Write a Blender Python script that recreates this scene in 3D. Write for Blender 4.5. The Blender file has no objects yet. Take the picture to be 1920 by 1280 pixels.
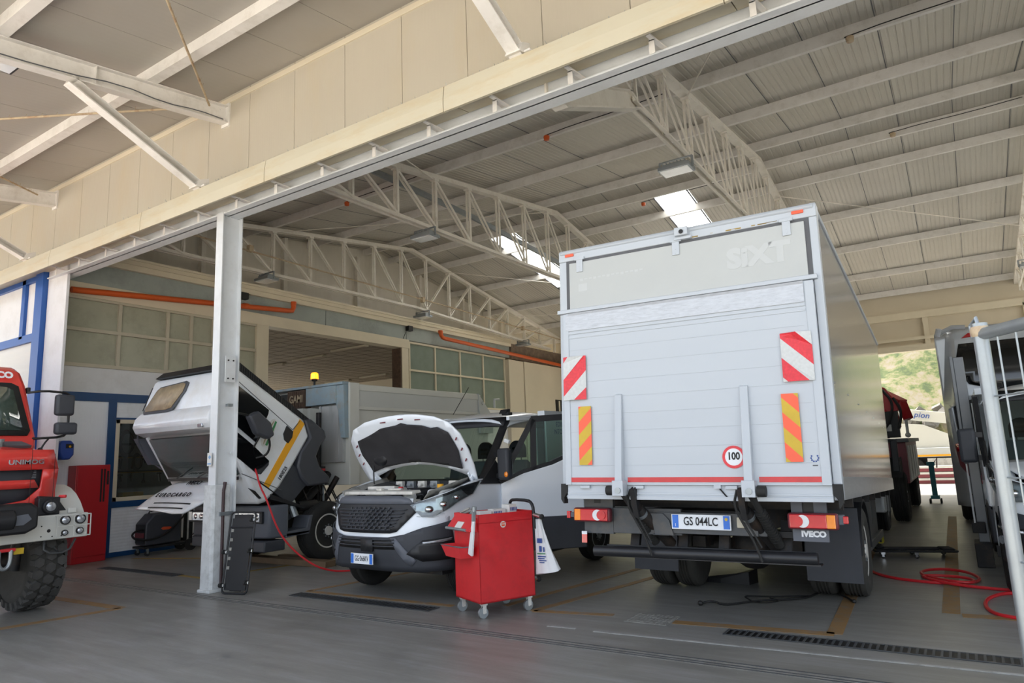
import bpy, bmesh, math, random
from mathutils import Vector, Matrix
R = math.radians
C = bpy.context.scene.collection
random.seed(7)
sc = bpy.context.scene
V = Vector

# ------------------------------------------------------------------ materials
def lin(c):
    c = c / 255.0
    return c / 12.92 if c <= 0.04045 else ((c + 0.055) / 1.055) ** 2.4
def rgb(h):
    return (lin(int(h[0:2], 16)), lin(int(h[2:4], 16)), lin(int(h[4:6], 16)), 1.0)
def mat(name, hexcol, rough=0.5, metal=0.0, var=0.06, scale=6.0, bump=0.0, bscale=60.0, spec=0.5, coat=0.0,
        stretch=(1, 1, 1), dirt=None, dirt_amt=0.0, dscale=2.0, alpha=1.0, trans=0.0, emit=None, estr=0.0):
    m = bpy.data.materials.new(name); m.use_nodes = True
    nt = m.node_tree; N = nt.nodes; L = nt.links
    b = N['Principled BSDF']
    col = rgb(hexcol)
    b.inputs['Roughness'].default_value = rough
    b.inputs['Metallic'].default_value = metal
    b.inputs['Specular IOR Level'].default_value = spec
    b.inputs['Coat Weight'].default_value = coat
    b.inputs['Transmission Weight'].default_value = trans
    b.inputs['Alpha'].default_value = alpha
    tc = N.new('ShaderNodeTexCoord'); mp = N.new('ShaderNodeMapping')
    mp.inputs['Scale'].default_value = stretch
    L.new(tc.outputs['Object'], mp.inputs['Vector'])
    no = N.new('ShaderNodeTexNoise'); no.inputs['Scale'].default_value = scale; no.inputs['Detail'].default_value = 5
    L.new(mp.outputs['Vector'], no.inputs['Vector'])
    mr = N.new('ShaderNodeMapRange'); mr.inputs['From Min'].default_value = 0.3; mr.inputs['From Max'].default_value = 0.7
    mr.inputs['To Min'].default_value = 1 - var; mr.inputs['To Max'].default_value = 1 + var
    L.new(no.outputs['Fac'], mr.inputs['Value'])
    mx = N.new('ShaderNodeVectorMath'); mx.operation = 'SCALE'
    mx.inputs[0].default_value = col[:3]
    L.new(mr.outputs['Result'], mx.inputs['Scale'])
    out = mx.outputs['Vector']
    if dirt:
        n2 = N.new('ShaderNodeTexNoise'); n2.inputs['Scale'].default_value = dscale; n2.inputs['Detail'].default_value = 8
        n2.inputs['Roughness'].default_value = 0.7
        L.new(mp.outputs['Vector'], n2.inputs['Vector'])
        r2 = N.new('ShaderNodeMapRange'); r2.inputs['From Min'].default_value = 0.48; r2.inputs['From Max'].default_value = 0.72
        r2.inputs['To Max'].default_value = dirt_amt
        L.new(n2.outputs['Fac'], r2.inputs['Value'])
        mm = N.new('ShaderNodeMix'); mm.data_type = 'RGBA'
        L.new(r2.outputs['Result'], mm.inputs['Factor']); L.new(out, mm.inputs['A']); mm.inputs['B'].default_value = rgb(dirt)
        out = mm.outputs['Result']
    L.new(out, b.inputs['Base Color'])
    if bump > 0:
        n3 = N.new('ShaderNodeTexNoise'); n3.inputs['Scale'].default_value = bscale
        L.new(mp.outputs['Vector'], n3.inputs['Vector'])
        bp = N.new('ShaderNodeBump'); bp.inputs['Strength'].default_value = bump; bp.inputs['Distance'].default_value = 0.01
        L.new(n3.outputs['Fac'], bp.inputs['Height']); L.new(bp.outputs['Normal'], b.inputs['Normal'])
    if emit:
        b.inputs['Emission Color'].default_value = rgb(emit); b.inputs['Emission Strength'].default_value = estr
    return m
def ribbed(m, axis='X', pitch=0.1, strength=0.6, dist=0.01, sharp=False):
    """adds a wave bump running across the given axis"""
    nt = m.node_tree; N = nt.nodes; L = nt.links; b = N['Principled BSDF']
    tc = N.new('ShaderNodeTexCoord'); w = N.new('ShaderNodeTexWave'); w.wave_type = 'BANDS'; w.bands_direction = axis
    w.inputs['Scale'].default_value = 0.314 / pitch
    L.new(tc.outputs['Object'], w.inputs['Vector'])
    h = w.outputs['Fac']
    if sharp:
        p = N.new('ShaderNodeMath'); p.operation = 'POWER'; p.inputs[1].default_value = 6; L.new(h, p.inputs[0]); h = p.outputs[0]
    bp = N.new('ShaderNodeBump'); bp.inputs['Strength'].default_value = strength; bp.inputs['Distance'].default_value = dist
    L.new(h, bp.inputs['Height']); L.new(bp.outputs['Normal'], b.inputs['Normal'])
    return m
M = {}
def mm(k, *a, **kw):
    M[k] = mat(k, *a, **kw); return M[k]
mm('cream_panel', 'b4ad9e', .55, var=.03, scale=.7, dirt='b5a88e', dirt_amt=.5, dscale=1.3, stretch=(1, 1, .35)); ribbed(M['cream_panel'], 'X', .05, .25, .004)
mm('cream_trim', 'c2bba6', .5, var=.03, scale=1, dirt='b89f70', dirt_amt=.5, dscale=2.5, stretch=(.5, 1, 2))
mm('cream_plain', 'd2c8b2', .6, var=.04, scale=1)
mm('steel_white', 'dedbd6', .5, var=.05, scale=2, dirt='a29a8a', dirt_amt=.35, dscale=5)
mm('steel_cool', 'd6dadd', .5, var=.05, scale=2, dirt='a8a49a', dirt_amt=.25, dscale=3)
mm('truss_paint', 'e2ddd2', .5, var=.06, scale=3, dirt='9a8a70', dirt_amt=.3, dscale=6)
mm('rust_paint', 'b9a88c', .6, var=.1, scale=5, dirt='8a5a38', dirt_amt=.8, dscale=7)
mm('roof_sheet', 'b9b5aa', .38, metal=.0, var=.05, scale=.6, dirt='aaa395', dirt_amt=.35, dscale=.8)
mm('canopy_sheet', 'a7a39b', .55, var=.04, scale=.8, dirt='a89f8d', dirt_amt=.35, dscale=1.2); ribbed(M['canopy_sheet'], 'X', .1, .2, .004)
mm('wall_panel', 'd8d2c5', .35, var=.04, scale=1, dirt='a39c8c', dirt_amt=.4, dscale=1, stretch=(1, 1, .4)); ribbed(M['wall_panel'], 'Y', .12, .4, .006)
mm('wall_white', 'dfdfe0', .6, var=.03, scale=1.5, dirt='aaa69c', dirt_amt=.25, dscale=2)
mm('wall_ribv', 'eaedf1', .5, var=.02, scale=1); ribbed(M['wall_ribv'], 'Y', .055, .35, .004)
mm('wall_ribh', 'e8ebee', .5, var=.02, scale=1, dirt='b5b5b0', dirt_amt=.3, dscale=3); ribbed(M['wall_ribh'], 'Z', .06, .45, .005)
mm('shop_ribh', 'd8d6cf', .5, var=.02, scale=1); ribbed(M['shop_ribh'], 'Z', .12, .5, .006)
mm('blue_frame', '0f4272', .4, var=.05, scale=2)
mm('blue_bright', '2055a0', .4, var=.05, scale=2)
mm('grey_band', '9da5a0', .6, var=.08, scale=1.2, dirt='6a6f6c', dirt_amt=.5, dscale=1)
mm('black', '141414', .5, var=.1)
mm('opening_shade', '1c1a18', .8, var=.1)
mm('frost_glass', 'a8a894', .35, var=.08, scale=2, dirt='6f6c58', dirt_amt=.4, dscale=1.5)
mm('frost_green', '7d8a80', .3, var=.08, scale=2, dirt='68705f', dirt_amt=.4, dscale=1.5)
mm('window_frame', 'bdb6a2', .5, var=.06, scale=3)
mm('beam_cream', 'd8ceb6', .5, var=.04, scale=2)
mm('ceiling_tile', 'a89b88', .8, var=.08, scale=1.5)
mm('tile_line', '6a6054', .8)
mm('orange_pipe', 'cf5a22', .4, var=.06, scale=2)
mm('galv', '9ba2a6', .4, metal=.7, var=.12, scale=8, dirt='7d8078', dirt_amt=.4, dscale=8)
mm('chrome', 'c8c8c8', .18, metal=1.0, var=.03)
mm('alu', 'b9bcc0', .35, metal=.8, var=.06, scale=6, dirt='90928f', dirt_amt=.4, dscale=12, stretch=(1, 1, 6))
mm('alu_worn', 'bfc3c8', .35, metal=.2, var=.08, scale=10, dirt='96999e', dirt_amt=.5, dscale=14, stretch=(1, 1, 5))
mm('truck_white', 'bac1c8', .35, var=.02, scale=1, dirt='bcc2c6', dirt_amt=.25, dscale=1.2, stretch=(.4, 1, 2))
mm('truck_board', 'b6bab9', .4, var=.02, scale=1, dirt='c3c7c6', dirt_amt=.25, dscale=1.2)
mm('ghost', 'bec2c2', .4, var=.01)
mm('mirror_side', '9a9da1', .14, metal=.5, var=.04, scale=1.5, dirt='858788', dirt_amt=.3, dscale=2, stretch=(1, 1, .3), bump=.03, bscale=6)
mm('seal', '5a5c60', .7, var=.05)
mm('van_white', 'e4eaf0', .22, var=.015, scale=1, coat=.4)
mm('cab_white', 'e3e7ea', .28, var=.02, scale=1, coat=.3, dirt='b6a98c', dirt_amt=.25, dscale=2.2)
mm('plastic_dark', '36393f', .6, var=.08, scale=5, bump=.1, bscale=200)
mm('plastic_black', '1b1c1f', .5, var=.08, scale=5)
mm('plastic_grey', '5a5e66', .55, var=.06, scale=4)
mm('rubber', '232322', .75, var=.12, scale=8, bump=.2, bscale=40)
mm('rubber_dusty', '3a3935', .85, var=.12, scale=8, bump=.2, bscale=40)
mm('chassis', '1d1d1e', .6, var=.2, scale=5, dirt='4a3a2c', dirt_amt=.6, dscale=6)
mm('chassis_grey', '44474a', .5, var=.12, scale=5, dirt='6b6253', dirt_amt=.4, dscale=6)
mm('engine_grey', '8d8c86', .55, var=.15, scale=8, dirt='4a4741', dirt_amt=.7, dscale=9)
mm('engine_light', 'cfcdc6', .5, var=.08, scale=8, dirt='7c796f', dirt_amt=.6, dscale=9)
mm('liner', '2a292b', .9, var=.25, scale=4, bump=.4, bscale=18)
mm('cloth_dark', '2c2d30', .9, var=.1)
mm('cloth_navy', '1d2438', .9, var=.2)
mm('fire_red', 'd63a34', .3, var=.03, coat=.4, dirt='b9352e', dirt_amt=.3)
mm('red_paint', 'cf2228', .4, var=.05, scale=3, coat=.2, dirt='8e1a1c', dirt_amt=.4, dscale=4)
mm('red_cabinet', 'b3242a', .35, var=.04, scale=2)
mm('red_plain', 'd23338', .45, var=.04)
mm('reflect_red', 'd8303a', .35, var=.12, scale=40)
mm('reflect_white', 'c9cccb', .35, var=.06, scale=40)
mm('reflect_orange', 'f2603f', .4, var=.03)
mm('reflect_yellow', 'c9a826', .4, var=.08, scale=8)
mm('lamp_red', 'c8202a', .15, var=.1, scale=12, coat=.8)
mm('lamp_orange', 'f28a1e', .15, var=.1, scale=12, coat=.8)
mm('lamp_clear', 'b9bdc2', .08, metal=.6, var=.25, scale=18)
mm('lamp_white', 'dfe2e4', .12, var=.05, coat=.8)
mm('beacon_glow', 'f08a20', .2, emit='ff8a1a', estr=2.2)
mm('plate_white', 'e2e6ea', .4, var=.01)
mm('plate_blue', '2c6fd0', .4, var=.02)
mm('ink', '15161a', .6, var=.02)
mm('ink_blue', '2b4a8f', .6, var=.02)
mm('ink_green', '3c8a55', .6)
mm('paper', 'd6d6d2', .8, var=.06, scale=10)
mm('bag_white', 'dfe1e2', .5, var=.04, scale=6)
mm('sticker_orange', 'd8562e', .5)
mm('hose_red', 'c9242c', .4, var=.04)
mm('hose_dark', '3c2a2c', .5, var=.1)
mm('yellow_tool', 'e0a21a', .5)
mm('yellow_stripe', 'eaa71f', .4, var=.03)
mm('yellow_dim', 'b6ad2a', .6, var=.1)
mm('welder_grey', '3e4148', .5, var=.06)
mm('reel_blue', '27489a', .4, var=.05)
mm('tan_plastic', 'a99678', .5, var=.25, scale=14, dirt='6e6350', dirt_amt=.7, dscale=7)
mm('dump_grey', 'b7bab8', .5, var=.03, scale=1)
mm('dump_cream', 'c4c5bf', .5, var=.03, scale=1, dirt='a8a79c', dirt_amt=.2, dscale=1)
mm('dump_blue', '8da0aa', .5, var=.06, scale=3, dirt='9a8a68', dirt_amt=.7, dscale=5)
mm('rust_dark', '5a4638', .8, var=.2, scale=10, dirt='352a22', dirt_amt=.7, dscale=8)
mm('tank_steel', 'b4b6b5', .35, metal=.25, var=.12, scale=2, dirt='5c5c58', dirt_amt=.6, dscale=3, stretch=(1, 1, .3))
mm('bus_silver', 'b6babe', .25, metal=.2, var=.02, coat=.5)
mm('bus_grey', '6e7276', .35, metal=.3, var=.04)
mm('dark_glass', '0c0e10', .06, var=.05, coat=.6)
mm('wood_floor', '6e5a44', .6, var=.15, scale=4)
mm('maroon', '6f2f37', .5, var=.1)
mm('rim_white', 'd4d2cc', .4, var=.05, scale=6, dirt='8d887c', dirt_amt=.4, dscale=6)
mm('teal', '2f7f8c', .5)
mm('sand_brick', '7a6a5a', .9, var=.3, scale=8, dirt='2a2520', dirt_amt=.8, dscale=4)
mm('tread', '454442', .9, var=.12, scale=14, bump=.25, bscale=60)
mm('skin_sticker', '7fa3c8', .5)
mm('olive_tool', '4a4438', .7, var=.3, scale=10)

def glass(name, tint, rough=.02, mix=.18):
    m = bpy.data.materials.new(name); m.use_nodes = True
    nt = m.node_tree; N = nt.nodes; L = nt.links
    for n in list(N):
        if n.type != 'OUTPUT_MATERIAL': N.remove(n)
    out = [n for n in N if n.type == 'OUTPUT_MATERIAL'][0]
    t = N.new('ShaderNodeBsdfTransparent'); t.inputs['Color'].default_value = rgb(tint)
    g = N.new('ShaderNodeBsdfGlossy'); g.inputs['Roughness'].default_value = rough
    f = N.new('ShaderNodeFresnel'); f.inputs['IOR'].default_value = 1.45
    a = N.new('ShaderNodeMath'); a.operation = 'ADD'; a.inputs[1].default_value = mix * .3
    x = N.new('ShaderNodeMixShader')
    L.new(f.outputs[0], a.inputs[0]); L.new(a.outputs[0], x.inputs['Fac'])
    L.new(t.outputs[0], x.inputs[1]); L.new(g.outputs[0], x.inputs[2]); L.new(x.outputs[0], out.inputs['Surface'])
    M[name] = m; return m
glass('glass_green', 'c6dcd3'); glass('glass_clear', 'd5dedd'); glass('glass_cab', '7f9a94')
def skyl(name):
    m = bpy.data.materials.new(name); m.use_nodes = True
    nt = m.node_tree; N = nt.nodes; L = nt.links
    for n in list(N):
        if n.type != 'OUTPUT_MATERIAL': N.remove(n)
    out = [n for n in N if n.type == 'OUTPUT_MATERIAL'][0]
    t = N.new('ShaderNodeBsdfTransparent'); t.inputs['Color'].default_value = (.85, .88, .88, 1)
    g = N.new('ShaderNodeBsdfTranslucent'); g.inputs['Color'].default_value = (.9, .92, .9, 1)
    x = N.new('ShaderNodeMixShader'); x.inputs['Fac'].default_value = .97
    L.new(t.outputs[0], x.inputs[1]); L.new(g.outputs[0], x.inputs[2]); L.new(x.outputs[0], out.inputs['Surface'])
    M[name] = m
skyl('skylight_sheet')

def worn(name, paint, under, amt=.5, scale=9):
    m = mat(name, paint, .6, var=.08, scale=4, dirt=under, dirt_amt=amt, dscale=scale); M[name] = m
worn('line_paint', '8f6f45', '7a7772', .97, 7)
worn('line_yellow', '9c8238', '6c6a62', .8, 5)
worn('chalk', 'a9aaa8', '787672', .9, 9)

def concrete():
    m = bpy.data.materials.new('concrete_floor'); m.use_nodes = True
    nt = m.node_tree; N = nt.nodes; L = nt.links; b = N['Principled BSDF']
    tc = N.new('ShaderNodeTexCoord')
    def noise(scale, det=6, st=(1, 1, 1), rough=.6):
        mp = N.new('ShaderNodeMapping'); mp.inputs['Scale'].default_value = st; mp.inputs['Rotation'].default_value = (0, 0, .5)
        L.new(tc.outputs['Object'], mp.inputs['Vector'])
        n = N.new('ShaderNodeTexNoise'); n.inputs['Scale'].default_value = scale; n.inputs['Detail'].default_value = det
        n.inputs['Roughness'].default_value = rough
        L.new(mp.outputs['Vector'], n.inputs['Vector']); return n.outputs['Fac']
    def ramp(src, stops):
        r = N.new('ShaderNodeValToRGB'); e = r.color_ramp.elements
        e[0].position, e[0].color = stops[0][0], rgb(stops[0][1]); e[1].position, e[1].color = stops[-1][0], rgb(stops[-1][1])
        for p, c in stops[1:-1]:
            k = e.new(p); k.color = rgb(c)
        L.new(src, r.inputs['Fac']); return r.outputs['Color']
    base = ramp(noise(.35, 8), [(.3, '75756f'), (.5, '83827d'), (.7, '8e8d88')])
    streak = ramp(noise(3.5, 9, (.25, 2.2, 1), .7), [(.3, '686764'), (.5, '84837d'), (.68, '9d9ca0')])
    mx = N.new('ShaderNodeMix'); mx.data_type = 'RGBA'; mx.inputs['Factor'].default_value = .45
    L.new(base, mx.inputs['A']); L.new(streak, mx.inputs['B'])
    st = N.new('ShaderNodeMapRange'); st.inputs['From Min'].default_value = .55; st.inputs['From Max'].default_value = .75; st.inputs['To Max'].default_value = .55
    L.new(noise(.9, 7), st.inputs['Value'])
    m2 = N.new('ShaderNodeMix'); m2.data_type = 'RGBA'
    L.new(st.outputs['Result'], m2.inputs['Factor']); L.new(mx.outputs['Result'], m2.inputs['A']); m2.inputs['B'].default_value = rgb('5c5a58')
    sp = N.new('ShaderNodeMapRange'); sp.inputs['From Min'].default_value = .68; sp.inputs['From Max'].default_value = .74
    L.new(noise(22, 3), sp.inputs['Value'])
    m3 = N.new('ShaderNodeMix'); m3.data_type = 'RGBA'
    s2 = N.new('ShaderNodeMath'); s2.operation = 'MULTIPLY'; s2.inputs[1].default_value = .35; L.new(sp.outputs['Result'], s2.inputs[0])
    L.new(s2.outputs[0], m3.inputs['Factor']); L.new(m2.outputs['Result'], m3.inputs['A']); m3.inputs['B'].default_value = rgb('a8a6a2')
    L.new(m3.outputs['Result'], b.inputs['Base Color'])
    rr = N.new('ShaderNodeMapRange'); rr.inputs['To Min'].default_value = .28; rr.inputs['To Max'].default_value = .55
    L.new(noise(1.4, 5), rr.inputs['Value']); L.new(rr.outputs['Result'], b.inputs['Roughness'])
    bp = N.new('ShaderNodeBump'); bp.inputs['Strength'].default_value = .12; bp.inputs['Distance'].default_value = .01
    L.new(noise(30, 4), bp.inputs['Height']); L.new(bp.outputs['Normal'], b.inputs['Normal'])
    M['concrete'] = m
concrete()
def hillmat():
    m = bpy.data.materials.new('hillside_scrub'); m.use_nodes = True
    nt = m.node_tree; N = nt.nodes; L = nt.links; b = N['Principled BSDF']; b.inputs['Roughness'].default_value = .95
    tc = N.new('ShaderNodeTexCoord'); n = N.new('ShaderNodeTexNoise'); n.inputs['Scale'].default_value = 1.3; n.inputs['Detail'].default_value = 12; n.inputs['Roughness'].default_value = .72
    L.new(tc.outputs['Object'], n.inputs['Vector'])
    r = N.new('ShaderNodeValToRGB'); e = r.color_ramp.elements
    e[0].position, e[0].color = .4, rgb('3c4a26'); e[1].position, e[1].color = .6, rgb('7d7666')
    for p, c in ((.46, '525e30'), (.5, '6d6d46'), (.55, '7a7158')):
        k = e.new(p); k.color = rgb(c)
    L.new(n.outputs['Fac'], r.inputs['Fac']); L.new(r.outputs['Color'], b.inputs['Base Color'])
    M['hill'] = m
hillmat()

# ------------------------------------------------------------------ mesh builder
class MB:
    def __init__(s): s.v = []; s.f = []; s.mi = []; s.m = 0
    def add(s, vs, fs, m=None):
        o = len(s.v); s.v += [tuple(p) for p in vs]
        s.f += [tuple(i + o for i in f) for f in fs]; s.mi += [s.m if m is None else m] * len(fs); return s
    def box(s, x0, x1, y0, y1, z0, z1, m=None):
        vs = [(x, y, z) for x in (x0, x1) for y in (y0, y1) for z in (z0, z1)]
        return s.add(vs, [(0, 1, 3, 2), (4, 6, 7, 5), (0, 4, 5, 1), (2, 3, 7, 6), (0, 2, 6, 4), (1, 5, 7, 3)], m)
    def obox(s, c, size, rx=0, ry=0, rz=0, m=None):
        Q = Matrix.Translation(c) @ (Matrix.Rotation(rz, 4, 'Z') @ Matrix.Rotation(ry, 4, 'Y') @ Matrix.Rotation(rx, 4, 'X'))
        a, b, d = (q / 2 for q in size)
        vs = [Q @ V((x, y, z)) for x in (-a, a) for y in (-b, b) for z in (-d, d)]
        return s.add(vs, [(0, 1, 3, 2), (4, 6, 7, 5), (0, 4, 5, 1), (2, 3, 7, 6), (0, 2, 6, 4), (1, 5, 7, 3)], m)
    def prism(s, poly, ax, a, b, m=None):
        """poly: 2d points; ax 'x': (y,z), 'y': (x,z), 'z': (x,y)"""
        def P(p, t):
            return {'x': (t, p[0], p[1]), 'y': (p[0], t, p[1]), 'z': (p[0], p[1], t)}[ax]
        n = len(poly); vs = [P(p, a) for p in poly] + [P(p, b) for p in poly]
        fs = [tuple(range(n)), tuple(range(2 * n - 1, n - 1, -1))] + [(i, i + n, (i + 1) % n + n, (i + 1) % n) for i in range(n)]
        return s.add(vs, fs, m)
    def bar(s, p0, p1, w, h, up=(0, 0, 1), m=None):
        p0 = V(p0); p1 = V(p1); d = (p1 - p0).normalized(); u = V(up)
        sd = d.cross(u)
        if sd.length < 1e-4: sd = d.cross(V((1, 0, 0)))
        sd.normalize(); u = sd.cross(d)
        vs = []
        for p in (p0, p1):
            for a, b in ((-1, -1), (1, -1), (1, 1), (-1, 1)):
                vs.append(p + sd * (a * w / 2) + u * (b * h / 2))
        return s.add(vs, [(3, 2, 1, 0), (4, 5, 6, 7), (0, 1, 5, 4), (1, 2, 6, 5), (2, 3, 7, 6), (3, 0, 4, 7)], m)
    def cyl(s, p0, p1, r, n=16, r2=None, m=None, cap=True):
        p0 = V(p0); p1 = V(p1); d = (p1 - p0).normalized(); r2 = r if r2 is None else r2
        a = d.orthogonal().normalized(); b = d.cross(a)
        vs = [p + (a * math.cos(t) + b * math.sin(t)) * q for p, q in ((p0, r), (p1, r2)) for t in [2 * math.pi * i / n for i in range(n)]]
        fs = [(i, (i + 1) % n, (i + 1) % n + n, i + n) for i in range(n)]
        if cap: fs += [tuple(range(n - 1, -1, -1)), tuple(range(n, 2 * n))]
        return s.add(vs, fs, m)
    def tube(s, pts, r, n=8, m=None, smooth=0):
        pts = [V(p) for p in pts]
        for _ in range(smooth):
            q = [pts[0]]
            for a, b in zip(pts, pts[1:]): q += [a * .75 + b * .25, a * .25 + b * .75]
            pts = q + [pts[-1]]
        vs = []; fs = []; prev = None
        for i, p in enumerate(pts):
            d = (pts[min(i + 1, len(pts) - 1)] - pts[max(i - 1, 0)]).normalized()
            a = d.orthogonal().normalized() if prev is None else (prev - d * prev.dot(d)).normalized()
            prev = a; b = d.cross(a)
            vs += [p + (a * math.cos(2 * math.pi * k / n) + b * math.sin(2 * math.pi * k / n)) * r for k in range(n)]
        for i in range(len(pts) - 1):
            fs += [(i * n + k, i * n + (k + 1) % n, (i + 1) * n + (k + 1) % n, (i + 1) * n + k) for k in range(n)]
        fs += [tuple(range(n - 1, -1, -1)), tuple((len(pts) - 1) * n + k for k in range(n))]
        return s.add(vs, fs, m)
    def lathe(s, prof, o, axis='x', n=32, m=None):
        """prof: list of (t along axis, radius)"""
        o = V(o); vs = []
        for t, r in prof:
            for k in range(n):
                a = 2 * math.pi * k / n; c, q = r * math.cos(a), r * math.sin(a)
                vs.append(o + {'x': V((t, c, q)), 'y': V((c, t, q)), 'z': V((c, q, t))}[axis])
        fs = []
        for i in range(len(prof) - 1):
            fs += [(i * n + k, i * n + (k + 1) % n, (i + 1) * n + (k + 1) % n, (i + 1) * n + k) for k in range(n)]
        if prof[0][1] > 1e-4: fs.append(tuple(range(n - 1, -1, -1)))
        if prof[-1][1] > 1e-4: fs.append(tuple((len(prof) - 1) * n + k for k in range(n)))
        return s.add(vs, fs, m)
    def ball(s, c, r, n=12, m=None, sq=(1, 1, 1)):
        c = V(c); vs = [c + V((0, 0, -r * sq[2]))]; h = n // 2
        for i in range(1, h):
            t = -math.pi / 2 + math.pi * i / h
            vs += [c + V((r * sq[0] * math.cos(t) * math.cos(2 * math.pi * k / n), r * sq[1] * math.cos(t) * math.sin(2 * math.pi * k / n), r * sq[2] * math.sin(t))) for k in range(n)]
        vs.append(c + V((0, 0, r * sq[2]))); L_ = len(vs) - 1
        fs = [(0, 1 + (k + 1) % n, 1 + k) for k in range(n)]
        for i in range(h - 2):
            b = 1 + i * n; fs += [(b + k, b + (k + 1) % n, b + n + (k + 1) % n, b + n + k) for k in range(n)]
        b = 1 + (h - 2) * n; fs += [(b + k, b + (k + 1) % n, L_) for k in range(n)]
        return s.add(vs, fs, m)
    def quad(s, *ps, m=None): return s.add(ps, [tuple(range(len(ps)))], m)
    def grid(s, fn, us, vs_, m=None):
        nu, nv = len(us), len(vs_)
        return s.add([fn(u, v) for u in us for v in vs_], [(i * nv + j, (i + 1) * nv + j, (i + 1) * nv + j + 1, i * nv + j + 1) for i in range(nu - 1) for j in range(nv - 1)], m)
    def build(s, name, mats, parent=None, bev=0, world=False, smooth=True, ang=35, sub=0, solid=0, fix=True):
        me = bpy.data.meshes.new(name); me.from_pydata(s.v, [], s.f)
        if not isinstance(mats, (list, tuple)): mats = [mats]
        for m in mats: me.materials.append(M[m] if isinstance(m, str) else m)
        for p, i in zip(me.polygons, s.mi): p.material_index = min(i, len(mats) - 1)
        o = bpy.data.objects.new(name, me); C.objects.link(o)
        if parent is not None:
            o.parent = parent
            if world: me.transform(WM(parent).inverted())
        if fix:
            bm = bmesh.new(); bm.from_mesh(me); bmesh.ops.recalc_face_normals(bm, faces=bm.faces); bm.to_mesh(me); bm.free()
        if smooth:
            for p in me.polygons: p.use_smooth = True
            me.set_sharp_from_angle(angle=R(ang))
        if solid:
            k = o.modifiers.new('thickness', 'SOLIDIFY'); k.thickness = solid; k.offset = -1
        if bev:
            k = o.modifiers.new('bevel', 'BEVEL'); k.width = bev; k.segments = 2; k.limit_method = 'ANGLE'; k.angle_limit = R(40); k.harden_normals = False
        if sub:
            k = o.modifiers.new('sub', 'SUBSURF'); k.levels = sub; k.render_levels = sub
        return o
def WM(o):
    m = Matrix.LocRotScale(o.location, o.rotation_euler if o.rotation_mode != 'QUATERNION' else o.rotation_quaternion, o.scale)
    return (WM(o.parent) @ m) if o.parent else m
def thing(name, label, cat, loc=(0, 0, 0), rotz=0, group=None, rot=None):
    o = bpy.data.objects.new(name, None); C.objects.link(o); o.empty_display_size = .1
    o.location = loc
    if rot is not None:
        o.rotation_mode = 'QUATERNION'; o.rotation_quaternion = rot.to_quaternion()
    else: o.rotation_euler = (0, 0, rotz)
    return tag(o, label, cat, group)
def tag(o, label, cat, group=None, kind=None):
    o['label'] = label; o['category'] = cat
    if group: o['group'] = group
    if kind: o['kind'] = kind
    return o
def struct(o, label=None, cat=None):
    o['kind'] = 'structure'
    if label: o['label'] = label
    if cat: o['category'] = cat
    return o
def dup(root, loc, label=None, rotz=None):
    def cp(o, par):
        c = o.copy(); C.objects.link(c)
        if par is not None: c.parent = par
        for ch in [x for x in bpy.data.objects if x.parent == o and x is not c]: cp(ch, c)
        return c
    r = cp(root, None); r.location = loc
    if rotz is not None: r.rotation_euler = (0, 0, rotz)
    if label: r['label'] = label
    return r
def frame(o, right, up):
    x = V(right).normalized(); z = x.cross(V(up)).normalized(); y = z.cross(x)
    m = Matrix((x, y, z)).transposed().to_4x4(); m.translation = V(o); return m
def text(s, name, o, right, up, size, m, parent=None, ext=.002, sx=1.0, al='CENTER', bold=0, world=False, shear=0, sp=1.0):
    cu = bpy.data.curves.new(name, 'FONT'); cu.body = s; cu.size = size; cu.extrude = ext; cu.align_x = al; cu.align_y = 'CENTER'
    cu.offset = bold; cu.shear = shear; cu.space_character = sp
    cu.materials.append(M[m]); cu.resolution_u = 3
    ob = bpy.data.objects.new(name, cu); C.objects.link(ob)
    fm = frame(o, right, up) @ Matrix.Diagonal((sx, 1, 1, 1))
    if parent is not None:
        ob.parent = parent
        if world: fm = WM(parent).inverted() @ fm
    ob.matrix_local = fm
    return ob
def clip(poly, a, b, c, keep=1):
    """keep side a*x+b*y+c >= 0 (times keep)"""
    out = []; n = len(poly)
    f = lambda p: keep * (a * p[0] + b * p[1] + c)
    for i in range(n):
        p, q = poly[i], poly[(i + 1) % n]; fp, fq = f(p), f(q)
        if fp >= 0: out.append(p)
        if (fp >= 0) != (fq >= 0):
            t = fp / (fp - fq); out.append((p[0] + (q[0] - p[0]) * t, p[1] + (q[1] - p[1]) * t))
    return out
def stripes(mb, quad_fn, w, h, step, slope, off=0):
    """diagonal bands of alternating material 0/1 inside a w x h rectangle; quad_fn maps (x,y)->3d"""
    rect = [(0, 0), (w, 0), (w, h), (0, h)]
    k = -60
    while k < 60:
        lo, hi = k * step + off, (k + 1) * step + off
        p = clip(rect, -slope, 1, -lo); p = clip(p, slope, -1, hi) if len(p) > 2 else p
        if len(p) > 2: mb.add([quad_fn(x, y) for x, y in p], [tuple(range(len(p)))], k % 2)
        k += 1
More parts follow.
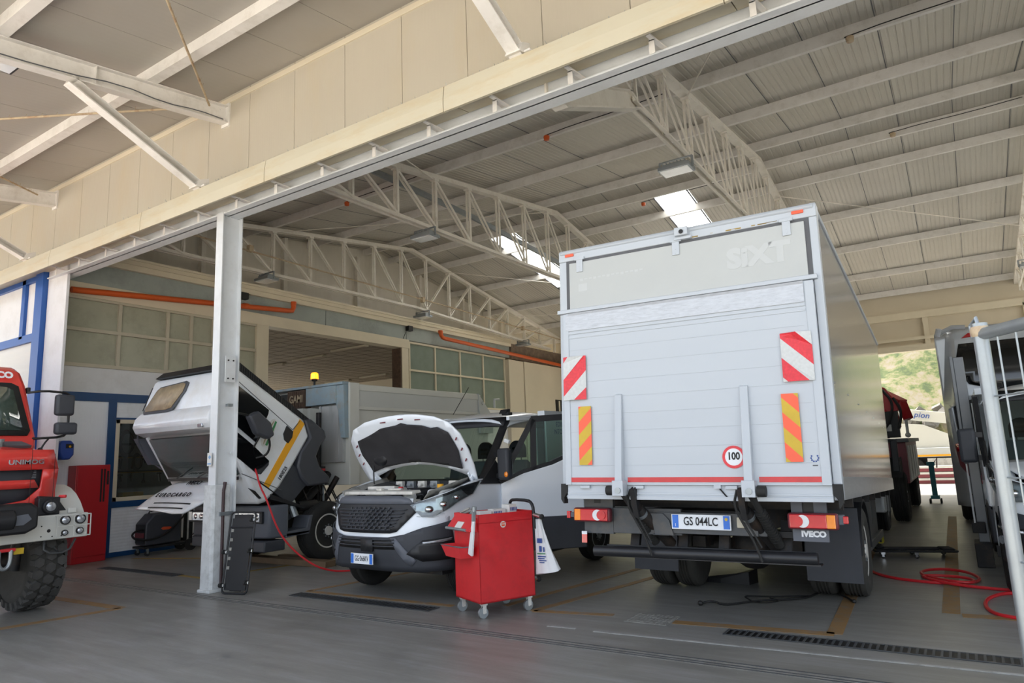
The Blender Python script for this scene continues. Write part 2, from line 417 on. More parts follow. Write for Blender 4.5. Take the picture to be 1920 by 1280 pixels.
def patch(mb, poly, F, du=.08, dv=.08, m=None, thick=0):
    """a 2d polygon cut on a grid and lifted on the surface F(u, v)"""
    bm = bmesh.new(); vs = [bm.verts.new((p[0], p[1], 0)) for p in poly]; bm.faces.new(vs)
    us = [p[0] for p in poly]; ws = [p[1] for p in poly]
    def cuts(a, b, d):
        n = max(1, int((b - a) / d)); return [a + (b - a) * i / n for i in range(1, n)]
    for c in cuts(min(us), max(us), du):
        bmesh.ops.bisect_plane(bm, geom=bm.verts[:] + bm.edges[:] + bm.faces[:], plane_co=(c, 0, 0), plane_no=(1, 0, 0))
    for c in cuts(min(ws), max(ws), dv):
        bmesh.ops.bisect_plane(bm, geom=bm.verts[:] + bm.edges[:] + bm.faces[:], plane_co=(0, c, 0), plane_no=(0, 1, 0))
    bmesh.ops.triangulate(bm, faces=[f for f in bm.faces if len(f.verts) > 4])
    bm.verts.index_update()
    vv = [F(v.co.x, v.co.y) for v in bm.verts]; ff = [tuple(v.index for v in f.verts) for f in bm.faces]
    bm.free(); return mb.add(vv, ff, m)
def wheel(parent, c, r, w, side=1, name='wheel', rim='rim_white', tyre='rubber', axis='x', rr=.58, holes=10, blocks=False):
    """a wheel: tyre mesh with a rim sub-part; side = direction of the outer face"""
    g = MB(); h = w / 2
    prof = [(-h * .8, r * rr), (-h, r * .68), (-h, r * .86), (-h * .82, r * .97), (-h * .55, r), (h * .55, r), (h * .82, r * .97), (h, r * .86), (h, r * .68), (h * .8, r * rr)]
    if not blocks:
        p2 = prof[:5]
        for k in range(4):
            t = -h * .5 + (k + .5) * h * .25
            p2 += [(t - .012, r), (t - .006, r - .012), (t + .006, r - .012), (t + .012, r)]
        p2 += prof[5:]; prof = p2
    g.lathe(prof, c, axis, 40)
    t = g.build(name, tyre, parent)
    q = MB(); s = side * h
    q.lathe([(s * .75, r * .59), (s * .85, r * .57), (s * .8, r * .53), (s * .35, r * .5), (s * .3, r * .3), (s * .75, r * .27), (s * .8, r * .16), (s * .95, r * .15), (s * .95, .001)], c, axis, 40)
    for k in range(holes):
        a = 2 * math.pi * k / holes; o = V(c)
        rad = r * .4; d = {'x': V((0, math.cos(a), math.sin(a))), 'y': V((math.cos(a), 0, math.sin(a)))}[axis]; ax = {'x': V((1, 0, 0)), 'y': V((0, 1, 0))}[axis]
        q.cyl(o + d * rad + ax * s * .3, o + d * rad + ax * s * .335, r * .055, 8, m=1)
        a += math.pi / holes; d = {'x': V((0, math.cos(a), math.sin(a))), 'y': V((math.cos(a), 0, math.sin(a)))}[axis]
        q.cyl(o + d * r * .21 + ax * s * .75, o + d * r * .21 + ax * s * .9, r * .022, 6, m=2)
    q.build('rim', [rim, 'black', 'galv'], t)
    return t
# ================================================================== THE BUILDING
# hall: facade plane y = 5.81, depth to y = 26.3, wall on the x = -14.3 side
g = MB(); g.box(-40, 30, .6, 27, -.3, 0); struct(g.build('floor', 'concrete', smooth=False), 'grey stained concrete workshop floor', 'floor')
mm('yard', 'cfc8bc', .8, var=.06, scale=.5)
g = MB(); g.box(-60, 60, -60, .6, -.3, -.005); struct(g.build('ground', 'yard', smooth=False), 'pale sunlit yard surface outside the hall', 'ground')
g = MB(); g.box(-60, 60, 27, 36, -.3, -.005); mm('yard_back', 'a39d92', .8, var=.06, scale=.5)
struct(g.build('ground_back', 'yard_back', smooth=False), 'sunlit yard strip behind the hall', 'ground')
# hillside behind the hall
g = MB(); rr = random.Random(3)
us = [-60 + i * 1.6 for i in range(76)]; vs_ = [34 + j * 1.0 for j in range(34)]
def hill(u, v):
    k = v - 34
    z = .4 + (1.9 if k > .5 else 0) + max(0, k - .5) * .78 + .35 * math.sin(u * .35 + v * .5) + .25 * math.sin(u * 1.1 - v * .9) + rr.uniform(-.22, .22)
    return (u + rr.uniform(-.3, .3), v, z - (.5 if k < .4 else 0))
g.grid(hill, us, vs_); struct(g.build('hillside', 'hill', ang=60), 'sunlit green and straw coloured hillside behind the hall', 'hill')

g = MB(); mm('bank_stone', '6f6c66', .95, var=.2, scale=3)
for k in range(160):
    x = -14 + rr.uniform(0, 30); y = 34.2 + rr.uniform(0, 1.6); z = 2.2 + (y - 34.4) * .8
    g.obox((x, y, z - .05), (rr.uniform(.2, .6), rr.uniform(.2, .5), rr.uniform(.15, .4)), rx=rr.random(), ry=rr.random(), rz=rr.random() * 3)
tag(g.build('stone_bank', 'bank_stone', smooth=False), 'grey stones strewn along the foot of the hillside', 'stones', kind='stuff')
# painted bays
def lines(name, segs, m, label, w=.11):
    g = MB()
    for a, b in segs:
        a = V((*a, 0)); b = V((*b, 0)); n = (b - a).cross(V((0, 0, 1))).normalized() * w / 2
        g.prism([tuple((a - n)[:2]), tuple((b - n)[:2]), tuple((b + n)[:2]), tuple((a + n)[:2])], 'z', .001, .004)
    struct(g.build(name, m, smooth=False), label, 'floor marking')
lines('floor_marking', [((-1.14, 6.75), (-1.42, 13.2)), ((-2.55, 6.62), (-1.14, 6.75))], 'line_paint', 'worn orange line corner beside the box truck', .13)
lines('floor_marking', [((-.29, 7.95), (-.37, 17.5)), ((-.2, 7.9), (1.9, 8.05))], 'line_paint', 'faded brown orange strip on the floor towards the coach', .15)
lines('floor_marking', [((-4.07, 6.5), (-3.72, 8.2)), ((-3.72, 8.2), (-3.3, 10.4)), ((-4.07, 6.5), (-3.2, 6.66))], 'line_paint', 'orange bay corner between trolley and box truck', .1)
lines('floor_marking', [((-4.5, 6.6), (-4.0, 9.6)), ((-7.45, 6.33), (-5.05, 6.36)), ((-7.45, 6.33), (-7.1, 8.0))], 'line_paint', 'orange bay line running under the white van', .09)
lines('floor_marking', [((-9.85, 6.9), (-9.3, 9.2)), ((-12.1, 6.5), (-9.75, 6.42)), ((-13.6, 7.3), (-11.5, 8.0))], 'line_yellow', 'yellow bay lines under the tipped cab truck', .09)
lines('floor_marking', [((-11.6, 4.62), (-8.88, 4.66)), ((-8.88, 4.66), (-9.35, 2.2))], 'line_paint', 'orange bay corner in front of the red fire truck', .13)
lines('floor_marking', [((-3.6, 6.0), (-3.3, 6.02)), ((-3.1, 6.0), (.3, 6.14))], 'chalk', 'dried white streak along the threshold', .035)
# sliding door rail in the floor
g = MB(); g.box(-30, 8, 5.44, 5.6, .0005, .002, m=1)
for y in (5.455, 5.505, 5.57): g.box(-30, 8, y, y + .012, .001, .006)
struct(g.build('trim_1', ['chassis_grey', 'engine_grey'], smooth=False), 'steel sliding door rail let into the floor', 'rail')
# drain gratings
def drain(x0, x1, y, label):
    g = MB(); g.box(x0, x1, y - .1, y + .1, .001, .004, m=1)
    n = int((x1 - x0) / .055)
    for i in range(n + 1):
        x = x0 + (x1 - x0) * i / n; g.box(x, x + .018, y - .09, y + .09, .004, .009)
    for yy in (y - .1, y + .09): g.box(x0, x1 + .018, yy, yy + .012, .004, .009)
    tag(g.build('drain_grate', ['chassis_grey', 'black'], smooth=False), label, 'drain')
drain(-2.0, 2.2, 6.46, 'slotted steel drain grate in the floor before the box truck')
drain(-7.45, -5.15, 6.12, 'dark slotted drain grate in front of the white van')
drain(-12.9, -10.6, 6.42, 'dark slotted drain grate beside the white steel column')
g = MB(); g.box(-3.0, -2.56, 6.46, 6.84, .001, .006)
for i in range(9):
    for j in range(8): g.obox((-2.975 + i * .049, 6.49 + j * .046, .007), (.036, .009, .003), rz=(.8 if (i + j) % 2 else -.8))
tag(g.build('manhole_cover', 'engine_grey', smooth=False), 'small square tread plate cover set in the floor', 'manhole cover')

# ---- facade band over the opening
g = MB(); x = -31.2
while x < 9:
    g.box(x, x + .992, 5.81, 5.9, 5.62, 7.25); x += 1.0
struct(g.build('wall_front', 'cream_panel', smooth=False), 'cream ribbed panel band over the hall opening', 'wall')
g = MB(); g.box(-31.2, 9, 5.79, 5.81, 7.12, 7.2); struct(g.build('trim_2', 'cream_plain', smooth=False), 'thin cream flashing under the canopy sheets', 'trim')
g = MB(); x = -31.2
while x < 9:
    g.prism([(5.81, 5.72), (5.4, 5.64), (5.36, 5.61), (5.34, 5.46), (5.34, 5.31), (5.37, 5.31), (5.4, 5.33), (5.4, 5.44), (5.81, 5.5)], 'x', x, x + 2.99); x += 3.0
struct(g.build('trim_3', 'cream_trim', smooth=False), 'cream folded gutter ledge below the panel band', 'trim')
# bird spikes on the ledge
g = MB(); x = -16.0; rs = random.Random(5)
while x < 2:
    g.bar((x, 5.62, 5.68), (x + rs.uniform(-.05, .05), 5.6 + rs.uniform(-.05, .05), 5.68 + rs.uniform(.07, .13)), .003, .003); x += .045
tag(g.build('bird_spikes', 'galv', smooth=False), 'fine wire bird spikes standing along the cream gutter ledge', 'spikes', kind='stuff')
# steel lintel and door track
tr = thing('door_track', 'pale painted steel door track under the cream gutter ledge', 'track', (0, 5.9, 5.4))
g = MB(); g.box(-14.2, 9, 5.84, 5.86, 5.33, 5.6); g.box(-14.2, 9, 5.74, 6.02, 5.33, 5.35); g.box(-14.2, 9, 6.0, 6.02, 5.35, 5.6); g.box(-14.2, 9, 5.44, 5.5, 5.42, 5.45)
g.build('beam', 'steel_cool', tr, world=True, smooth=False)
x = -13.6; k = 0
while x < .9:
    g = MB(); g.box(x, x + .055, 5.62, 5.625, 5.27, 5.42); g.box(x, x + .055, 5.62, 5.8, 5.4, 5.41)
    g.bar((x + .02, 5.55, 5.43), (x + .1, 5.82, 5.38), .045, .015)
    g.build('hanger', 'steel_white', tr, world=True, smooth=False); x += .915 if k % 3 else .86; k += 1

# steel column
def ibeam_pts(w, h, t):  # section polygon centred, w flange width, h depth
    a, b = w / 2, h / 2; s = t * .7
    return [(-a, -b), (a, -b), (a, -b + t), (s, -b + t), (s, b - t), (a, b - t), (a, b), (-a, b), (-a, b - t), (-s, b - t), (-s, -b + t), (-a, -b + t)]
co = thing('steel_column', 'white painted steel column with dark drain slot standing before the tipped truck', 'column', (-8.74, 5.92, 0))
g = MB(); g.prism([(x - 8.74, y + 5.9) for x, y in ibeam_pts(.16, .33, .016)], 'z', 0, 5.36); g.build('shaft', 'steel_cool', co, world=True, smooth=False)
g = MB(); g.prism([(-8.86, 5.70), (-8.68, 5.70), (-8.655, 5.74), (-8.655, 5.97), (-8.86, 5.97)], 'z', 0, 1.42)
for v in range(len(g.v)):
    x, y, z = g.v[v]; g.v[v] = (x - (.03 if x < -8.8 and z < .5 else 0), y, z)
g.box(-8.9, -8.62, 5.67, 6.0, 0, .04); mm('paint_worn', 'c9cccd', .6, var=.05, scale=6, dirt='8c8f8e', dirt_amt=.6, dscale=7)
g.build('plinth', 'paint_worn', co, world=True, smooth=False, bev=.008)
g = MB(); g.cyl((-8.65, 5.86, .05), (-8.65, 5.86, 1.33), .022, 12); g.cyl((-8.65, 5.86, 1.33), (-8.66, 5.89, 1.45), .024, 12)
g.build('drain_pipe', 'hose_dark', co, world=True)
g = MB(); g.box(-8.64, -8.625, 5.82, 5.98, 2.85, 3.22)
for y in (5.86, 5.94):
    for z in (2.9, 3.16): g.cyl((-8.63, y, z), (-8.615, y, z), .012, 8, m=1)
g.build('splice_plate', ['steel_cool', 'black'], co, world=True, smooth=False)
g = MB(); g.box(-8.66, -8.62, 5.8, 6.0, 1.0, 1.05); g.box(-8.66, -8.6, 5.86, 5.94, 2.5, 2.54); g.build('clamp', 'galv', co, world=True, smooth=False)
g = MB(); g.box(-8.80, -8.7, 5.695, 5.699, 1.68, 1.86); g.box(-8.79, -8.71, 5.692, 5.696, 1.7, 1.72, m=1)
g.prism([(-8.775, 1.8), (-8.745, 1.77), (-8.715, 1.8), (-8.745, 1.83)], 'y', 5.692, 5.696, m=1)
g.build('safety_sticker', ['paper', 'skin_sticker'], co, world=True, smooth=False)

# corner pillar and blue framed shopfront on its outer side
g = MB(); g.box(-14.3, -13.55, 5.81, 5.86, 0, 5.55); struct(g.build('wall_pillar', 'wall_white', smooth=False, bev=.004), 'pale grey corner pillar beside the blue frame', 'pillar')
g = MB(); g.box(-14.62, -14.31, 5.72, 5.95, 0, 5.55); g.box(-15.35, -15.2, 5.78, 5.9, 4.3, 5.5)
g.box(-20.6, -14.62, 5.78, 5.9, 4.2, 4.36); g.box(-20.6, -14.62, 5.78, 5.9, 5.4, 5.6); g.box(-16.95, -16.8, 5.78, 5.9, 0, 5.5); g.box(-20.6, -14.62, 5.78, 5.9, 2.2, 2.3)
struct(g.build('trim_4', 'blue_bright', smooth=False, bev=.004), 'bright blue metal frame of the shopfront', 'frame')
g = MB(); g.box(-30, -14.5, 5.84, 5.9, 0, 4.25); struct(g.build('wall_left_front', 'shop_ribh', smooth=False), 'cream horizontally ribbed shopfront panels', 'wall')
g = MB(); g.box(-30, -14.5, 5.84, 5.9, 4.25, 5.6); struct(g.build('wall_left_front_upper', 'wall_white', smooth=False), 'pale upper shopfront panels', 'wall')

# ---- wall on the office side, plane x = -14.3
W = -14.3
g = MB()
g.box(W - .3, W, 6.1, 10.45, 3.22, 3.72); g.box(W - .3, W, 15.8, 21.6, 0, 3.35)
struct(g.build('wall_left', 'wall_white', smooth=False), 'pale grey plastered wall strip under the frosted windows', 'wall')
g = MB(); g.box(W - .3, W, 6.1, 7.08, 0, 3.08); struct(g.build('wall_left_panel', 'wall_ribv', smooth=False), 'white vertically ribbed panel behind the red cabinet', 'wall')
g = MB(); g.box(W - .3, W, 7.2, 10.45, .08, .95); g.box(W - .3, W, 7.2, 10.45, 2.74, 3.06)
struct(g.build('wall_left_lower', 'wall_ribh', smooth=False), 'white horizontally ribbed panels around the tool room window', 'wall')
g = MB(); g.box(W - .05, W + .03, 6.1, 10.45, 3.05, 3.22); g.box(W - .05, W + .035, 7.05, 7.2, 0, 3.1); g.box(W - .05, W + .03, 7.2, 10.45, .95, 1.07)
g.box(W - .05, W + .03, 7.2, 10.45, 0, .09); g.box(W - .05, W + .02, 7.2, 10.45, 2.7, 2.74)
struct(g.build('trim_5', 'blue_frame', smooth=False, bev=.004), 'dark blue window and panel frame of the tool room', 'frame')
# tool room window
g = MB()
for y0, y1, z0, z1 in ((7.2, 9.6, 1.07, 1.15), (7.2, 9.6, 2.62, 2.7), (7.2, 7.28, 1.07, 2.7), (8.55, 8.64, 1.15, 2.62), (9.52, 9.6, 1.07, 2.7)): g.box(W - .04, W + .035, y0, y1, z0, z1)
wf = g.build('window_1', 'beam_cream', smooth=False, bev=.004); struct(wf, 'cream framed window of the tool room', 'window')
g = MB(); g.box(W - .012, W - .006, 7.28, 9.52, 1.15, 2.62); g.build('pane', 'glass_clear', wf, smooth=False)
g = MB(); g.box(W - .3, W, 9.6, 10.45, 1.07, 2.7); struct(g.build('wall_left_end', 'wall_white', smooth=False), 'pale wall beside the tool room window', 'wall')
# tool room behind it
mm('room_dark', 'bab6ae', .8, var=.05)
g = MB(); g.box(-17.2, -17.1, 6.2, 10.6, 0, 3.3); g.box(-17.1, W - .3, 6.1, 6.2, 0, 3.3); g.box(-17.1, W - .3, 10.5, 10.6, 0, 3.3); g.box(-17.1, W - .3, 6.2, 10.5, 3.1, 3.2); struct(g.build('wall_tool_room', 'room_dark', smooth=False), 'dim walls of the tool room', 'wall')
for i, z in enumerate((1.62, 1.95, 2.22)):
    g = MB(); g.box(-15.5, -15.46, 7.0, 10.2, z, z + .05); g.box(-15.46, -15.4, 7.0, 10.2, z, z + .015, m=1)
    r_ = g.build('tool_rail', ['chassis_grey', 'yellow_tool' if i < 2 else 'chassis_grey'], smooth=False)
    tag(r_, ['lowest', 'middle', 'top'][i] + ' tool rail on the tool room wall', 'tool rail', 'tool rails')
rt = random.Random(11)
for k in range(14):
    y = 7.55 + (k % 7) * .3 + rt.uniform(-.05, .05); z = (1.6 if k < 7 else 1.93); h = rt.uniform(.1, .22)
    g = MB()
    if k % 3 == 0: g.bar((-15.38, y, z), (-15.38, y, z - h), .03, .015); g.cyl((-15.4, y, z - h - .02), (-15.36, y, z - h - .02), .035, 10)
    elif k % 3 == 1: g.bar((-15.38, y, z), (-15.38, y + .03, z - h), .05, .03); g.bar((-15.38, y - .05, z - .02), (-15.38, y + .06, z - .02), .03, .03)
    else: g.cyl((-15.38, y, z), (-15.38, y, z - h), .04, 8, r2=.015); g.cyl((-15.38, y, z + .02), (-15.38, y, z), .02, 8)
    tag(g.build('hand_tool', 'olive_tool'), 'dark hand tool hanging on a rail in the tool room', 'tool', 'hand tools hanging in the tool room')
g = MB(); g.box(-15.6, -14.9, 7.0, 10.2, 1.02, 1.06); tag(g.build('workbench_top', 'chassis_grey', smooth=False), 'dark bench top behind the tool room window', 'bench')
g = MB(); g.box(-15.15, -14.95, 7.75, 8.2, 1.06, 1.2, ); g.box(-15.15, -14.95, 7.75, 8.2, 1.2, 1.215, m=0); tag(g.build('tool_box', 'yellow_tool', smooth=False, bev=.01), 'yellow box on the bench behind the tool room window', 'box')
for (yy, zz, rad) in ((7.95, 2.25, .2), (8.2, 1.85, .13)):
    g = MB()
    for k in range(5):
        q = rad * (1 - .06 * k); g.tube([(-15.3 + .02 * k, yy + q * math.cos(a * math.pi / 10) * (.7 + .05 * k), zz + q * 1.5 * math.sin(a * math.pi / 10)) for a in range(21)], .011, 6)
    tag(g.build('cable_coil', 'black'), ('large' if rad > .15 else 'small') + ' coil of black cable hanging behind the tool room window', 'cable')

# frosted window band over it
def winband(name, y0, y1, z0, z1, mull, tran, gm, fm, label, w=.07):
    g = MB()
    for y in mull: g.box(W - .05, W + .03, y - w / 2, y + w / 2, z0, z1)
    for z in (z0, z1 - w, *tran): g.box(W - .05, W + .035, y0, y1, z, z + w)
    f = g.build(name, fm, smooth=False, bev=.004); struct(f, label, 'window')
    g = MB(); g.box(W - .03, W - .02, y0, y1, z0, z1); g.build('pane', gm, f, smooth=False)
winband('window_2', 6.12, 10.45, 3.72, 5.14, (7.17, 8.2, 8.75, 9.3, 9.9), (4.43,), 'frost_glass', 'window_frame', 'dusty frosted window band above the blue frame')
winband('window_3', 16.05, 21.55, 3.35, 5.36, (16.1, 17.37, 18.72, 20.1, 21.5), (4.42,), 'frost_green', 'beam_cream', 'green frosted window grid right of the gateway', .06)
# gateway frame
g = MB(); g.box(W - .3, W + .06, 6.1, 16.05, 5.12, 5.4); g.box(W - .3, W + .05, 10.45, 10.8, 0, 5.12); g.box(W - .3, W + .05, 15.72, 16.02, 0, 5.12)
struct(g.build('trim_6', 'beam_cream', smooth=False, bev=.004), 'cream sliding gate lintel and posts', 'frame')
g = MB(); g.box(W - .32, W + .02, 15.66, 15.72, 0, 5.1); struct(g.build('trim_7', 'rust_dark', smooth=False), 'rust brown gate edge', 'frame')
# concrete band, shelf, upper panelled wall
g = MB(); y = 6.1
while y < 22.6: g.box(W - .3, W, y, min(y + 3.28, 22.6), 5.4, 5.9); y += 3.3
struct(g.build('wall_left_band', 'grey_band', smooth=False), 'grey green concrete band above the gateway', 'wall')
g = MB(); g.box(-15.6, W + .1, 6.0, 21.9, 5.83, 5.86); g.box(W + .02, W + .1, 6.0, 21.9, 5.86, 6.1); g.box(W + .1, W + .14, 6.0, 21.9, 5.95, 5.97); g.box(W + .1, W + .13, 6.0, 21.9, 6.05, 6.1)
struct(g.build('trim_8', 'beam_cream', smooth=False), 'long cream gutter trough under the roof truss', 'gutter')
g = MB(); g.box(-15.6, -15.5, 5.9, 26.3, 5.4, 8.6); struct(g.build('wall_left_upper', 'wall_panel', smooth=False), 'ribbed grey panel wall above the gutter trough', 'wall')
for yy in (9.6, 12.1, 14.9, 17.9, 20.4, 23.0):
    g = MB(); g.box(-15.5, -15.35, yy, yy + .12, 5.86, 8.1); struct(g.build('wall_post', 'truss_paint', smooth=False), 'slim post on the upper panel wall', 'post')
g = MB(); g.box(W - .3, W + .16, 21.6, 22.65, 0, 5.3); struct(g.build('wall_left_pier', 'cream_plain', smooth=False, bev=.01), 'cream plastered pier at the end of the window grid', 'pillar')
g = MB(); g.box(W - .1, W + .2, 22.65, 26.3, 0, 5.3); struct(g.build('wall_left_back', 'cream_plain', smooth=False), 'cream rear wall section beyond the pier', 'wall')
g = MB(); g.box(W + .2, W + .23, 25.0, 26.2, 2.2, 3.9)  # solid dark panel, the opening's shade is in its colour
g2 = g.build('window_4', 'opening_shade', smooth=False); struct(g2, 'dark panel painted as a shaded opening in the cream rear wall', 'window')
g = MB()
for y in (25.2, 25.6, 26.0): g.box(W + .23, W + .26, y, y + .1, 2.2, 3.85)
g.build('bars', 'cream_plain', g2, smooth=False)
g = MB(); g.box(W - .3, W + .1, 21.9, 26.3, 5.35, 5.95); struct(g.build('wall_left_brick', 'sand_brick', smooth=False), 'dark broken masonry under the end of the truss', 'wall')
# room behind the gateway
g = MB(); g.box(-28, W - .3, 6.2, 21.5, 5.12, 5.2); g.m = 1
for i in range(23): g.box(-28, W - .3, 10.6 + i * .48, 10.615 + i * .48, 5.115, 5.125)
for i in range(22): g.box(-14.8 - i * .62, -14.785 - i * .62, 10.6, 21.5, 5.115, 5.125)
struct(g.build('ceiling_office', ['ceiling_tile', 'tile_line'], smooth=False), 'brown tiled ceiling seen through the gateway', 'ceiling')
g = MB(); g.box(-28.1, -28, 6, 21.5, 3.9, 5.2); g.box(-28.1, -28, 6, 21.5, 0, .4); g.box(-28, W - .3, 21.5, 21.6, 0, 5.2); g.box(-28, -17.2, 6.1, 6.2, 0, 5.2); g.box(-17.2, W - .3, 10.5, 10.62, 3.1, 5.2)  # unseen far wall left open so daylight reaches the ceiling
struct(g.build('wall_back_room', 'cream_plain', smooth=False), 'cream walls of the room behind the gateway', 'wall')
for i, (x, y, l) in enumerate(((-15.3, 14.5, 'nearest the gateway post'), (-17.6, 14.9, 'in the middle of the ceiling'), (-19.8, 15.1, 'at the gateway left edge'), (-19.7, 20.0, 'near the far right wall'), (-22.0, 20.2, 'farthest back by the beacon'))):
    t = thing('ceiling_light', 'unlit strip light on the tiled ceiling, ' + l, 'ceiling light', (x, y, 5.11), 0, 'strip lights behind the gateway')
    g = MB(); g.box(-.75, .75, -.08, .08, -.06, 0); g.build('housing', 'window_frame', t, smooth=False, bev=.01)
    g = MB(); g.box(-.7, .7, -.05, .05, -.075, -.06); g.build('diffuser', 'ceiling_tile', t, smooth=False)

# orange drain pipes
g = MB(); g.tube([(-14.14, 6.15, 5.19), (-14.14, 11.3, 5.58), (-14.14, 11.42, 5.6), (-14.14, 11.46, 5.68), (-14.14, 11.46, 5.82)], .062, 14)
g.cyl((-14.14, 11.46, 5.74), (-14.14, 11.46, 5.84), .072, 14); g.cyl((-14.14, 9.97, 5.49), (-14.14, 10.1, 5.5), .07, 14); g.box(-14.31, -14.14, 8.0, 8.04, 5.3, 5.36); g.box(-14.31, -14.14, 10.8, 10.84, 5.52, 5.58)
tag(g.build('drain_pipe', 'orange_pipe'), 'long orange plastic pipe left of the gateway, elbow at its end', 'pipe')
g = MB(); g.tube([(-14.05, 17.42, 5.84), (-14.05, 17.42, 5.7), (-14.05, 17.5, 5.63), (-14.05, 17.62, 5.61), (-14.02, 25.9, 5.39)], .066, 14)
g.cyl((-14.08, 17.42, 5.76), (-14.08, 17.42, 5.86), .076, 14)
tag(g.build('drain_pipe', 'orange_pipe'), 'orange plastic pipe running above the green window grid', 'pipe')
for y, n in ((9.93, 'by the first orange pipe'), (15.95, 'above the gateway post')):
    g = MB(); g.box(-14.3, -14.16, y, y + .2, 5.68, 5.84); g.tube([(-14.25, y, 5.7), (-14.25, y - .12, 5.5), (-14.27, y - .15, 5.4)], .008, 6)
    tag(g.build('junction_box', 'black', smooth=False), 'small black box with wire ' + n, 'junction box')

# ---- rear wall of the hall with the wide opening
g = MB(); g.box(-15.6, 12, 26.2, 26.35, 4.62, 9); g.box(-15.6, -12.4, 26.2, 26.35, 0, 4.62)  # opening widened behind the vehicles to bring in more light
struct(g.build('wall_back', 'cream_plain', smooth=False), 'cream rear wall panel over the far opening', 'wall')
g = MB(); g.box(-15, 12, 26.0, 26.2, 5.62, 5.85); g.box(-15, 12, 26.0, 26.2, 4.9, 5.0); g.box(-4.3, 12, 26.05, 26.35, 4.55, 4.75); g.box(-.6, -.45, 26.05, 26.2, 4.75, 5.62); g.box(2.1, 2.3, 26.0, 26.3, 0, 5.7)
struct(g.build('trim_9', 'beam_cream', smooth=False), 'rails and posts of the rear opening', 'frame')
g = MB(); g.box(9, 9.1, 5.8, 26.3, 4.9, 8); struct(g.build('wall_right', 'wall_panel', smooth=False), 'panel wall on the far side of the hall', 'wall')  # unseen wall left open below to let light in

# ---- hall roof: two corrugated slopes, ridge at y = 15.95
RY, RZ = 15.95, 8.33
def zr(y): return RZ - .135 * (RY - y) if y <= RY else RZ - .185 * (y - RY)
SKY = ((2.8, 8.6), (-6.15, -5.2), (-11.55, -10.62))  # first strip is added out of view to brighten the hall
def deck(y0, y1, xr, mname, name, label):
    g = MB(); x = xr[0]
    pts = []
    while x < xr[1]:
        pts += [(x, 0), (min(x + .065, xr[1]), 0), (min(x + .075, xr[1]), .009), (min(x + .095, xr[1]), .009)]; x += .105
    pts.append((xr[1], 0))
    seam = [p for p in pts]
    vs = []
    for p in pts: vs += [(p[0], y0, zr(y0) + .2 + p[1]), (p[0], y1, zr(y1) + .2 + p[1])]
    g.add(vs, [(2 * i, 2 * i + 1, 2 * i + 3, 2 * i + 2) for i in range(len(pts) - 1)])
    o = g.build(name, mname, smooth=False, fix=False); struct(o, label, 'roof')
deck(5.85, RY, (-15.6, 9), 'roof_sheet', 'roof_front', 'corrugated roof sheets on the front slope')
deck(RY, 16.62, (-15.6, 9), 'roof_sheet', 'roof_ridge', 'corrugated ridge sheets')
deck(21.2, 26.3, (-15.6, 9), 'roof_sheet', 'roof_back', 'corrugated roof sheets at the rear eaves')
xs = [-15.6, SKY[2][0], SKY[2][1], SKY[1][0], SKY[1][1], SKY[0][0], SKY[0][1], 9]
for a, b in ((0, 1), (2, 3), (4, 5), (6, 7)): deck(16.62, 21.2, (xs[a], xs[b]), 'roof_sheet', 'roof_back', 'corrugated roof sheets on the rear slope')
for i, (a, b) in enumerate(SKY):
    g = MB(); vs = [(a, 16.62, zr(16.62) + .21), (b, 16.62, zr(16.62) + .21), (b, 21.2, zr(21.2) + .21), (a, 21.2, zr(21.2) + .21)]
    g.quad(*vs); o = g.build('window_%d' % (5 + i), 'skylight_sheet', smooth=False); struct(o, 'bright skylight strip ' + ('over the far bay, added out of view to light the hall', 'near the box truck roof', 'behind the middle truss')[i], 'skylight')
    g = MB()
    for x in (a, b - .03): g.bar((x, 16.62, zr(16.62) + .19), (x, 21.2, zr(21.2) + .19), .03, .03)
    g.build('frame', 'seal', o, smooth=False)
# added strips that stop light leaking through, then sheet joints
g = MB()
for y in (RY, 16.62, 21.2):
    g.bar((-15.6, y, zr(y) + .235), (9, y, zr(y) + .235), .28, .012)
struct(g.build('roof_leak_strip', 'roof_sheet', smooth=False), 'added strips blocking light leaks over the roof sheet joints', 'roof')
g = MB(); x = -15.3
while x < 9:
    for y0, y1 in ((5.9, RY), (RY, 26.2)): 
        if not any(a - .1 < x < b + .1 for a, b in SKY): g.bar((x, y0, zr(y0) + .197), (x, y1, zr(y1) + .197), .012, .006)
    x += 1.0
struct(g.build('roof_joint', 'seal', smooth=False), 'lapped joints of the roof sheets', 'roof')
# purlins
PY = (6.15, 8.35, 10.7, 13.05, 15.32, 16.5, 17.63, 19.78, 21.97, 24.2, 26.0)
for i, y in enumerate(PY):
    g = MB(); z = zr(y)
    g.prism([(y - .03, z), (y + .04, z), (y + .04, z + .015), (y - .015, z + .015), (y - .015, z + .18), (y + .03, z + .18), (y + .03, z + .195), (y - .03, z + .195)], 'x', -15.5, 9)
    struct(g.build('roof_purlin', 'steel_white', smooth=False), 'pale steel purlin across the hall roof, row %d from the front' % (i + 1), 'purlin')

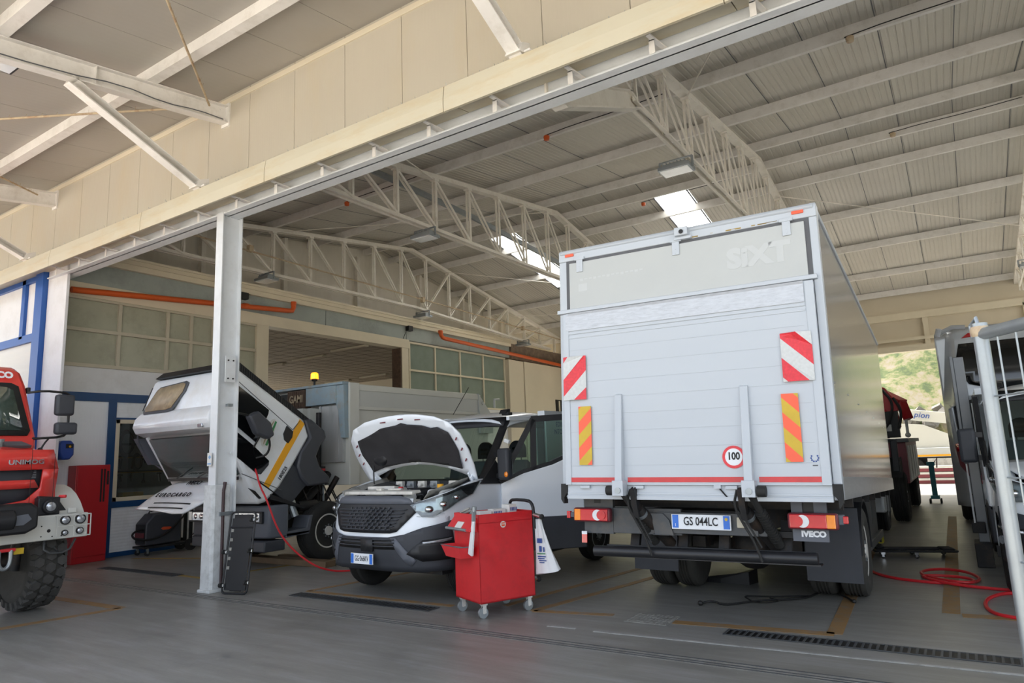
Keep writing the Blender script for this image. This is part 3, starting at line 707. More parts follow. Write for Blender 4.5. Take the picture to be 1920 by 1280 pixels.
# ---- lattice trusses
def truss(x, label, bracket=True):
    t = thing('roof_truss', label, 'truss', (x, 5.9, 6.4), 0, 'lattice roof trusses')
    def tb(p): return (x, p[0], p[1])
    def dbl(g, a, b, w=.055):
        a = V(tb(a)); b = V(tb(b))
        for s in (-.045, .045): g.bar(a + V((s, 0, 0)), b + V((s, 0, 0)), .012, w, up=(0, 0, 1)); g.bar(a + V((s * 1.4, 0, -w / 2)), b + V((s * 1.4, 0, -w / 2)), .045, .01)
    g = MB(); top = [(5.9, zr(5.9) - .06), (RY, RZ - .06), (26.2, zr(26.2) - .06)]
    for a, b in zip(top, top[1:]): g.bar(tb(a), tb(b), .15, .1)
    g.build('top_chord', 'truss_paint', t, world=True, smooth=False)
    g = MB(); dbl(g, (8.15 if x > -5 else 5.95, 6.36), (16.1, 6.42), .08); dbl(g, (16.1, 6.42), (24.6, 6.0), .08)
    g.build('bottom_chord', 'truss_paint', t, world=True, smooth=False)
    zb = lambda y: 6.36 + .06 * (y - 8.15) / 8 if y < 16.1 else 6.42 - .42 * (y - 16.1) / 8.5
    ys = [8.3 + 1.19 * k for k in range(15)]
    for k, y in enumerate(ys):
        y = min(y, 25)
        g = MB(); zt = zr(y) - .1; 
        for s in (-.04, .04): g.bar((x + s, y, zb(y) if y < 24.6 else 5.9), (x + s, y, zt), .03, .05, up=(0, 1, 0))
        g.box(x - .07, x + .07, y - .07, y + .07, zt - .05, zt)
        g.build('post', 'truss_paint', t, world=True, smooth=False)
        if k < len(ys) - 1:
            y2 = ys[k + 1]; g = MB()
            a, b = ((y, zt - .03), (y2, zb(y2) + .04)) if y < 15.5 else ((y, zb(y) + .04), (y2, zr(y2) - .13))
            for s in (-.04, .04): g.bar((x + s, *a), (x + s, *b), .025, .045)
            g.build('diagonal', 'truss_paint', t, world=True, smooth=False)
    g = MB(); g.bar((x, 6.9, 6.35 + .5), (x, 8.3, 6.38), .12, .05); g.bar((x, 5.95, 6.75), (x, 7.1, 6.6), .05, .05)
    g.bar((x, 7.1, zr(7.1) - .1), (x, 7.1, 6.6), .05, .05, up=(0, 1, 0)); g.bar((x, 7.1, 6.6), (x, 8.3, 7.2), .04, .04)
    g.build('end_bracing', 'truss_paint', t, world=True, smooth=False)
    if x < -5: return t
    g = MB()
    g.prism([(5.8, 5.36), (6.1, 5.36), (8.35, 6.3), (8.35, 6.42), (8.1, 6.46), (6.05, 5.62), (5.8, 5.6)], 'x', x - .012, x + .012)
    g.bar((x, 5.8, 5.36), (x, 6.15, 5.36), .16, .02); g.bar((x, 6.12, 5.36), (x, 8.38, 6.31), .16, .02); g.bar((x, 6.0, 5.61), (x, 8.15, 6.47), .12, .02)
    g.build('haunch', 'truss_paint', t, world=True, smooth=False)
    return t
truss(-14.0, 'lattice truss along the office wall above the orange pipes')
truss(-8.7, 'middle lattice truss landing above the white column')
truss(-3.2, 'large lattice truss above the white box truck')
truss(2.05, 'lattice truss above the coach, seen almost edge on')
# long grey cable tray on the middle truss
g = MB(); g.bar((-9.1, 8.0, 7.35), (-9.1, 12.6, 7.3), .06, .12); g.bar((-9.1, 12.6, 7.3), (-9.1, 18.5, 7.0), .06, .12); tag(g.build('cable_tray', 'galv', smooth=False), 'grey cable tray running along the middle truss', 'cable tray')
g = MB(); g.tube([(-13.9, 6.3, 6.88), (-13.9, 18, 6.68), (-13.9, 25.8, 6.47)], .022, 8)
for y in (9.9, 16.3, 22.3): g.box(-13.97, -13.86, y, y + .12, 6.6 + (.2 if y < 12 else (.02 if y < 18 else -.1)), 6.76 + (.2 if y < 12 else (.02 if y < 18 else -.1)))
tag(g.build('water_pipe', 'rust_paint'), 'thin steel pipe running along the truss by the office wall', 'pipe')
# tie rods
for i, (a, b) in enumerate((((-3.2, 10.7, 7.5), (-.6, 6.3, 6.9)), ((-8.7, 10.7, 7.5), (-7.6, 7.2, 7.1)), ((-14, 17.6, 7.9), (-8.7, 21.9, 7.1)), ((-14, 10.7, 7.5), (-8.7, 15.3, 8.1)), ((2.0, 21.9, 7.1), (-3.2, 17.6, 7.9)), ((-14, 21.9, 7.0), (-8.7, 24.0, 6.8)))):
    g = MB(); g.cyl(a, b, .012, 6); tag(g.build('tie_rod', 'truss_paint'), ('thin tie rod bracing the roof ' + ['over the box truck front corner', 'before the middle truss', 'from the office side truss past the skylight', 'between the office side and middle trusses', 'below the right hand rear purlins', 'in the rear corner over the pier'][i]), 'tie rod', 'roof tie rods')
# floodlights under the trusses
def flood(loc, lab, lit=False):
    t = thing('floodlight', lab, 'floodlight', loc, 0, 'floodlights under the trusses')
    g = MB(); g.box(-.26, .26, -.17, .17, 0, .07); g.box(-.2, .2, -.1, .1, .07, .12)
    for k in range(7): g.box(-.2 + k * .06, -.19 + k * .06, -.1, .1, .12, .15)
    g.build('housing', 'galv', t, smooth=False, bev=.006)
    g = MB(); g.box(-.23, .23, -.14, .14, -.012, 0); g.build('lens', 'lamp_white', t, smooth=False)
    g = MB(); g.bar((-.27, 0, .02), (-.27, 0, .2), .02, .04); g.bar((.27, 0, .02), (.27, 0, .2), .02, .04); g.bar((-.28, 0, .2), (.28, 0, .2), .04, .02); g.build('bracket', 'galv', t, smooth=False)
flood((-3.35, 10.35, 6.12), 'grey floodlight under the truss above the box truck')
flood((-8.75, 10.4, 6.14), 'white floodlight under the middle truss')
flood((-13.85, 10.4, 6.14), 'floodlight under the office side truss, near the column')
flood((-14.0, 16.45, 6.14), 'floodlight under the office side truss above the gateway corner')
flood((-13.95, 22.4, 5.9), 'floodlight under the far end of the office side truss')
flood((2.1, 22.0, 6.0), 'floodlight under the truss above the coach')
# orange detector cups on the purlins
for i, (x, y, m_, lab) in enumerate(((-5.85, 10.55, 'orange_pipe', 'orange gas detector on the purlin between two trusses'), (-11.2, 10.55, 'orange_pipe', 'orange gas detector near the office side truss'), (-.65, 10.6, 'rust_paint', 'brown detector on the purlin above the box truck'), (-.43, 16.3, 'rust_paint', 'small detector on the ridge purlin'), (-6.35, 16.6, 'orange_pipe', 'orange detector beside the skylight'))):
    t = thing('gas_detector', lab, 'detector', (x, y, zr(y) - .02), 0, 'gas detectors on the purlins')
    g = MB(); g.lathe([(-.09, .02), (-.08, .05), (-.02, .06), (0, .05)], (0, 0, 0), 'z', 14); g.build('cup', m_, t)
    g = MB(); g.tube([(0, 0, 0), (-.08, .02, .02), (-.04, .05, .05), (.1, .03, .04), (.5, .03, .06), (1.4, .03, .05), (2.3, .03, .08)], .008, 6, smooth=1); g.build('cable', 'black', t)

# ---- front canopy
def zc(y): return 6.8 - .134 * (5.81 - y)
CY0 = 1.95
g = MB(); x = -31
while x < 9:
    g.prism([(CY0, zc(CY0) + .45), (5.85, zc(5.85) + .45), (5.85, zc(5.85) + .53), (CY0, zc(CY0) + .53)], 'x', x, x + .993); x += 1
struct(g.build('roof_canopy', 'canopy_sheet', smooth=False), 'beige sheet roof of the front canopy', 'roof')
for i, y in enumerate((4.62, 2.86, 2.05)):
    g = MB(); z = zc(y) + .28; g.prism([(y - .07, z), (y + .07, z), (y + .07, z + .17), (y - .07, z + .17)], 'x', -31, 9)
    struct(g.build('canopy_purlin', 'steel_white', smooth=False), 'cream canopy purlin, row %d out from the facade' % (i + 1), 'purlin')
for i, x in enumerate((-19.7, -14.24, -8.77, -3.28, 2.2)):
    lab = ('beyond the shopfront', 'above the corner pillar', 'above the white column, floodlight on it', 'above the box truck', 'beyond the box truck')[i]
    t = thing('canopy_beam', 'cream sloping canopy beam and strut ' + lab, 'beam', (x, 5.8, 6.8), 0, 'canopy beams')
    g = MB(); a = (x, 5.8, zc(5.8)); b = (x, CY0, zc(CY0))
    for dz, w, h in ((.008, .14, .016), (.272, .14, .016)): g.bar((x, 5.8, zc(5.8) + dz), (x, CY0, zc(CY0) + dz), w, h)
    g.bar((x, 5.8, zc(5.8) + .14), (x, CY0, zc(CY0) + .14), .012, .27); g.box(x - .09, x + .09, 5.785, 5.81, 6.75, 7.12)
    for y in (3.9, 2.6): g.box(x - .065, x + .065, y, y + .012, zc(y), zc(y) + .27)
    for dy, dz in ((-.1, .06), (-.1, .2)): g.cyl((x + .006, 5.8 + dy, 6.8 + dz), (x + .02, 5.8 + dy, 6.8 + dz), .014, 8)
    g.build('rafter', 'steel_white', t, world=True, smooth=False)
    g = MB(); p0 = V((x, 5.42, 5.66)); p1 = V((x, 3.62, 6.5)); d = (p1 - p0).normalized(); n = V((1, 0, 0)).cross(d)
    g.bar(p0 + V((-.07, 0, 0)), p1 + V((-.07, 0, 0)), .12, .012, up=(1, 0, 0)); g.bar(p0 - n * -.055, p1 - n * -.055, .14, .012, up=n); g.bar(p0 + n * -.055, p1 + n * -.055, .14, .012, up=n)
    g.build('strut', 'steel_white', t, world=True, smooth=False)
    g = MB(); g.prism([(5.3, 5.62), (5.5, 5.66), (5.5, 5.8), (5.36, 5.74)], 'x', x - .09, x + .09); g.box(x - .1, x + .16, 5.38, 5.6, 5.64, 5.66); g.build('strut_foot', 'steel_white', t, world=True, smooth=False)
for i, (a, b) in enumerate((((-5.9, 2.9, 6.75), (-8.66, 5.45, 6.92)), ((-13.0, 2.05, 6.5), (-8.9, 5.3, 6.9)), ((-12.9, 3.9, 6.72), (-14.15, 5.45, 6.92)))):
    g = MB(); g.cyl(a, b, .016, 8)
    for k in range(24):
        p = V(a).lerp(V(b), (k + .5) / 24); g.bar(p, p + V((rs.uniform(-.03, .03), rs.uniform(-.03, .03), .06)), .003, .003)
    tag(g.build('bracing_rod', 'rust_paint'), ['spiked bracing rod rising from the beam above the column', 'spiked bracing rod crossing the canopy to the corner', 'spiked bracing rod by the corner pillar beam'][i], 'rod', 'canopy bracing rods')
g = MB(); pts = [(-8.69, 2.0, zc(2.0) + .05), (-8.69, 3.5, zc(3.5) + .03), (-8.69, 4.2, zc(4.2) + .1), (-8.69, 4.8, zc(4.8) + .02), (-8.69, 5.3, zc(5.3) + .06), (-8.69, 5.7, zc(5.7) + .03)]
g.tube(pts, .008, 6, smooth=1); tag(g.build('power_cable', 'seal'), 'grey cable hanging along the canopy beam above the column', 'cable')
t = thing('floodlight', 'black framed floodlight on the canopy beam at the picture edge', 'floodlight', (-9.0, 3.02, 6.5), 0, None)
g = MB(); g.box(-.2, .14, -.14, .14, 0, .05); g.build('housing', 'black', t, smooth=False, bev=.01)
g = MB(); g.box(-.17, .11, -.11, .11, -.006, 0); g.build('lens', 'lamp_white', t, smooth=False)
# ================================================================== WHITE BOX TRUCK
TQ = Matrix.Rotation(.029, 4, 'Z') @ Matrix.Rotation(-.049, 4, 'X') @ Matrix.Rotation(.015, 4, 'Y')
bt = thing('box_truck', 'white box truck parked rear first with its tail lift folded up', 'truck', (-2.124, 6.147, 1.203), 0, None, rot=TQ)
BI = (Matrix.Translation((-2.124, 6.147, 1.203)) @ TQ).inverted()
def bl(x, y, z): return BI @ V((x, y, z))
H = 2.532; LB = 7.35
g = MB(); g.box(-1.25, 1.25, .03, LB, 0, H); 
g.build('cargo_box', 'mirror_side', bt, smooth=False, bev=.012)
g = MB(); g.box(1.25, 1.262, .06, LB, 0, .17); g.box(1.25, 1.258, .06, LB, .17, .19); g.box(-1.262, -1.25, .06, LB, 0, .17)
for k in range(7): g.cyl((1.25, .3 + k * 1.05, 1.0), (1.256, .3 + k * 1.05, 1.0), .008, 6)
g.box(1.25, 1.256, .06, .1, 0, H - .1)
g.build('side_skirt_rail', 'alu', bt, smooth=False)
g = MB(); g.prism([(-.05, H - .1), (-.05, H + .005), (-.03, H + .03), (.1, H + .03), (.1, H - .1)], 'x', -1.27, 1.27)
g.prism([(-.07, H - .012), (-.05, H + .02), (-.05, H - .03)], 'x', -1.25, 1.25)
g.box(-1.27, -1.18, -.04, .06, 0, H - .1); g.box(1.2, 1.27, -.04, .06, 0, H - .1); g.cyl((-1.25, .03, H - .01), (-1.25, LB, H - .01), .02, 10); g.cyl((1.25, .03, H - .01), (1.25, LB, H - .01), .02, 10)
g.build('rear_frame', 'truck_white', bt, smooth=False, bev=.008)
g = MB(); g.box(-1.185, 1.205, -.042, -.02, 1.9, 2.435); g.build('door_seal', 'seal', bt, smooth=False)
g = MB(); g.box(-1.145, 1.165, -.056, -.03, 1.9, 2.4); f = g.build('upper_flap', 'truck_board', bt, smooth=False, bev=.004)
text('SiXT', 'ghost_lettering', (.76, -.058, 2.15), (1, 0, 0), (0, 0, 1), .25, 'ghost', f, ext=.0005, sx=1.1, bold=.014, world=False).parent = bt
g = MB()
for i in range(14): g.box(-1.02 + i * .05, -.985 + i * .05, -.0575, -.056, 2.19 + (.01 if i % 3 else 0), 2.215)
g.box(-1.04, -.94, -.0575, -.056, 2.08, 2.16); g.build('ghost_marks', 'ghost', bt, smooth=False)
for x in (-1.02, .01, 1.02):
    g = MB(); g.box(x - .035, x + .035, -.07, -.056, 2.29, 2.43); g.box(x - .055, x + .055, -.075, -.05, 2.42, 2.45); 
    for z in (2.31, 2.35): g.cyl((x, -.072, z), (x, -.068, z), .008, 6)
    g.build('flap_hinge', 'truck_white', bt, smooth=False, bev=.003)
g = MB(); g.box(-1.28, 1.235, -.085, -.03, 1.86, 1.9); g.build('flap_rail', 'truck_white', bt, smooth=False, bev=.006)
g = MB(); g.box(.02, .15, -.13, -.04, 2.46, 2.54); g.cyl((.09, -.13, 2.49), (.09, -.145, 2.49), .022, 10, m=1); g.box(.0, .17, -.09, -.04, 2.43, 2.46); g.build('rear_camera', ['truck_white', 'black'], bt, smooth=False, bev=.006)
for x in (-1.14, 1.12):
    g = MB(); g.box(x - .05, x + .05, -.066, -.05, 2.475, 2.505); o = g.build('clearance_lamp', 'reflect_orange', bt, smooth=False, bev=.006); o['label'] = 'small orange clearance lamp'
g = MB(); rs = random.Random(4)
for k in range(16): x = rs.uniform(-.2, .95); g.box(x, x + rs.uniform(.02, .09), -.0515, -.05, 2.437 + rs.uniform(0, .01), 2.45)
g.build('rust_marks', 'line_yellow', bt, smooth=False)
# tail lift platform
pl = MB(); pl.box(-1.2, 1.2, -.1, -.055, .12, 1.845)
for k in range(9): pl.box(-1.14, 1.1, -.1015, -.1, .3 + k * .165, .303 + k * .165, m=1)
mm('seam', 'a9b0b6', .5)
pf = pl.build('tail_lift_platform', ['truck_white', 'seam'], bt, smooth=False, bev=.004)
g = MB(); g.prism([(-.103, 1.66), (-.06, 1.85), (-.1, 1.85), (-.112, 1.82), (-.112, 1.66)], 'x', -1.17, 1.12); g.build('tread_strip', 'alu_worn', pf, smooth=False)
g = MB(); g.box(-1.17, 1.12, -.108, -.1, 1.625, 1.65); g.box(-1.17, 1.12, -.106, -.1, 1.58, 1.6); g.box(1.13, 1.2, -.11, -.1, .12, 1.84); g.box(-1.2, -1.14, -.11, -.1, .12, 1.84); g.build('platform_edge', 'truck_white', pf, smooth=False, bev=.002)
def board(name, x0, z0, w, h, curl, ms, slope, label, warp=0):
    g = MB()
    def F(x, y):
        return (x0 + x + warp * (1 - y / h) * .1, -.112 - .03 * math.sin(math.pi * x / w) * curl - .01, z0 + y)
    stripes(g, lambda x, y: F(x, y), w, h, .17 if ms[0] == 'reflect_red' else .125, slope, .04)
    o = g.build(name, ms, pf, smooth=False, solid=.006, fix=False); o['label'] = label; return o
board('warning_board', -1.2, .95, .25, .44, 1, ['reflect_red', 'reflect_white'], 1.0, 'red and white striped warning board')
board('warning_board', .9, .98, .25, .42, 1, ['reflect_red', 'reflect_white'], -1.0, 'red and white striped warning board')
board('hazard_strip', -1.04, .31, .135, .57, 0, ['reflect_orange', 'reflect_yellow'], 1.0, 'orange and yellow striped hazard strip')
board('hazard_strip', .87, .31, .135, .57, 0, ['reflect_orange', 'reflect_yellow'], -1.0, 'orange and yellow striped hazard strip')
g = MB(); g.cyl((.44, -.108, .36), (.44, -.1025, .36), .098, 32); g.cyl((.44, -.1095, .36), (.44, -.1025, .36), .074, 32, m=1)
so_ = g.build('speed_sticker', ['reflect_red', 'plate_white'], pf, smooth=False); so_['label'] = 'round red and white speed limit sticker'
text('100', 'lettering', (.44, -.1105, .365), (1, 0, 0), (0, 0, 1), .088, 'ink', so_, ext=.0005, sx=.82, bold=.003)
g = MB()
for k in range(10):
    a = 2 * math.pi * k / 10
    if k not in (2, 3): g.cyl((1.09 + .028 * math.cos(a), -.103, .34 + .028 * math.sin(a)), (1.09 + .028 * math.cos(a), -.1005, .34 + .028 * math.sin(a)), .007, 8)
g.box(1.07, 1.11, -.1025, -.1005, .275, .285, m=1); g.build('inspection_sticker', ['ink_blue', 'seal'], pf, smooth=False)
for a, b in ((-1.2, -.68), (-.55, .51), (.64, 1.15)):
    g = MB(); g.box(a, b, -.106, -.1, .145, .19); g.build('reflective_tape', 'lamp_red', pf, smooth=False)
for x in (-.61, .57):
    g = MB(); g.prism([(-.1, .98), (-.125, .97), (-.19, .12), (-.2, .05), (-.1, .05)], 'x', x - .04, x + .03)
    g.box(x - .06, x + .05, -.21, -.1, .02, .16); g.build('lift_arm', 'truck_white', pf, smooth=False, bev=.005)
    g = MB(); s = -1 if x < 0 else 1
    g.cyl((x + s * .06, -.16, .07), (x + s * .13, -.16, .07), .045, 16, m=0); g.cyl((x, -.22, .07), (x, -.2, .07), .028, 12, m=1); g.build('pivot_pin', ['rubber', 'galv'], pf, smooth=True)
g = MB(); g.box(-1.2, 1.2, -.07, 0, .0, .12); g.box(-1.2, 1.2, -.085, 0, -.015, .02); g.box(-1.2, 1.2, -.075, -.05, .03, .05)
for x in (-1.05, -.5, .35): g.box(x, x + .1, -.1, -.07, .085, .115)
g.build('rear_sill', 'truck_white', bt, smooth=False, bev=.004)
for s in (-1, 1):
    g = MB(); g.prism([(s * 1.2, .13), (s * 1.27, .13), (s * 1.27, -.02), (s * 1.245, -.06), (s * 1.235, -.06), (s * 1.235, .0), (s * 1.2, .05)], 'y', -.08, .0); g.build('corner_buffer', 'rubber', bt, smooth=False)
# chassis below
g = MB()
for x in (-.42, .42): g.box(x - .04, x + .04, .3, 9.4, -.33, -.1)
for y in (.35, 1.4, 3.2, 4.6, 6.2): g.box(-.42, .42, y, y + .1, -.3, -.12)
for y in (.5, 1.3, 2.2, 3.1, 4.0, 5.0, 6.0, 7.0): g.box(-1.2, 1.2, y, y + .07, -.1, 0)
g.box(-.9, .9, .25, .35, -.33, -.28)
ch = g.build('chassis', 'chassis', bt, smooth=False)
g = MB(); g.box(-.82, -.14, .15, .2, -.34, -.1); g.box(.36, .62, .15, .2, -.32, -.1); g.box(-.36, .55, .12, .16, -.32, -.13)
g.prism([(-.42, -.14), (-.3, -.14), (-.24, -.2), (-.2, -.34), (-.38, -.34)], 'y', .1, .16); g.box(.38, .44, .09, .13, -.25, -.16, m=1); g.box(-.4, -.24, .09, .14, -.34, -.33)
g.build('plate_carrier', ['chassis_grey', 'window_frame'], bt, smooth=False, bev=.006)
g = MB(); g.box(-.21, .33, .085, .1, -.275, -.145); g.box(-.2, -.145, .08, .086, -.265, -.15, m=1); g.box(.265, .32, .08, .086, -.265, -.15, m=1)
g.lathe([(0, .014), (.002, .014)], (.292, .078, -.18), 'y', 14, m=2)
np_ = g.build('number_plate', ['plate_white', 'plate_blue', 'reflect_yellow'], bt, smooth=False, bev=.002)
text('GS 044LC', 'lettering', (.06, .079, -.207), (1, 0, 0), (0, 0, 1), .105, 'ink', np_, ext=.0005, sx=.72, bold=.0012)
text('I', 'lettering', (-.172, .079, -.24), (1, 0, 0), (0, 0, 1), .04, 'plate_white', np_, ext=.0005)
# lamps
for s, x0, x1, z0, z1 in ((-1, -1.2, -.83, -.225, -.115), (1, .82, 1.19, -.23, -.12)):
    xo, xi = (x0, x1) if s < 0 else (x1, x0); zc_ = (z0 + z1) / 2
    g = MB(); g.box(x0 - .012, x1 + .012, .06, .14, z0 - .012, z1 + .012); lm = g.build('tail_lamp', 'maroon', bt, bev=.02)
    def seg(a, b, m_, n_):
        g = MB(); u, v = sorted((xo + (xi - xo) * a, xo + (xi - xo) * b)); g.box(u, v, .045, .062, z0, z1); g.build(n_, m_, lm, smooth=False, bev=.006)
    seg(.02, .2, 'lamp_orange', 'indicator_lens'); seg(.2, .98, 'lamp_red', 'red_lens')
    cx = xo + (xi - xo) * .7
    g = MB(); g.cyl((cx, .04, zc_), (cx, .047, zc_), .052, 22); g.build('reverse_lens', 'lamp_white', lm)
    g = MB(); g.cyl((cx + (xi - xo) * .11, .034, zc_), (cx + (xi - xo) * .11, .047, zc_), .045, 22); g.build('fog_lens', 'lamp_red', lm)
g = MB(); g.box(-1.13, -.93, .15, .2, -.35, 0); g.box(-.93, -.82, .15, .2, -.35, 0); g.box(-1.02, -.95, .148, .15, -.06, 0, m=1); g.build('lamp_bracket', ['chassis_grey', 'black'], bt, smooth=False)
g = MB(); g.box(.83, 1.11, .15, .19, -.345, -.24); g.box(.83, .92, .15, .19, -.24, 0); g.box(1.01, 1.11, .15, .19, -.24, 0); g.box(.92, 1.01, .17, .19, -.12, 0, m=1)
lb = g.build('lamp_bracket', ['plastic_grey', 'black'], bt, smooth=False)
text('IVECO', 'lettering', (.995, .147, -.285), (1, 0, 0), (0, 0, 1), .064, 'plate_white', lb, ext=.0005, sx=1.05, bold=.004)
g = MB(); g.box(1.19, 1.24, .1, .2, -.2, -.12); g.box(1.235, 1.275, .09, .13, -.19, -.13, m=1); g.build('side_reflector', ['plastic_grey', 'lamp_red'], bt, smooth=False, bev=.006)
g = MB(); g.box(-1.3, -1.26, .09, .13, -.21, -.14, m=1); g.box(-1.28, -1.2, .1, .16, -.2, -.15); g.build('side_reflector', ['plastic_grey', 'lamp_red'], bt, smooth=False, bev=.006)
g = MB(); g.box(-1.14, -1.085, .1, .11, -.44, -.36, m=0); g.box(-1.14, -1.085, .1, .11, -.36, -.33, m=1); g.build('marker_strip', ['lamp_red', 'plate_white'], bt, smooth=False)
g = MB(); g.cyl((-1.0, .1, -.51), (1.02, .1, -.48), .05, 20); g.bar((-1.0, .15, -.55), (1.04, .15, -.53), .14, .012); g.bar((-.9, .17, -.5), (1.0, .17, -.48), .02, .1)
mm('bar_black', '1f2023', .4, var=.1); g.build('underrun_bar', 'bar_black', bt)
for x in (-.18, .2, .74, -.66):
    g = MB(); g.bar((x, .3, -.48), (x, .4, -.2), .09, .05); g.build('bar_bracket', 'chassis', bt, smooth=False)
# lift springs and rams
for s, x in ((-1, -.6), (1, .56)):
    g = MB(); a = V((x + .01, -.12, .03)); b = V((x + .16, .28, -.42)) if s < 0 else V((x + .13, .28, -.4))
    g.cyl(a, a.lerp(b, .4), .03, 12); g.cyl(a.lerp(b, .3), b, .042, 14)
    for k in range(12): g.cyl(a.lerp(b, .32 + k * .05), a.lerp(b, .34 + k * .05), .05, 12)
    g.build('lift_ram', 'rubber', bt)
    x2 = x + (.1 if s < 0 else -.08)
    g = MB(); g.bar((x2, -.1, .09), (x2, .0, -.16), .05, .1); g.cyl((x2, 0, -.1), (x2 + .17, .4, -.44), .055, 14); g.cyl((x2 + .015, .03, -.14), (x2 + .02, .05, -.155), .06, 14, m=1)
    g.build('tilt_cylinder', ['chassis', 'galv'], bt)
    g = MB(); g.tube([(x2 - .04, -.08, .08), (x2 - .07, -.1, -.05), (x2 - .02, -.03, -.2), (x2 + .06, 0, -.35), (x2 + .11, .02, -.52)], .011, 7, smooth=2); g.tube([(x2 + .02, -.1, .1), (x2 - .04, -.1, -.05), (x2 + .02, -.02, -.2), (x2 + .12, 0, -.4)], .008, 7, smooth=2); g.build('hydraulic_hose', 'rubber', bt)
g = MB(); g.cyl((.29, -.09, .1), (.46, -.05, -.12), .007, 6); g.box(.25, .31, -.1, -.07, .09, .12, m=1); g.build('safety_cable', ['black', 'truck_white'], bt, smooth=False)
# wheels and mudflaps
yl = 2.35
for s in (-1, 1):
    for k, x in enumerate((s * 1.06, s * .75)):
        p = Matrix.Translation((-2.124, 6.147, 1.203)) @ TQ @ V((x, yl, 0)); c = bl(p.x, p.y, .475)
        wheel(bt, (x, c.y, c.z), .475, .27, s, tyre='rubber_dusty', rim='rim_white' if s > 0 else 'chassis')
    g = MB(); g.box(*sorted((s * .68, s * 1.2)), 1.62, 1.64, -.85, -.12); g.build('mudflap', 'plastic_dark', bt, smooth=False)
    g = MB(); a = [(c.y + .56 * math.cos(t), c.z + .56 * math.sin(t)) for t in [math.pi * k / 12 for k in range(13)]]
    b = [(c.y + .53 * math.cos(t), c.z + .53 * math.sin(t)) for t in [math.pi * k / 12 for k in range(12, -1, -1)]]
    g.prism(a + b, 'x', *sorted((s * .64, s * 1.2))); g.build('mudguard', 'plastic_black', bt)
g = MB(); g.cyl((-.9, yl, c.z), (.9, yl, c.z), .09, 14); g.ball((0, yl, c.z), .26, 16); g.box(-.6, -.45, yl - .4, yl + .4, c.z, c.z + .12)
g.box(.45, .6, yl - .4, yl + .4, c.z, c.z + .12); g.build('rear_axle', 'chassis', bt)
# side equipment and cab
g = MB(); g.box(.7, 1.15, 3.1, 3.9, -.62, -.1); g.box(.72, 1.12, 4.2, 5.1, -.62, -.12); g.bar((1.14, 3.1, -.63), (1.14, 5.4, -.6), .05, .1); g.box(.9, 1.15, 3.95, 4.0, -.4, -.1); g.build('equipment_box', 'chassis_grey', bt, smooth=False, bev=.01)
g = MB(); g.cyl((-.95, 3.2, -.4), (-.95, 4.6, -.4), .3, 20); g.build('fuel_tank', 'alu', bt)
cb = MB(); cb.prism([(7.5, -.4), (9.35, -.5), (9.4, .35), (9.1, 1.25), (8.8, 1.5), (7.5, 1.5)], 'x', -1.08, 1.08); cabo = cb.build('cab', 'van_white', bt, bev=.05)
g = MB(); g.prism([(8.15, .4), (9.1, .45), (8.9, 1.15), (8.15, 1.15)], 'x', -1.09, 1.09); g.build('side_window', 'dark_glass', cabo, smooth=False)
p = Matrix.Translation((-2.124, 6.147, 1.203)) @ TQ @ V((.95, 8.55, 0)); c2 = bl(p.x, p.y, .475)
for s in (-1, 1): wheel(bt, (s * .95, c2.y, c2.z), .475, .27, s, tyre='rubber')
g = MB(); g.box(1.2, 1.32, 8.9, 9.0, .3, .9); g.bar((1.05, 9.0, .9), (1.26, 9.0, .9), .03, .03); g.build('mirror', 'plastic_black', bt, bev=.02)
# ================================================================== DELIVERY VANS
PLAN = [(0, 0, -.92), (.3, .3, -.905), (.55, .54, -.86), (.75, .73, -.77), (.9, .85, -.66), (1.05, .93, -.52), (1.2, .965, -.37), (1.5, .99, -.08), (2.05, 1.0, .47), (4, 1.0, 2.42)]
def plan(w):
    s = -1 if w < 0 else 1; w = abs(w)
    for (a, xa, ya), (b, xb, yb) in zip(PLAN, PLAN[1:]):
        if w <= b:
            t = (w - a) / (b - a); return s * (xa + (xb - xa) * t), ya + (yb - ya) * t
    return s, yb
def vs(w, z, off=0):
    x, y = plan(w); x1, y1 = plan(w + .02); tx, ty = x1 - x, y1 - y; l = math.hypot(tx, ty) or 1
    nx, ny = ty / l, -tx / l
    ff = max(0, 1 - abs(w) / 1.35)
    y += ff * .42 * max(0, z - .85) + .05 * ff * (z < .6) * 0
    x *= 1 - .05 * max(0, z - .9)
    if z < .62: y += .10 * max(0, 1 - abs(w) / 1.6) * (.62 - z) / .25
    return (x + nx * off, y + ny * off, z)
def vpatch(name, polys, m, parent, off, both=False, du=.07, dv=.07, solid=.012, bev=0):
    g = MB()
    for p in polys:
        patch(g, p, lambda u, v: vs(u, v, off), du, dv)
        if both: patch(g, [(-a, b) for a, b in p], lambda u, v: vs(u, v, off), du, dv)
    return g.build(name, m, parent, solid=solid, ang=50)
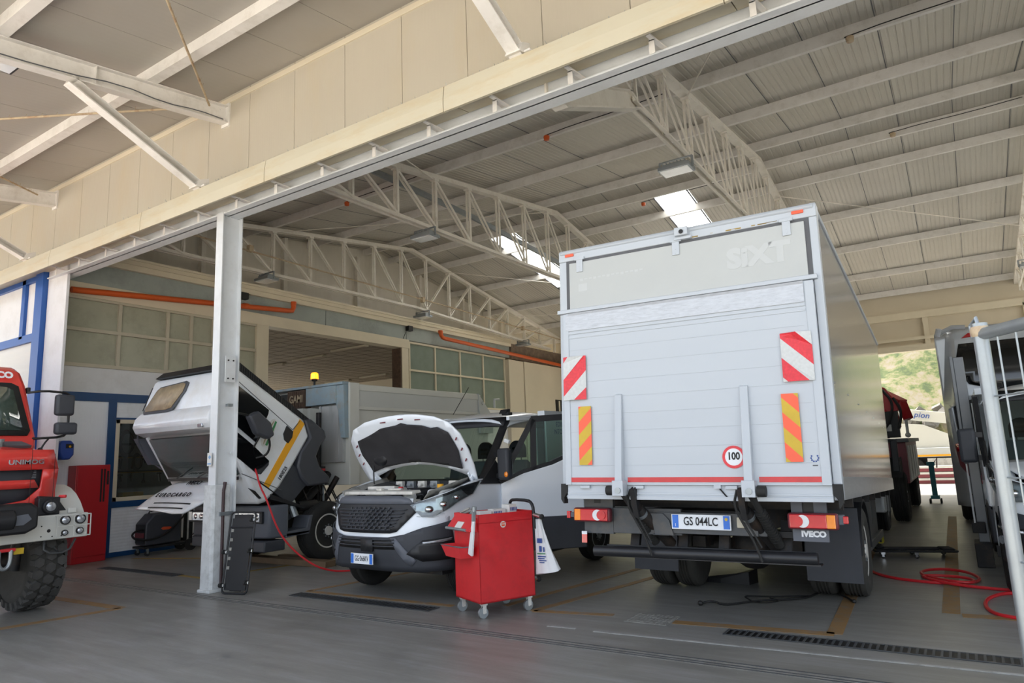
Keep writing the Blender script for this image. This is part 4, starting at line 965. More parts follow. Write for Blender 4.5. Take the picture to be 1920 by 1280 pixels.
def make_van(loc, rz, label, hood_open, plate):
    v = thing('van', label, 'van', loc, rz)
    arch = [(1.55 + .43 * math.cos(t), .42 + .43 * math.sin(t)) for t in [math.pi - math.pi * k / 12 for k in range(13)]]
    g = MB()
    patch(g, [(-1.12, .4), (1.12, .4), (1.12, 1.0), (.66, 1.1), (.66, 1.2), (-.66, 1.2), (-.66, 1.1), (-1.12, 1.0)], vs, .07, .07)
    for s in (-1, 1):
        patch(g, [(s * a, b) for a, b in ([(.62, 1.0), (1.12, .95), (1.12, .5)] + arch + [(1.99, .42), (2.2, .42), (2.2, 1.3), (1.6, 1.37), (1.0, 1.24), (.62, 1.13)])], vs, .07, .07)
    for s in (-1, 1):  # fender tops
        g.grid(lambda u, t: V(vs(s * u, 1.13 + .25 * min(1, (u - .62) / .98))).lerp(V((s * .78, max(plan(u)[1] + .05, -.62), 1.12 + .22 * min(1, (u - .62) / .98))), t), [.62 + k * .1 for k in range(15)], [0, .3, .6, 1])
    g.build('front_body', 'van_white', v, solid=.01, ang=50)
    bm_ = vpatch('front_bumper', [[(-1.17, .37), (1.17, .37), (1.17, .62), (1.12, .93), (.8, .87), (.6, .80), (.38, .765), (-.38, .765), (-.6, .80), (-.8, .87), (-1.12, .93), (-1.17, .62)]], 'plastic_dark', v, .03)
    vpatch('lower_intake', [[(-.5, .63), (.5, .63), (.42, .75), (-.42, .75)]], 'black', bm_, .035)
    g = MB()
    for z in (.66, .7, .735): patch(g, [(-.48, z), (.48, z), (.48, z + .012), (-.48, z + .012)], lambda a, b: vs(a, b, .05), .08, .1)
    g.build('intake_slats', 'plastic_dark', bm_, solid=.01)
    vpatch('radar_cover', [[(-.02, .6), (.17, .6), (.17, .75), (-.02, .75)]], 'plastic_black', bm_, .055, solid=.02)
    for s in (-1, 1):
        q = [(s * a, b) for a, b in ((.62, .58), (.78, .49), (1.08, .5), (1.14, .62), (1.1, .75), (.8, .73))]
        vpatch('fog_surround', [q], 'plastic_black', bm_, .042)
        vpatch('daylight_strip', [[(s * a, b) for a, b in ((.8, .685), (1.1, .71), (1.11, .74), (.8, .71))]], 'lamp_clear', bm_, .055)
        g = MB(); c0 = V(vs(s * 1.05, .6, .03)); c1 = V(vs(s * 1.05, .6, .065)); g.cyl(c0, c1, .042, 18); g.build('fog_lamp', 'lamp_clear', bm_)
        vpatch('bumper_crease', [[(s * a, b) for a, b in ((.42, .76), (.5, .76), (.72, .5), (.66, .44), (.6, .46))]], 'plastic_grey', bm_, .038)
    gr = vpatch('grille', [[(-.70, 1.14), (-.55, 1.2), (.55, 1.2), (.70, 1.14), (.72, 1.05), (.5, .83), (.4, .81), (-.4, .81), (-.5, .83), (-.72, 1.05)]], 'plastic_black', v, .018)
    g = MB()
    for k in range(7):
        z = .845 + k * .037; hw = .4 + .03 * k
        patch(g, [(-hw, z), (hw, z), (hw + .03, z + .014), (-hw - .03, z + .014)], lambda a, b: vs(a, b, .032), .06, .1)
        for j in range(-4, 5):
            x = j * .085 + (.04 if k % 2 else 0)
            if abs(x) < hw - .03: patch(g, [(x, z), (x + .018, z), (x + .03, z + .037), (x + .012, z + .037)], lambda a, b: vs(a, b, .03), .2, .2)
    g.build('grille_mesh', 'plastic_dark', gr, solid=.014)
    vpatch('grille_bar', [[(-.68, 1.14), (.68, 1.14), (.62, 1.2), (.5, 1.235), (-.5, 1.235), (-.62, 1.2)]], 'plastic_grey', gr, .03)
    for s in (-1, 1):
        q = [(s * a, b) for a, b in ((.64, 1.13), (.78, .99), (.9, .985), (1.12, 1.08), (1.22, 1.13), (1.5, 1.21), (1.66, 1.36), (1.3, 1.31), (.95, 1.22))]
        hl = vpatch('headlamp', [q], 'lamp_clear', v, .02)
        vpatch('lamp_housing', [[(s * a, b) for a, b in ((1.42, 1.2), (1.5, 1.21), (1.66, 1.36), (1.3, 1.31), (.95, 1.22), (.66, 1.14), (.66, 1.13), (1.0, 1.205), (1.3, 1.28))]], 'plastic_black', hl, .027)
        for w, z, r in ((.86, 1.07, .055), (1.02, 1.12, .05), (1.2, 1.19, .045)):
            g = MB(); c0 = V(vs(s * w, z, .02)); n = (V(vs(s * w, z, .03)) - c0).normalized(); g.ball(c0, r, 14, sq=(1, 1, .8)); g.build('lamp_projector', 'chrome', hl)
        vpatch('lamp_glass', [q], 'glass_clear', hl, .045, solid=0)
    if plate:
        g = MB(); y = -.965; g.box(-.19, .19, y - .012, y, .455, .575); g.box(-.185, -.14, y - .015, y - .011, .46, .57, m=1); g.box(.14, .185, y - .015, y - .011, .46, .57, m=1)
        n_ = g.build('number_plate', ['plate_white', 'plate_blue'], v, smooth=False)
        text('GG·066KV', 'lettering', (0, y - .0145, .515), (1, 0, 0), (0, 0, 1), .088, 'ink', n_, ext=.0005, sx=.6)
    # undertray, bay floor and bulkhead
    g = MB(); g.box(-.9, .9, -.55, .4, .32, .4); g.box(-.78, .78, -.6, .12, .78, .82); g.box(-.8, -.77, -.6, .3, .8, 1.2); g.box(.77, .8, -.6, .3, .8, 1.2); g.box(-.8, .8, .22, .28, .6, 1.3)
    g.build('engine_bay', 'chassis', v, smooth=False)
    # glasshouse
    def WS(u, t): return (u * (.93 - .13 * t) , .1 + .76 * t + .10 * u * u * (1 - .3 * t), 1.34 + .80 * t)
    g = MB(); g.grid(lambda a, b: WS(a, b), [-.93 + 1.86 * k / 12 for k in range(13)], [k / 6 for k in range(7)]); wsn = g.build('windscreen', 'glass_green', v)
    g = MB(); g.grid(lambda a, b: V(WS(a, b)) + V((0, -.006, .004)), [-1 + 2 * k / 12 for k in range(13)], [.9, 1.0, 1.06]); g.grid(lambda a, b: V(WS(a, b)) + V((0, -.004, .003)), [-1 + 2 * k / 12 for k in range(13)], [-.05, .03])
    g.build('windscreen_band', 'plastic_black', wsn, solid=.01)
    for s in (-1, 1):
        g = MB(); g.grid(lambda a, b: WS(s * a, b), [.93, .97, 1.02, 1.06], [0, .25, .5, .75, 1.02])
        g.prism([(.1, 1.32), (.52, 1.3), (.56, 1.42), (.42, 1.6)], 'x', s * .985 - .012, s * .985 + .012)
        g.build('front_pillar', 'plastic_black', v, solid=.03)
    def RF(u, t):
        y = .86 + 3.7 * t; return (u * .86, y, 2.17 + .14 * min(1, t * 5) ** .6 - .05 * u * u - .08 * abs(u) ** 6)
    g = MB(); g.grid(RF, [-1 + k / 6 for k in range(13)], [0, .02, .05, .1, .2, .4, 1]); rf = g.build('roof', 'van_white', v, solid=.03)
    g = MB()
    for s in (-1, 1): 
        g.prism([(1.62, .42), (2.45, .42), (2.5, .7), (2.7, .87), (3.3, .87), (3.5, .7), (3.55, .42), (4.56, .42), (4.56, 2.2), (1.64, 2.2)] if s > 0 else [(1.62, .42), (2.45, .42), (2.5, .7), (2.7, .87), (3.3, .87), (3.5, .7), (3.55, .42), (4.56, .42), (4.56, 1.35), (1.64, 1.35)], 'x', s * .97, s * 1.0)
        if s < 0: g.box(-1, -.97, 4.3, 4.56, 1.35, 2.2)
        g.bar((s * .86, .9, 2.16), (s * .9, 4.56, 2.24), .05, .05); g.box(*sorted((s * .9, s * 1.0)), .5, 1.62, .42, .5)
        g.prism([(1.64, 2.2), (4.56, 2.2), (4.56, 2.28), (1.64, 2.28)], 'x', *sorted((s * .86, s * .98)))
    g.box(-.98, .98, 4.54, 4.58, .42, 2.26); g.box(-.97, .97, 1.66, 1.7, .42, 1.2)
    bs = g.build('side_body', 'van_white', v, smooth=False)
    text('EDILE', 'lettering', (1.003, 2.02, 2.08), (0, 1, 0), (0, 0, 1), .1, 'ink_blue', bs, ext=.0005)
    text('NTO', 'lettering', (1.003, 1.96, 1.97), (0, 1, 0), (0, 0, 1), .1, 'ink_blue', bs, ext=.0005)
    g = MB(); g.box(-1.02, 1.02, .4, .42, .3, .42); g.box(.99, 1.02, 1.6, 2.45, .3, .6); g.box(-1.02, -.99, 1.6, 2.45, .3, .6); g.box(.4, .5, 1, 4.4, .3, .42); g.box(-.5, -.4, 1, 4.4, .3, .42); g.build('side_skirt', 'plastic_black', v, smooth=False)
    # cabin
    g = MB(); g.box(-.95, .95, .3, 1.65, .5, .58); g.build('cab_floor', 'cloth_dark', v, smooth=False)
    g = MB(); g.prism([(.28, .9), (.28, 1.33), (.5, 1.38), (.68, 1.22), (.66, .95)], 'x', -.92, .92); g.build('dashboard', 'plastic_dark', v, bev=.02)
    for x in (-.55, -.1, .5):
        g = MB(); g.box(x - .22, x + .22, .95, 1.4, .72, .88); g.prism([(1.36, .85), (1.5, .87), (1.64, 1.55), (1.54, 1.6)], 'x', x - .21, x + .21)
        st = g.build('seat', 'plastic_grey', v, bev=.03)
        g = MB(); pts = [(x + .13 * math.cos(t) * 1.0, 1.6, 1.74 + .13 * math.sin(t)) for t in [math.pi * k / 12 for k in range(13)]]
        o_ = [(p[0], p[2]) for p in pts] + [(x - .13, 1.62), (x + .13, 1.62)]
        g.prism(o_, 'y', 1.56, 1.64); g.box(x - .07, x + .07, 1.553, 1.56, 1.74, 1.775, m=1); g.box(x - .07, x + .07, 1.553, 1.56, 1.68, 1.71, m=1)
        for q in (-.06, .06): g.cyl((x + q, 1.6, 1.55), (x + q, 1.6, 1.65), .008, 6)
        g.build('headrest', ['cloth_dark', 'glass_green'], st, bev=.015)
    g = MB(); c = V((.5, .78, 1.28)); Q = Matrix.Rotation(R(-35), 3, 'X'); g.tube([c + Q @ V((.19 * math.cos(t), .0, .19 * math.sin(t))) for t in [2 * math.pi * k / 24 for k in range(25)]], .014, 8)
    g.bar(c + Q @ V((-.18, 0, 0)), c + Q @ V((.18, 0, 0)), .03, .02); g.cyl(c, c + V((0, -.2, -.12)), .025, 8); g.build('steering_wheel', 'plastic_black', v)
    for s in (-1, 1):
        wheel(v, (s * .87, 0, .37), .37, .235, s, rim='galv', axis='x')
        wheel(v, (s * .9, 3.0, .37), .37, .235, s, rim='galv', axis='x')
        g = MB(); g.box(s * .79 - .06, s * .79 + .06, .8 + .17 - .04, 1.03, 2.21, 2.25); 
        g.prism([(.9, 2.23), (1.02, 2.25), (1.02, 2.3), (.95, 2.29)], 'x', s * .76 - .06, s * .76 + .06); g.build('roof_lamp', 'plastic_black', rf, bev=.008)
    if hood_open:
        g = MB(); g.cyl((-.35, 1.15, 2.3), (-.28, 1.45, 2.72), .005, 6); g.build('aerial', 'black', rf)
    # doors
    for s in (-1, 1):
        ang = 45 if hood_open else 0
        d = bpy.data.objects.new('door', None); C.objects.link(d); d.parent = v; d.location = (s * 1.0, .5, 0); d.rotation_euler = (0, 0, R(-ang * s))
        belt = [(0, 1.30), (.3, 1.42), (.7, 1.52), (.95, 1.62), (1.08, 1.74)]
        g = MB(); g.prism([(0, .8), (0, 1.3)] + belt[1:] + [(1.1, .8)], 'x', -.03, .03); dp = g.build('door_panel', 'van_white', d, bev=.012)
        g = MB(); g.prism([(0, .44), (0, .86), (1.1, .86), (1.1, .44)], 'x', -.034, .034); g.build('door_cladding', 'plastic_dark', d, bev=.012)
        g = MB()
        fr_ = [(0.0, 1.3, .05, 1.36), ]
        def st_(a, b, w_=.055): g.bar((0, *a), (0, *b), .05, w_, up=(0, 0, 1) if abs(a[0] - b[0]) > abs(a[1] - b[1]) else (0, 1, 0))
        for a, b in zip(belt, belt[1:]): st_((a[0], a[1] + .01), (b[0], b[1] + .01), .07)
        st_((.0, 1.32), (.46, 2.12), .07); st_((.44, 2.12), (1.06, 2.14), .08); st_((1.07, 1.72), (1.05, 2.16), .06); st_((.44, 1.45), (.46, 2.1), .075)
        g.build('window_frame', 'plastic_black', d, smooth=False)
        g = MB(); g.prism([(.05, 1.34), (.3, 1.42), (1.06, 1.72), (1.04, 2.12), (.45, 2.12)], 'x', -.003, .003); g.build('window_glass', 'glass_green', d, smooth=False)
        m_ = bpy.data.objects.new('wing_mirror', None); C.objects.link(m_); m_.parent = d; m_.location = (s * (.13 if hood_open else .15), .05, 1.55)
        if hood_open: m_.rotation_euler = (0, 0, R(ang * s))
        g = MB(); g.box(-.09, .09, -.07, .04, -.2, .2); g.build('housing', 'plastic_dark', m_, bev=.035)
        g = MB(); g.bar((-s * .16, 0, .12), (0, 0, .13), .05, .06); g.bar((-s * .16, 0, -.15), (0, 0, -.14), .05, .06); g.build('arm', 'plastic_black', m_, smooth=False)
        g = MB(); g.box(-.08, .08, .04, .045, -.17, .17); g.build('mirror_glass', 'chrome', m_, smooth=False)
        if hood_open: g = MB(); g.ball((s * .06, -.07, -.13), .03, 10, sq=(1, .5, 1.2)); g.build('indicator', 'lamp_orange', m_)
    return v, WS
van1, WS1 = make_van((-6.1, 7.0, 0), R(-3), 'white van with bonnet raised and front doors open beside the red trolley', True, True)
# bonnet standing open
def HD(u, t): return (u * (1.06 if u > 0 else 1.16) * (1 - .04 * t), .16 - .47 * t + .05 * math.cos(u * 1.5) - .04, 1.36 + .78 * t + .07 * math.cos(u * 1.6) * t ** .7)
outl = [(-.88, .0), (-.93, .25), (-.95, .5), (-.93, .75), (-.82, .92), (-.6, 1.0), (-.3, 1.03), (0, 1.04), (.3, 1.03), (.6, 1.0), (.82, .92), (.93, .75), (.95, .5), (.93, .25), (.88, 0), (.75, .1), (.5, .2), (.25, .25), (0, .27), (-.25, .25), (-.5, .2), (-.75, .1)]
g = MB(); patch(g, outl, HD, .1, .1); bn = g.build('bonnet', 'van_white', van1, solid=.02, ang=60)
inn = [(-.74, .2), (-.8, .5), (-.78, .74), (-.5, .83), (-.36, .88), (-.1, .9), (0, .93), (.1, .9), (.35, .88), (.5, .84), (.62, .86), (.76, .78), (.8, .5), (.76, .22), (.5, .27), (.25, .31), (0, .33), (-.25, .31), (-.5, .27)]
g = MB(); patch(g, inn, lambda u, t: V(HD(u, t)) + V((0, -.035 - .02 * math.sin(u * 9) * math.sin(t * 7), -.02)), .06, .06)
g.build('bonnet_liner', 'liner', bn, solid=.015, ang=60)
g = MB(); c = V(HD(-.55, .38)) + V((0, -.06, 0)); g.lathe([(-.02, .1), (0, .13), (.03, .13), (.045, .1)], c, 'y', 20); g.v = [(x, y, c.z + (z - c.z) * .6 - (y - c.y) * .5) for x, y, z in g.v]; g.build('air_duct', 'plastic_black', bn)
g = MB()
for u, t in ((-.86, .35), (-.87, .5), (-.85, .65), (.86, .35), (.87, .52), (.85, .68), (-.3, .95), (0, .97), (.3, .95)):
    p = V(HD(u, t)) + V((0, -.024, -.004)); g.obox(p, (.02 if abs(u) > .5 else .1, .008, .07 if abs(u) > .5 else .015), rx=R(-31))
g.build('stiffener_slots', 'maroon', bn, smooth=False)
for s in (-1, 1):
    g = MB(); g.bar((s * .84, .2, 1.28), (s * .88, .05, 1.42), .02, .06); g.bar((s * .78, .22, 1.28), (s * .84, .04, 1.46), .02, .03); g.build('bonnet_hinge', 'van_white', bn, smooth=False, bev=.004)
g = MB(); g.cyl((-.72, -.1, 1.15), (-.8, -.05, 1.62), .009, 8); g.build('gas_strut', 'black', bn)
g = MB(); g.prism([(.02, 1.26), (.3, 1.26), (.34, 1.36), (.1, 1.36), (.02, 1.31)], 'x', -.82, .82); g.box(-.82, .82, .0, .03, 1.2, 1.28); g.build('scuttle', 'plastic_dark', van1, bev=.01)
# engine bay contents
eb = bpy.data.objects.new('engine', None); C.objects.link(eb); eb.parent = van1; eb.location = (0, -.02, .12)
def epart(n, m_, fn, **k):
    g = MB(); fn(g); return g.build(n, m_, eb, **k)
epart('block', 'engine_light', lambda g: g.box(-.5, .45, -.5, .1, .82, 1.05), bev=.02)
epart('air_filter_box', 'engine_light', lambda g: (g.obox((-.24, -.3, 1.17), (.42, .3, .05), rz=.2, rx=-.12), g.obox((-.24, -.3, 1.1), (.46, .34, .1), rz=.2)), bev=.015)
epart('battery', 'plastic_black', lambda g: (g.box(.18, .45, -.4, -.15, 1.0, 1.16), g.box(.2, .43, -.38, -.17, 1.16, 1.18)), bev=.01)
epart('intake_hose', 'rubber', lambda g: (g.tube([(-.7, -.3, 1.1), (-.6, -.15, 1.18), (-.42, -.12, 1.2), (-.3, -.05, 1.15)], .05, 10, smooth=2)))
epart('coolant_tank', 'bag_white', lambda g: (g.box(.5, .74, -.35, -.05, 1.02, 1.16), g.ball((.34, -.48, 1.08), .09, 12)), bev=.03)
epart('filler_cap', 'yellow_tool', lambda g: (g.cyl((.6, -.2, 1.16), (.6, -.2, 1.22), .04, 14)))
epart('fuse_clip', 'red_plain', lambda g: g.box(.08, .13, -.42, -.37, 1.12, 1.2), bev=.01)
epart('slam_panel', 'engine_light', lambda g: (g.prism([(-.7, 1.16), (-.56, 1.17), (-.54, 1.14), (-.7, 1.12)], 'x', -.6, .6), g.obox((-.05, -.6, 1.18), (.09, .06, .03)), g.obox((.2, -.58, 1.18), (.2, .05, .02), rz=.1)), bev=.006)
for k, (x, m_) in enumerate(((-.33, 'engine_light'), (-.12, 'galv'), (.08, 'engine_light'), (.3, 'galv'), (.62, 'engine_light'))):
    g = MB(); g.box(x - .06, x + .06, .0, .05, 1.16, 1.25); g.box(x - .03, x + .03, -.04, .0, 1.19, 1.22); g.build('bracket', m_, eb, smooth=False, bev=.004)
epart('wiring_loom', 'black', lambda g: (g.tube([(-.65, -.45, 1.08), (-.5, -.5, 1.15), (-.1, -.52, 1.12), (.3, -.45, 1.1), (.5, -.4, 1.1)], .018, 8, smooth=2), g.tube([(-.6, .05, 1.18), (0, .08, 1.16), (.7, .04, 1.2)], .015, 8, smooth=2)))
for s in (-1, 1): epart('fender_liner', 'engine_grey', lambda g: g.grid(lambda a, b: (s * (.78 - .1 * b), -.6 + .8 * a, 1.16 + .14 * a - .1 * b), [k / 6 for k in range(7)], [0, .5, 1]), solid=.01)
# white tape on the mirror
g = MB(); g.obox((1.13, .5, 1.84), (.08, .05, .05), ry=.4); g.build('tape', 'bag_white', van1, smooth=False, bev=.01)
van2, _ = make_van((1.2, 9.3, 0), R(0), 'white van behind the wire fence panel, parked before the coach', False, False)
def HC(u, t): return (u * (.7 + .23 * t), -.68 + .05 * u * u + .8 * t, 1.2 + .17 * t ** .8 + .03 * (1 - u * u))
g = MB(); g.grid(HC, [-1 + k / 6 for k in range(13)], [k / 6 for k in range(7)]); g.build('bonnet', 'van_white', van2, solid=.02)
# ================================================================== TIPPED CAB TRUCK (world coordinates under one root)
et = thing('tipper_truck', 'white truck with its cab tipped forward behind the white column', 'truck', (-10.5, 8.4, 0))
def B(n, g, m, par=et, **k): return g.build(n, m, par, world=True, **k)
g = MB()
for x in (-10.95, -10.1): g.box(x - .04, x + .04, 7.3, 14.2, .58, .82)
for y in (7.6, 9.4, 10.6, 11.8, 13): g.box(-10.95, -10.1, y, y + .1, .6, .8)
g.box(-11.3, -9.6, 8.38, 8.48, .45, .56); g.box(-10.95, -10.1, 7.5, 9.2, .5, .6)
B('chassis', g, 'chassis', smooth=False)
g = MB(); g.box(-10.9, -10.15, 7.7, 8.7, .7, 1.25); g.box(-10.8, -10.25, 7.8, 8.5, 1.25, 1.4); g.cyl((-10.95, 7.6, 1.0), (-10.2, 7.6, 1.0), .16, 16); g.cyl((-10.5, 7.45, .95), (-10.5, 7.6, .95), .3, 20)
g.cyl((-9.75, 8.2, 1.0), (-9.95, 8.9, 1.45), .07, 12); g.box(-11.2, -9.7, 7.45, 7.52, .8, 1.3); g.cyl((-9.6, 7.9, .95), (-9.6, 8.3, .95), .09, 12)
rs = random.Random(9)
for k in range(22):
    p = V((rs.uniform(-11, -9.6), rs.uniform(7.5, 8.9), rs.uniform(.85, 1.4))); g.obox(p, (rs.uniform(.06, .2), rs.uniform(.06, .2), rs.uniform(.05, .15)), rz=rs.random())
for k in range(8):
    p = V((rs.uniform(-10.6, -9.6), rs.uniform(7.6, 8.8), 1.2)); g.tube([p, p + V((.1, .2, .15)), p + V((.2, .3, -.2)), p + V((.1, .5, -.3))], .012, 6, smooth=1)
B('engine', g, 'chassis')
# bumper
g = MB(); bp = [(-11.62, 7.6), (-11.6, 7.3), (-11.45, 7.2), (-9.62, 7.14), (-9.42, 7.22), (-9.36, 7.42), (-9.36, 7.55), (-9.5, 7.55), (-9.55, 7.4), (-11.4, 7.45), (-11.5, 7.6)]
g.prism(bp, 'z', .5, 1.02); bu = B('front_bumper', g, 'plastic_grey', bev=.03, smooth=True)
g = MB(); g.box(-10.15, -9.38, 7.1, 7.5, .3, .47); g.box(-11.5, -10.3, 7.2, 7.5, .32, .5); B('lower_lip', g, 'welder_grey', bu, bev=.02)
g = MB(); g.prism([(7.13, .86), (7.13, .875), (7.2, .875), (7.2, .86)], 'x', -11.5, -9.45); B('bumper_crease', g, 'black', bu, smooth=False) if False else None
for x0, x1 in ((-10.2, -9.5), (-11.5, -10.95)):
    g = MB(); g.box(x0, x1, 7.13, 7.17, .74, .93); hl = B('headlamp', g, 'plastic_black', bu, smooth=False, bev=.01)
    g = MB(); g.box(x0 + .12, x1 - .04, 7.115, 7.132, .765, .91); B('lamp_lens', g, 'lamp_clear', hl, smooth=False, bev=.01)
    for x in (x0 + .22, x0 + .38, x1 - .1):
        g = MB(); g.ball((x, 7.12, .84), .05, 14, sq=(1, .4, 1)); B('reflector', g, 'chrome', hl)
    g = MB(); g.box(x0 + .01, x0 + .1, 7.115, 7.135, .765, .92); B('indicator_lens', g, 'lamp_white', hl, smooth=False, bev=.01)
g = MB()
for z in (.68, .92): g.cyl((-10.36, 7.125, z), (-10.36, 7.14, z), .03, 14)
B('round_sticker', g, 'lamp_white', bu, smooth=False)
g = MB(); g.box(-10.0, -9.78, 7.125, 7.14, .58, .66); B('tow_flap', g, 'plastic_dark', bu, smooth=False, bev=.005)
g = MB(); g.prism([(7.5, .48), (7.98, .52), (8.05, .8), (7.98, .8), (7.92, .6), (7.5, .58)], 'x', -9.75, -9.36); g.box(-9.75, -9.36, 7.5, 7.98, .5, .56); g.prism([(7.5, .8), (7.75, .88), (7.98, .78), (7.5, .56)], 'x', -9.76, -9.74)
B('entry_step', g, 'plastic_grey', smooth=False, bev=.01)
g = MB(); g.tube([(-9.5, 7.7, 1.0), (-9.45, 7.75, .8)], .06, 10); g.ball((-9.5, 7.7, 1.02), .08, 12); B('washer_filler', g, 'galv')
for x, s in ((-9.52, 1), (-11.48, -1)): 
    c = WM(et).inverted() @ V((x, 8.42, .5)); wheel(et, c, .5, .3, s, tyre='rubber')
    c = WM(et).inverted() @ V((x, 12.4, .5)); wheel(et, c, .5, .3, s, tyre='rubber')
# tipped cab
prof = [(6.52, 3.2), (6.42, 3.12), (6.3, 2.8), (6.22, 2.4), (6.34, 2.24), (6.72, 1.55), (6.97, 1.05), (7.12, 1.08), (7.38, 1.3), (7.66, 1.66), (7.98, 2.12), (7.86, 2.4)]
g = MB(); g.prism(prof, 'x', -11.55, -9.38); cab = B('cab', g, 'cab_white', bev=.05)
g = MB(); pts = []
for k in range(9):
    a = R(-60 + k * 30); pts.append((6.3 + .12 * math.cos(a + 2.2), 2.36 + .14 * math.sin(a + 2.2)))
g.prism([(6.40, 2.55), (6.26, 2.62), (6.14, 2.5), (6.1, 2.36), (6.16, 2.26), (6.3, 2.2), (6.42, 2.22)], 'x', -11.6, -9.45); B('roof_visor', g, 'cab_white', cab, bev=.04)
g = MB()
for x in (-11.4, -11.1, -10.7, -10.1, -9.8): g.cyl((x, 6.15, 2.5), (x, 6.19, 2.49), .012, 8)
B('visor_bolts', g, 'black', cab)
g = MB(); g.box(-9.72, -9.6, 6.1, 6.14, 2.27, 2.33); B('roof_marker', g, 'lamp_clear', cab, bev=.01)
# roof hatch
def RP(x, t): return (x, 6.43 - .2 * t, 3.1 - .53 * t)
hp = [(-11.22, .15), (-10.5, .06), (-10.42, .12), (-10.42, .4), (-10.6, .95), (-10.75, 1.0), (-11.42, 1.0), (-11.46, .9), (-11.3, .25)]
g = MB(); patch(g, hp, lambda x, t: V(RP(x, t)) + V((0, -.035, .01)), .3, .3); ht = B('roof_hatch', g, 'seal', cab, solid=.02)
hp2 = [(x * .9 + -10.93 * .1, t * .86 + .07) for x, t in hp]
g = MB(); patch(g, hp2, lambda x, t: V(RP(x, t)) + V((0, -.05, .015)), .3, .3); B('hatch_pane', g, 'tan_plastic', ht, solid=.01)
g = MB(); g.bar((-11.54, 6.405, 3.05), (-11.54, 6.25, 2.65), .012, .012); g.bar((-11.5, 6.29, 2.66), (-9.42, 6.29, 2.66), .014, .014); B('roof_seam', g, 'black', cab, smooth=False)
# windscreen and scuttle
g = MB(); g.prism([(6.36, 2.18), (6.34, 2.16), (6.70, 1.53), (6.74, 1.55)], 'x', -11.4, -9.5)
for i, (x, y, z) in enumerate(g.v): g.v[i] = (x, y - .035, z - .01)
mm('cab_glass', '2c3a38', .06, var=.1, coat=.8, dirt='6a3a34', dirt_amt=.6, dscale=1.6)  # reddish blotches paint seats and reflections into the solid glass
wsc = B('windscreen', g, 'cab_glass', cab, smooth=False)
g = MB(); g.bar((-11.45, 6.3, 2.2), (-11.45, 6.72, 1.5), .05, .05); B('windscreen_pillar', g, 'cab_white', cab, bev=.01)
g = MB()
for x in (-11.1, -10.5, -10.0): g.bar((x, 6.63, 1.5), (x + .45, 6.55, 1.62), .015, .015)
g.bar((-11.4, 6.68, 1.48), (-9.5, 6.68, 1.48), .03, .05); B('wipers', g, 'black', cab)
# opened front panel
def FL(x, t): return (x, 6.78 - .52 * t, 1.47 + .03 * math.sin(t * 3.1) - .44 * t + (-.03 * ((x + 10.6) ** 2)) * .8)
fp = [(-11.15, 0), (-9.85, 0), (-9.6, .3), (-9.75, .6), (-10.2, 1.08), (-10.5, 1.1), (-11.2, 1.0), (-11.7, .95), (-11.55, .6), (-11.35, .2)]
g = MB(); patch(g, fp, FL, .12, .1); fl = B('front_panel', g, 'cab_white', cab, solid=.025)
def ftext(s, x, t, size, sx):
    p = V(FL(x, t)); q = V(FL(x + .1, t)); u = V(FL(x, t - .1))
    n = (q - p).cross(u - p).normalized(); text(s, 'lettering', p + n * .03, q - p, u - p, size, 'ink', fl, ext=.003, sx=sx, world=True, bold=.003)
ftext('IVECO', -10.62, .2, .13, 1.0); ftext('E U R O C A R G O', -10.85, .62, .115, 1.0)
for t, a, b in ((.8, -11.25, -10.2), (.93, -11.3, -10.3)):
    g = MB(); patch(g, [(a, t), (b, t + .03), (b, t + .06), (a, t + .03)], lambda x, q: V(FL(x, q)) + V((0, -.006, .006)), .2, .2); B('slot', g, 'black', fl, solid=.004)
# side: windows, stripe, handle, logo
XS = -9.375
def side(n, poly, m, par=cab, d=.012, **k):
    g = MB(); g.prism(poly, 'x', XS - .01, XS + d); return B(n, g, m, par, smooth=False, **k)
side('door_window', [(6.42, 2.95), (6.57, 2.9), (7.13, 2.55), (7.12, 2.48), (6.9, 2.02), (6.4, 2.38), (6.33, 2.55)], 'dark_glass', bev=.006)
side('lower_window', [(6.38, 2.32), (6.86, 1.97), (7.15, 1.73), (7.14, 1.66), (7.0, 1.52), (6.93, 1.53), (6.5, 1.85), (6.32, 2.15)], 'dark_glass', bev=.006)
side('window_bar', [(6.36, 2.36), (6.9, 1.97), (6.89, 1.95), (6.34, 2.33)], 'cab_white', d=.02)
side('door_seam', [(6.5, 3.02), (7.62, 2.23), (7.62, 2.22), (6.5, 3.01)], 'seal', d=.004)
side('door_seam', [(6.66, 1.55), (7.4, 1.26), (7.4, 1.25), (6.66, 1.54)], 'seal', d=.004)
side('door_seam', [(7.62, 2.24), (7.75, 2.38), (7.76, 2.37), (7.63, 2.23)], 'seal', d=.004)
side('yellow_stripe', [(7.76, 2.41), (7.86, 2.33), (7.15, 1.29), (7.06, 1.36)], 'yellow_stripe', d=.004)
side('door_handle', [(7.49, 2.3), (7.62, 2.2), (7.6, 2.1), (7.52, 2.0), (7.44, 2.06), (7.42, 2.16)], 'plastic_black', d=.015, bev=.01)
side('grille_slot', [(6.78, 1.32), (6.98, 1.14), (7.02, 1.15), (6.9, 1.27)], 'black', d=.006); side('grille_slot', [(6.96, 1.4), (7.25, 1.22), (7.26, 1.23), (6.97, 1.42)], 'black', d=.006)
lg = MB(); c = (7.14, 2.18); ca, sa = math.cos(R(62)), math.sin(R(62))
def el(a, b, t): u, v_ = a * math.cos(t), b * math.sin(t); return (c[0] + (u * ca - v_ * sa), c[1] + (u * sa + v_ * ca))
lo = side('door_logo', [el(.25, .085, 2 * math.pi * k / 24) for k in range(24)], 'paper', d=.004)
side('logo_border', [el(.22, .03, 2 * math.pi * k / 24) for k in range(13)][::1], 'tan_plastic', lo, d=.006)
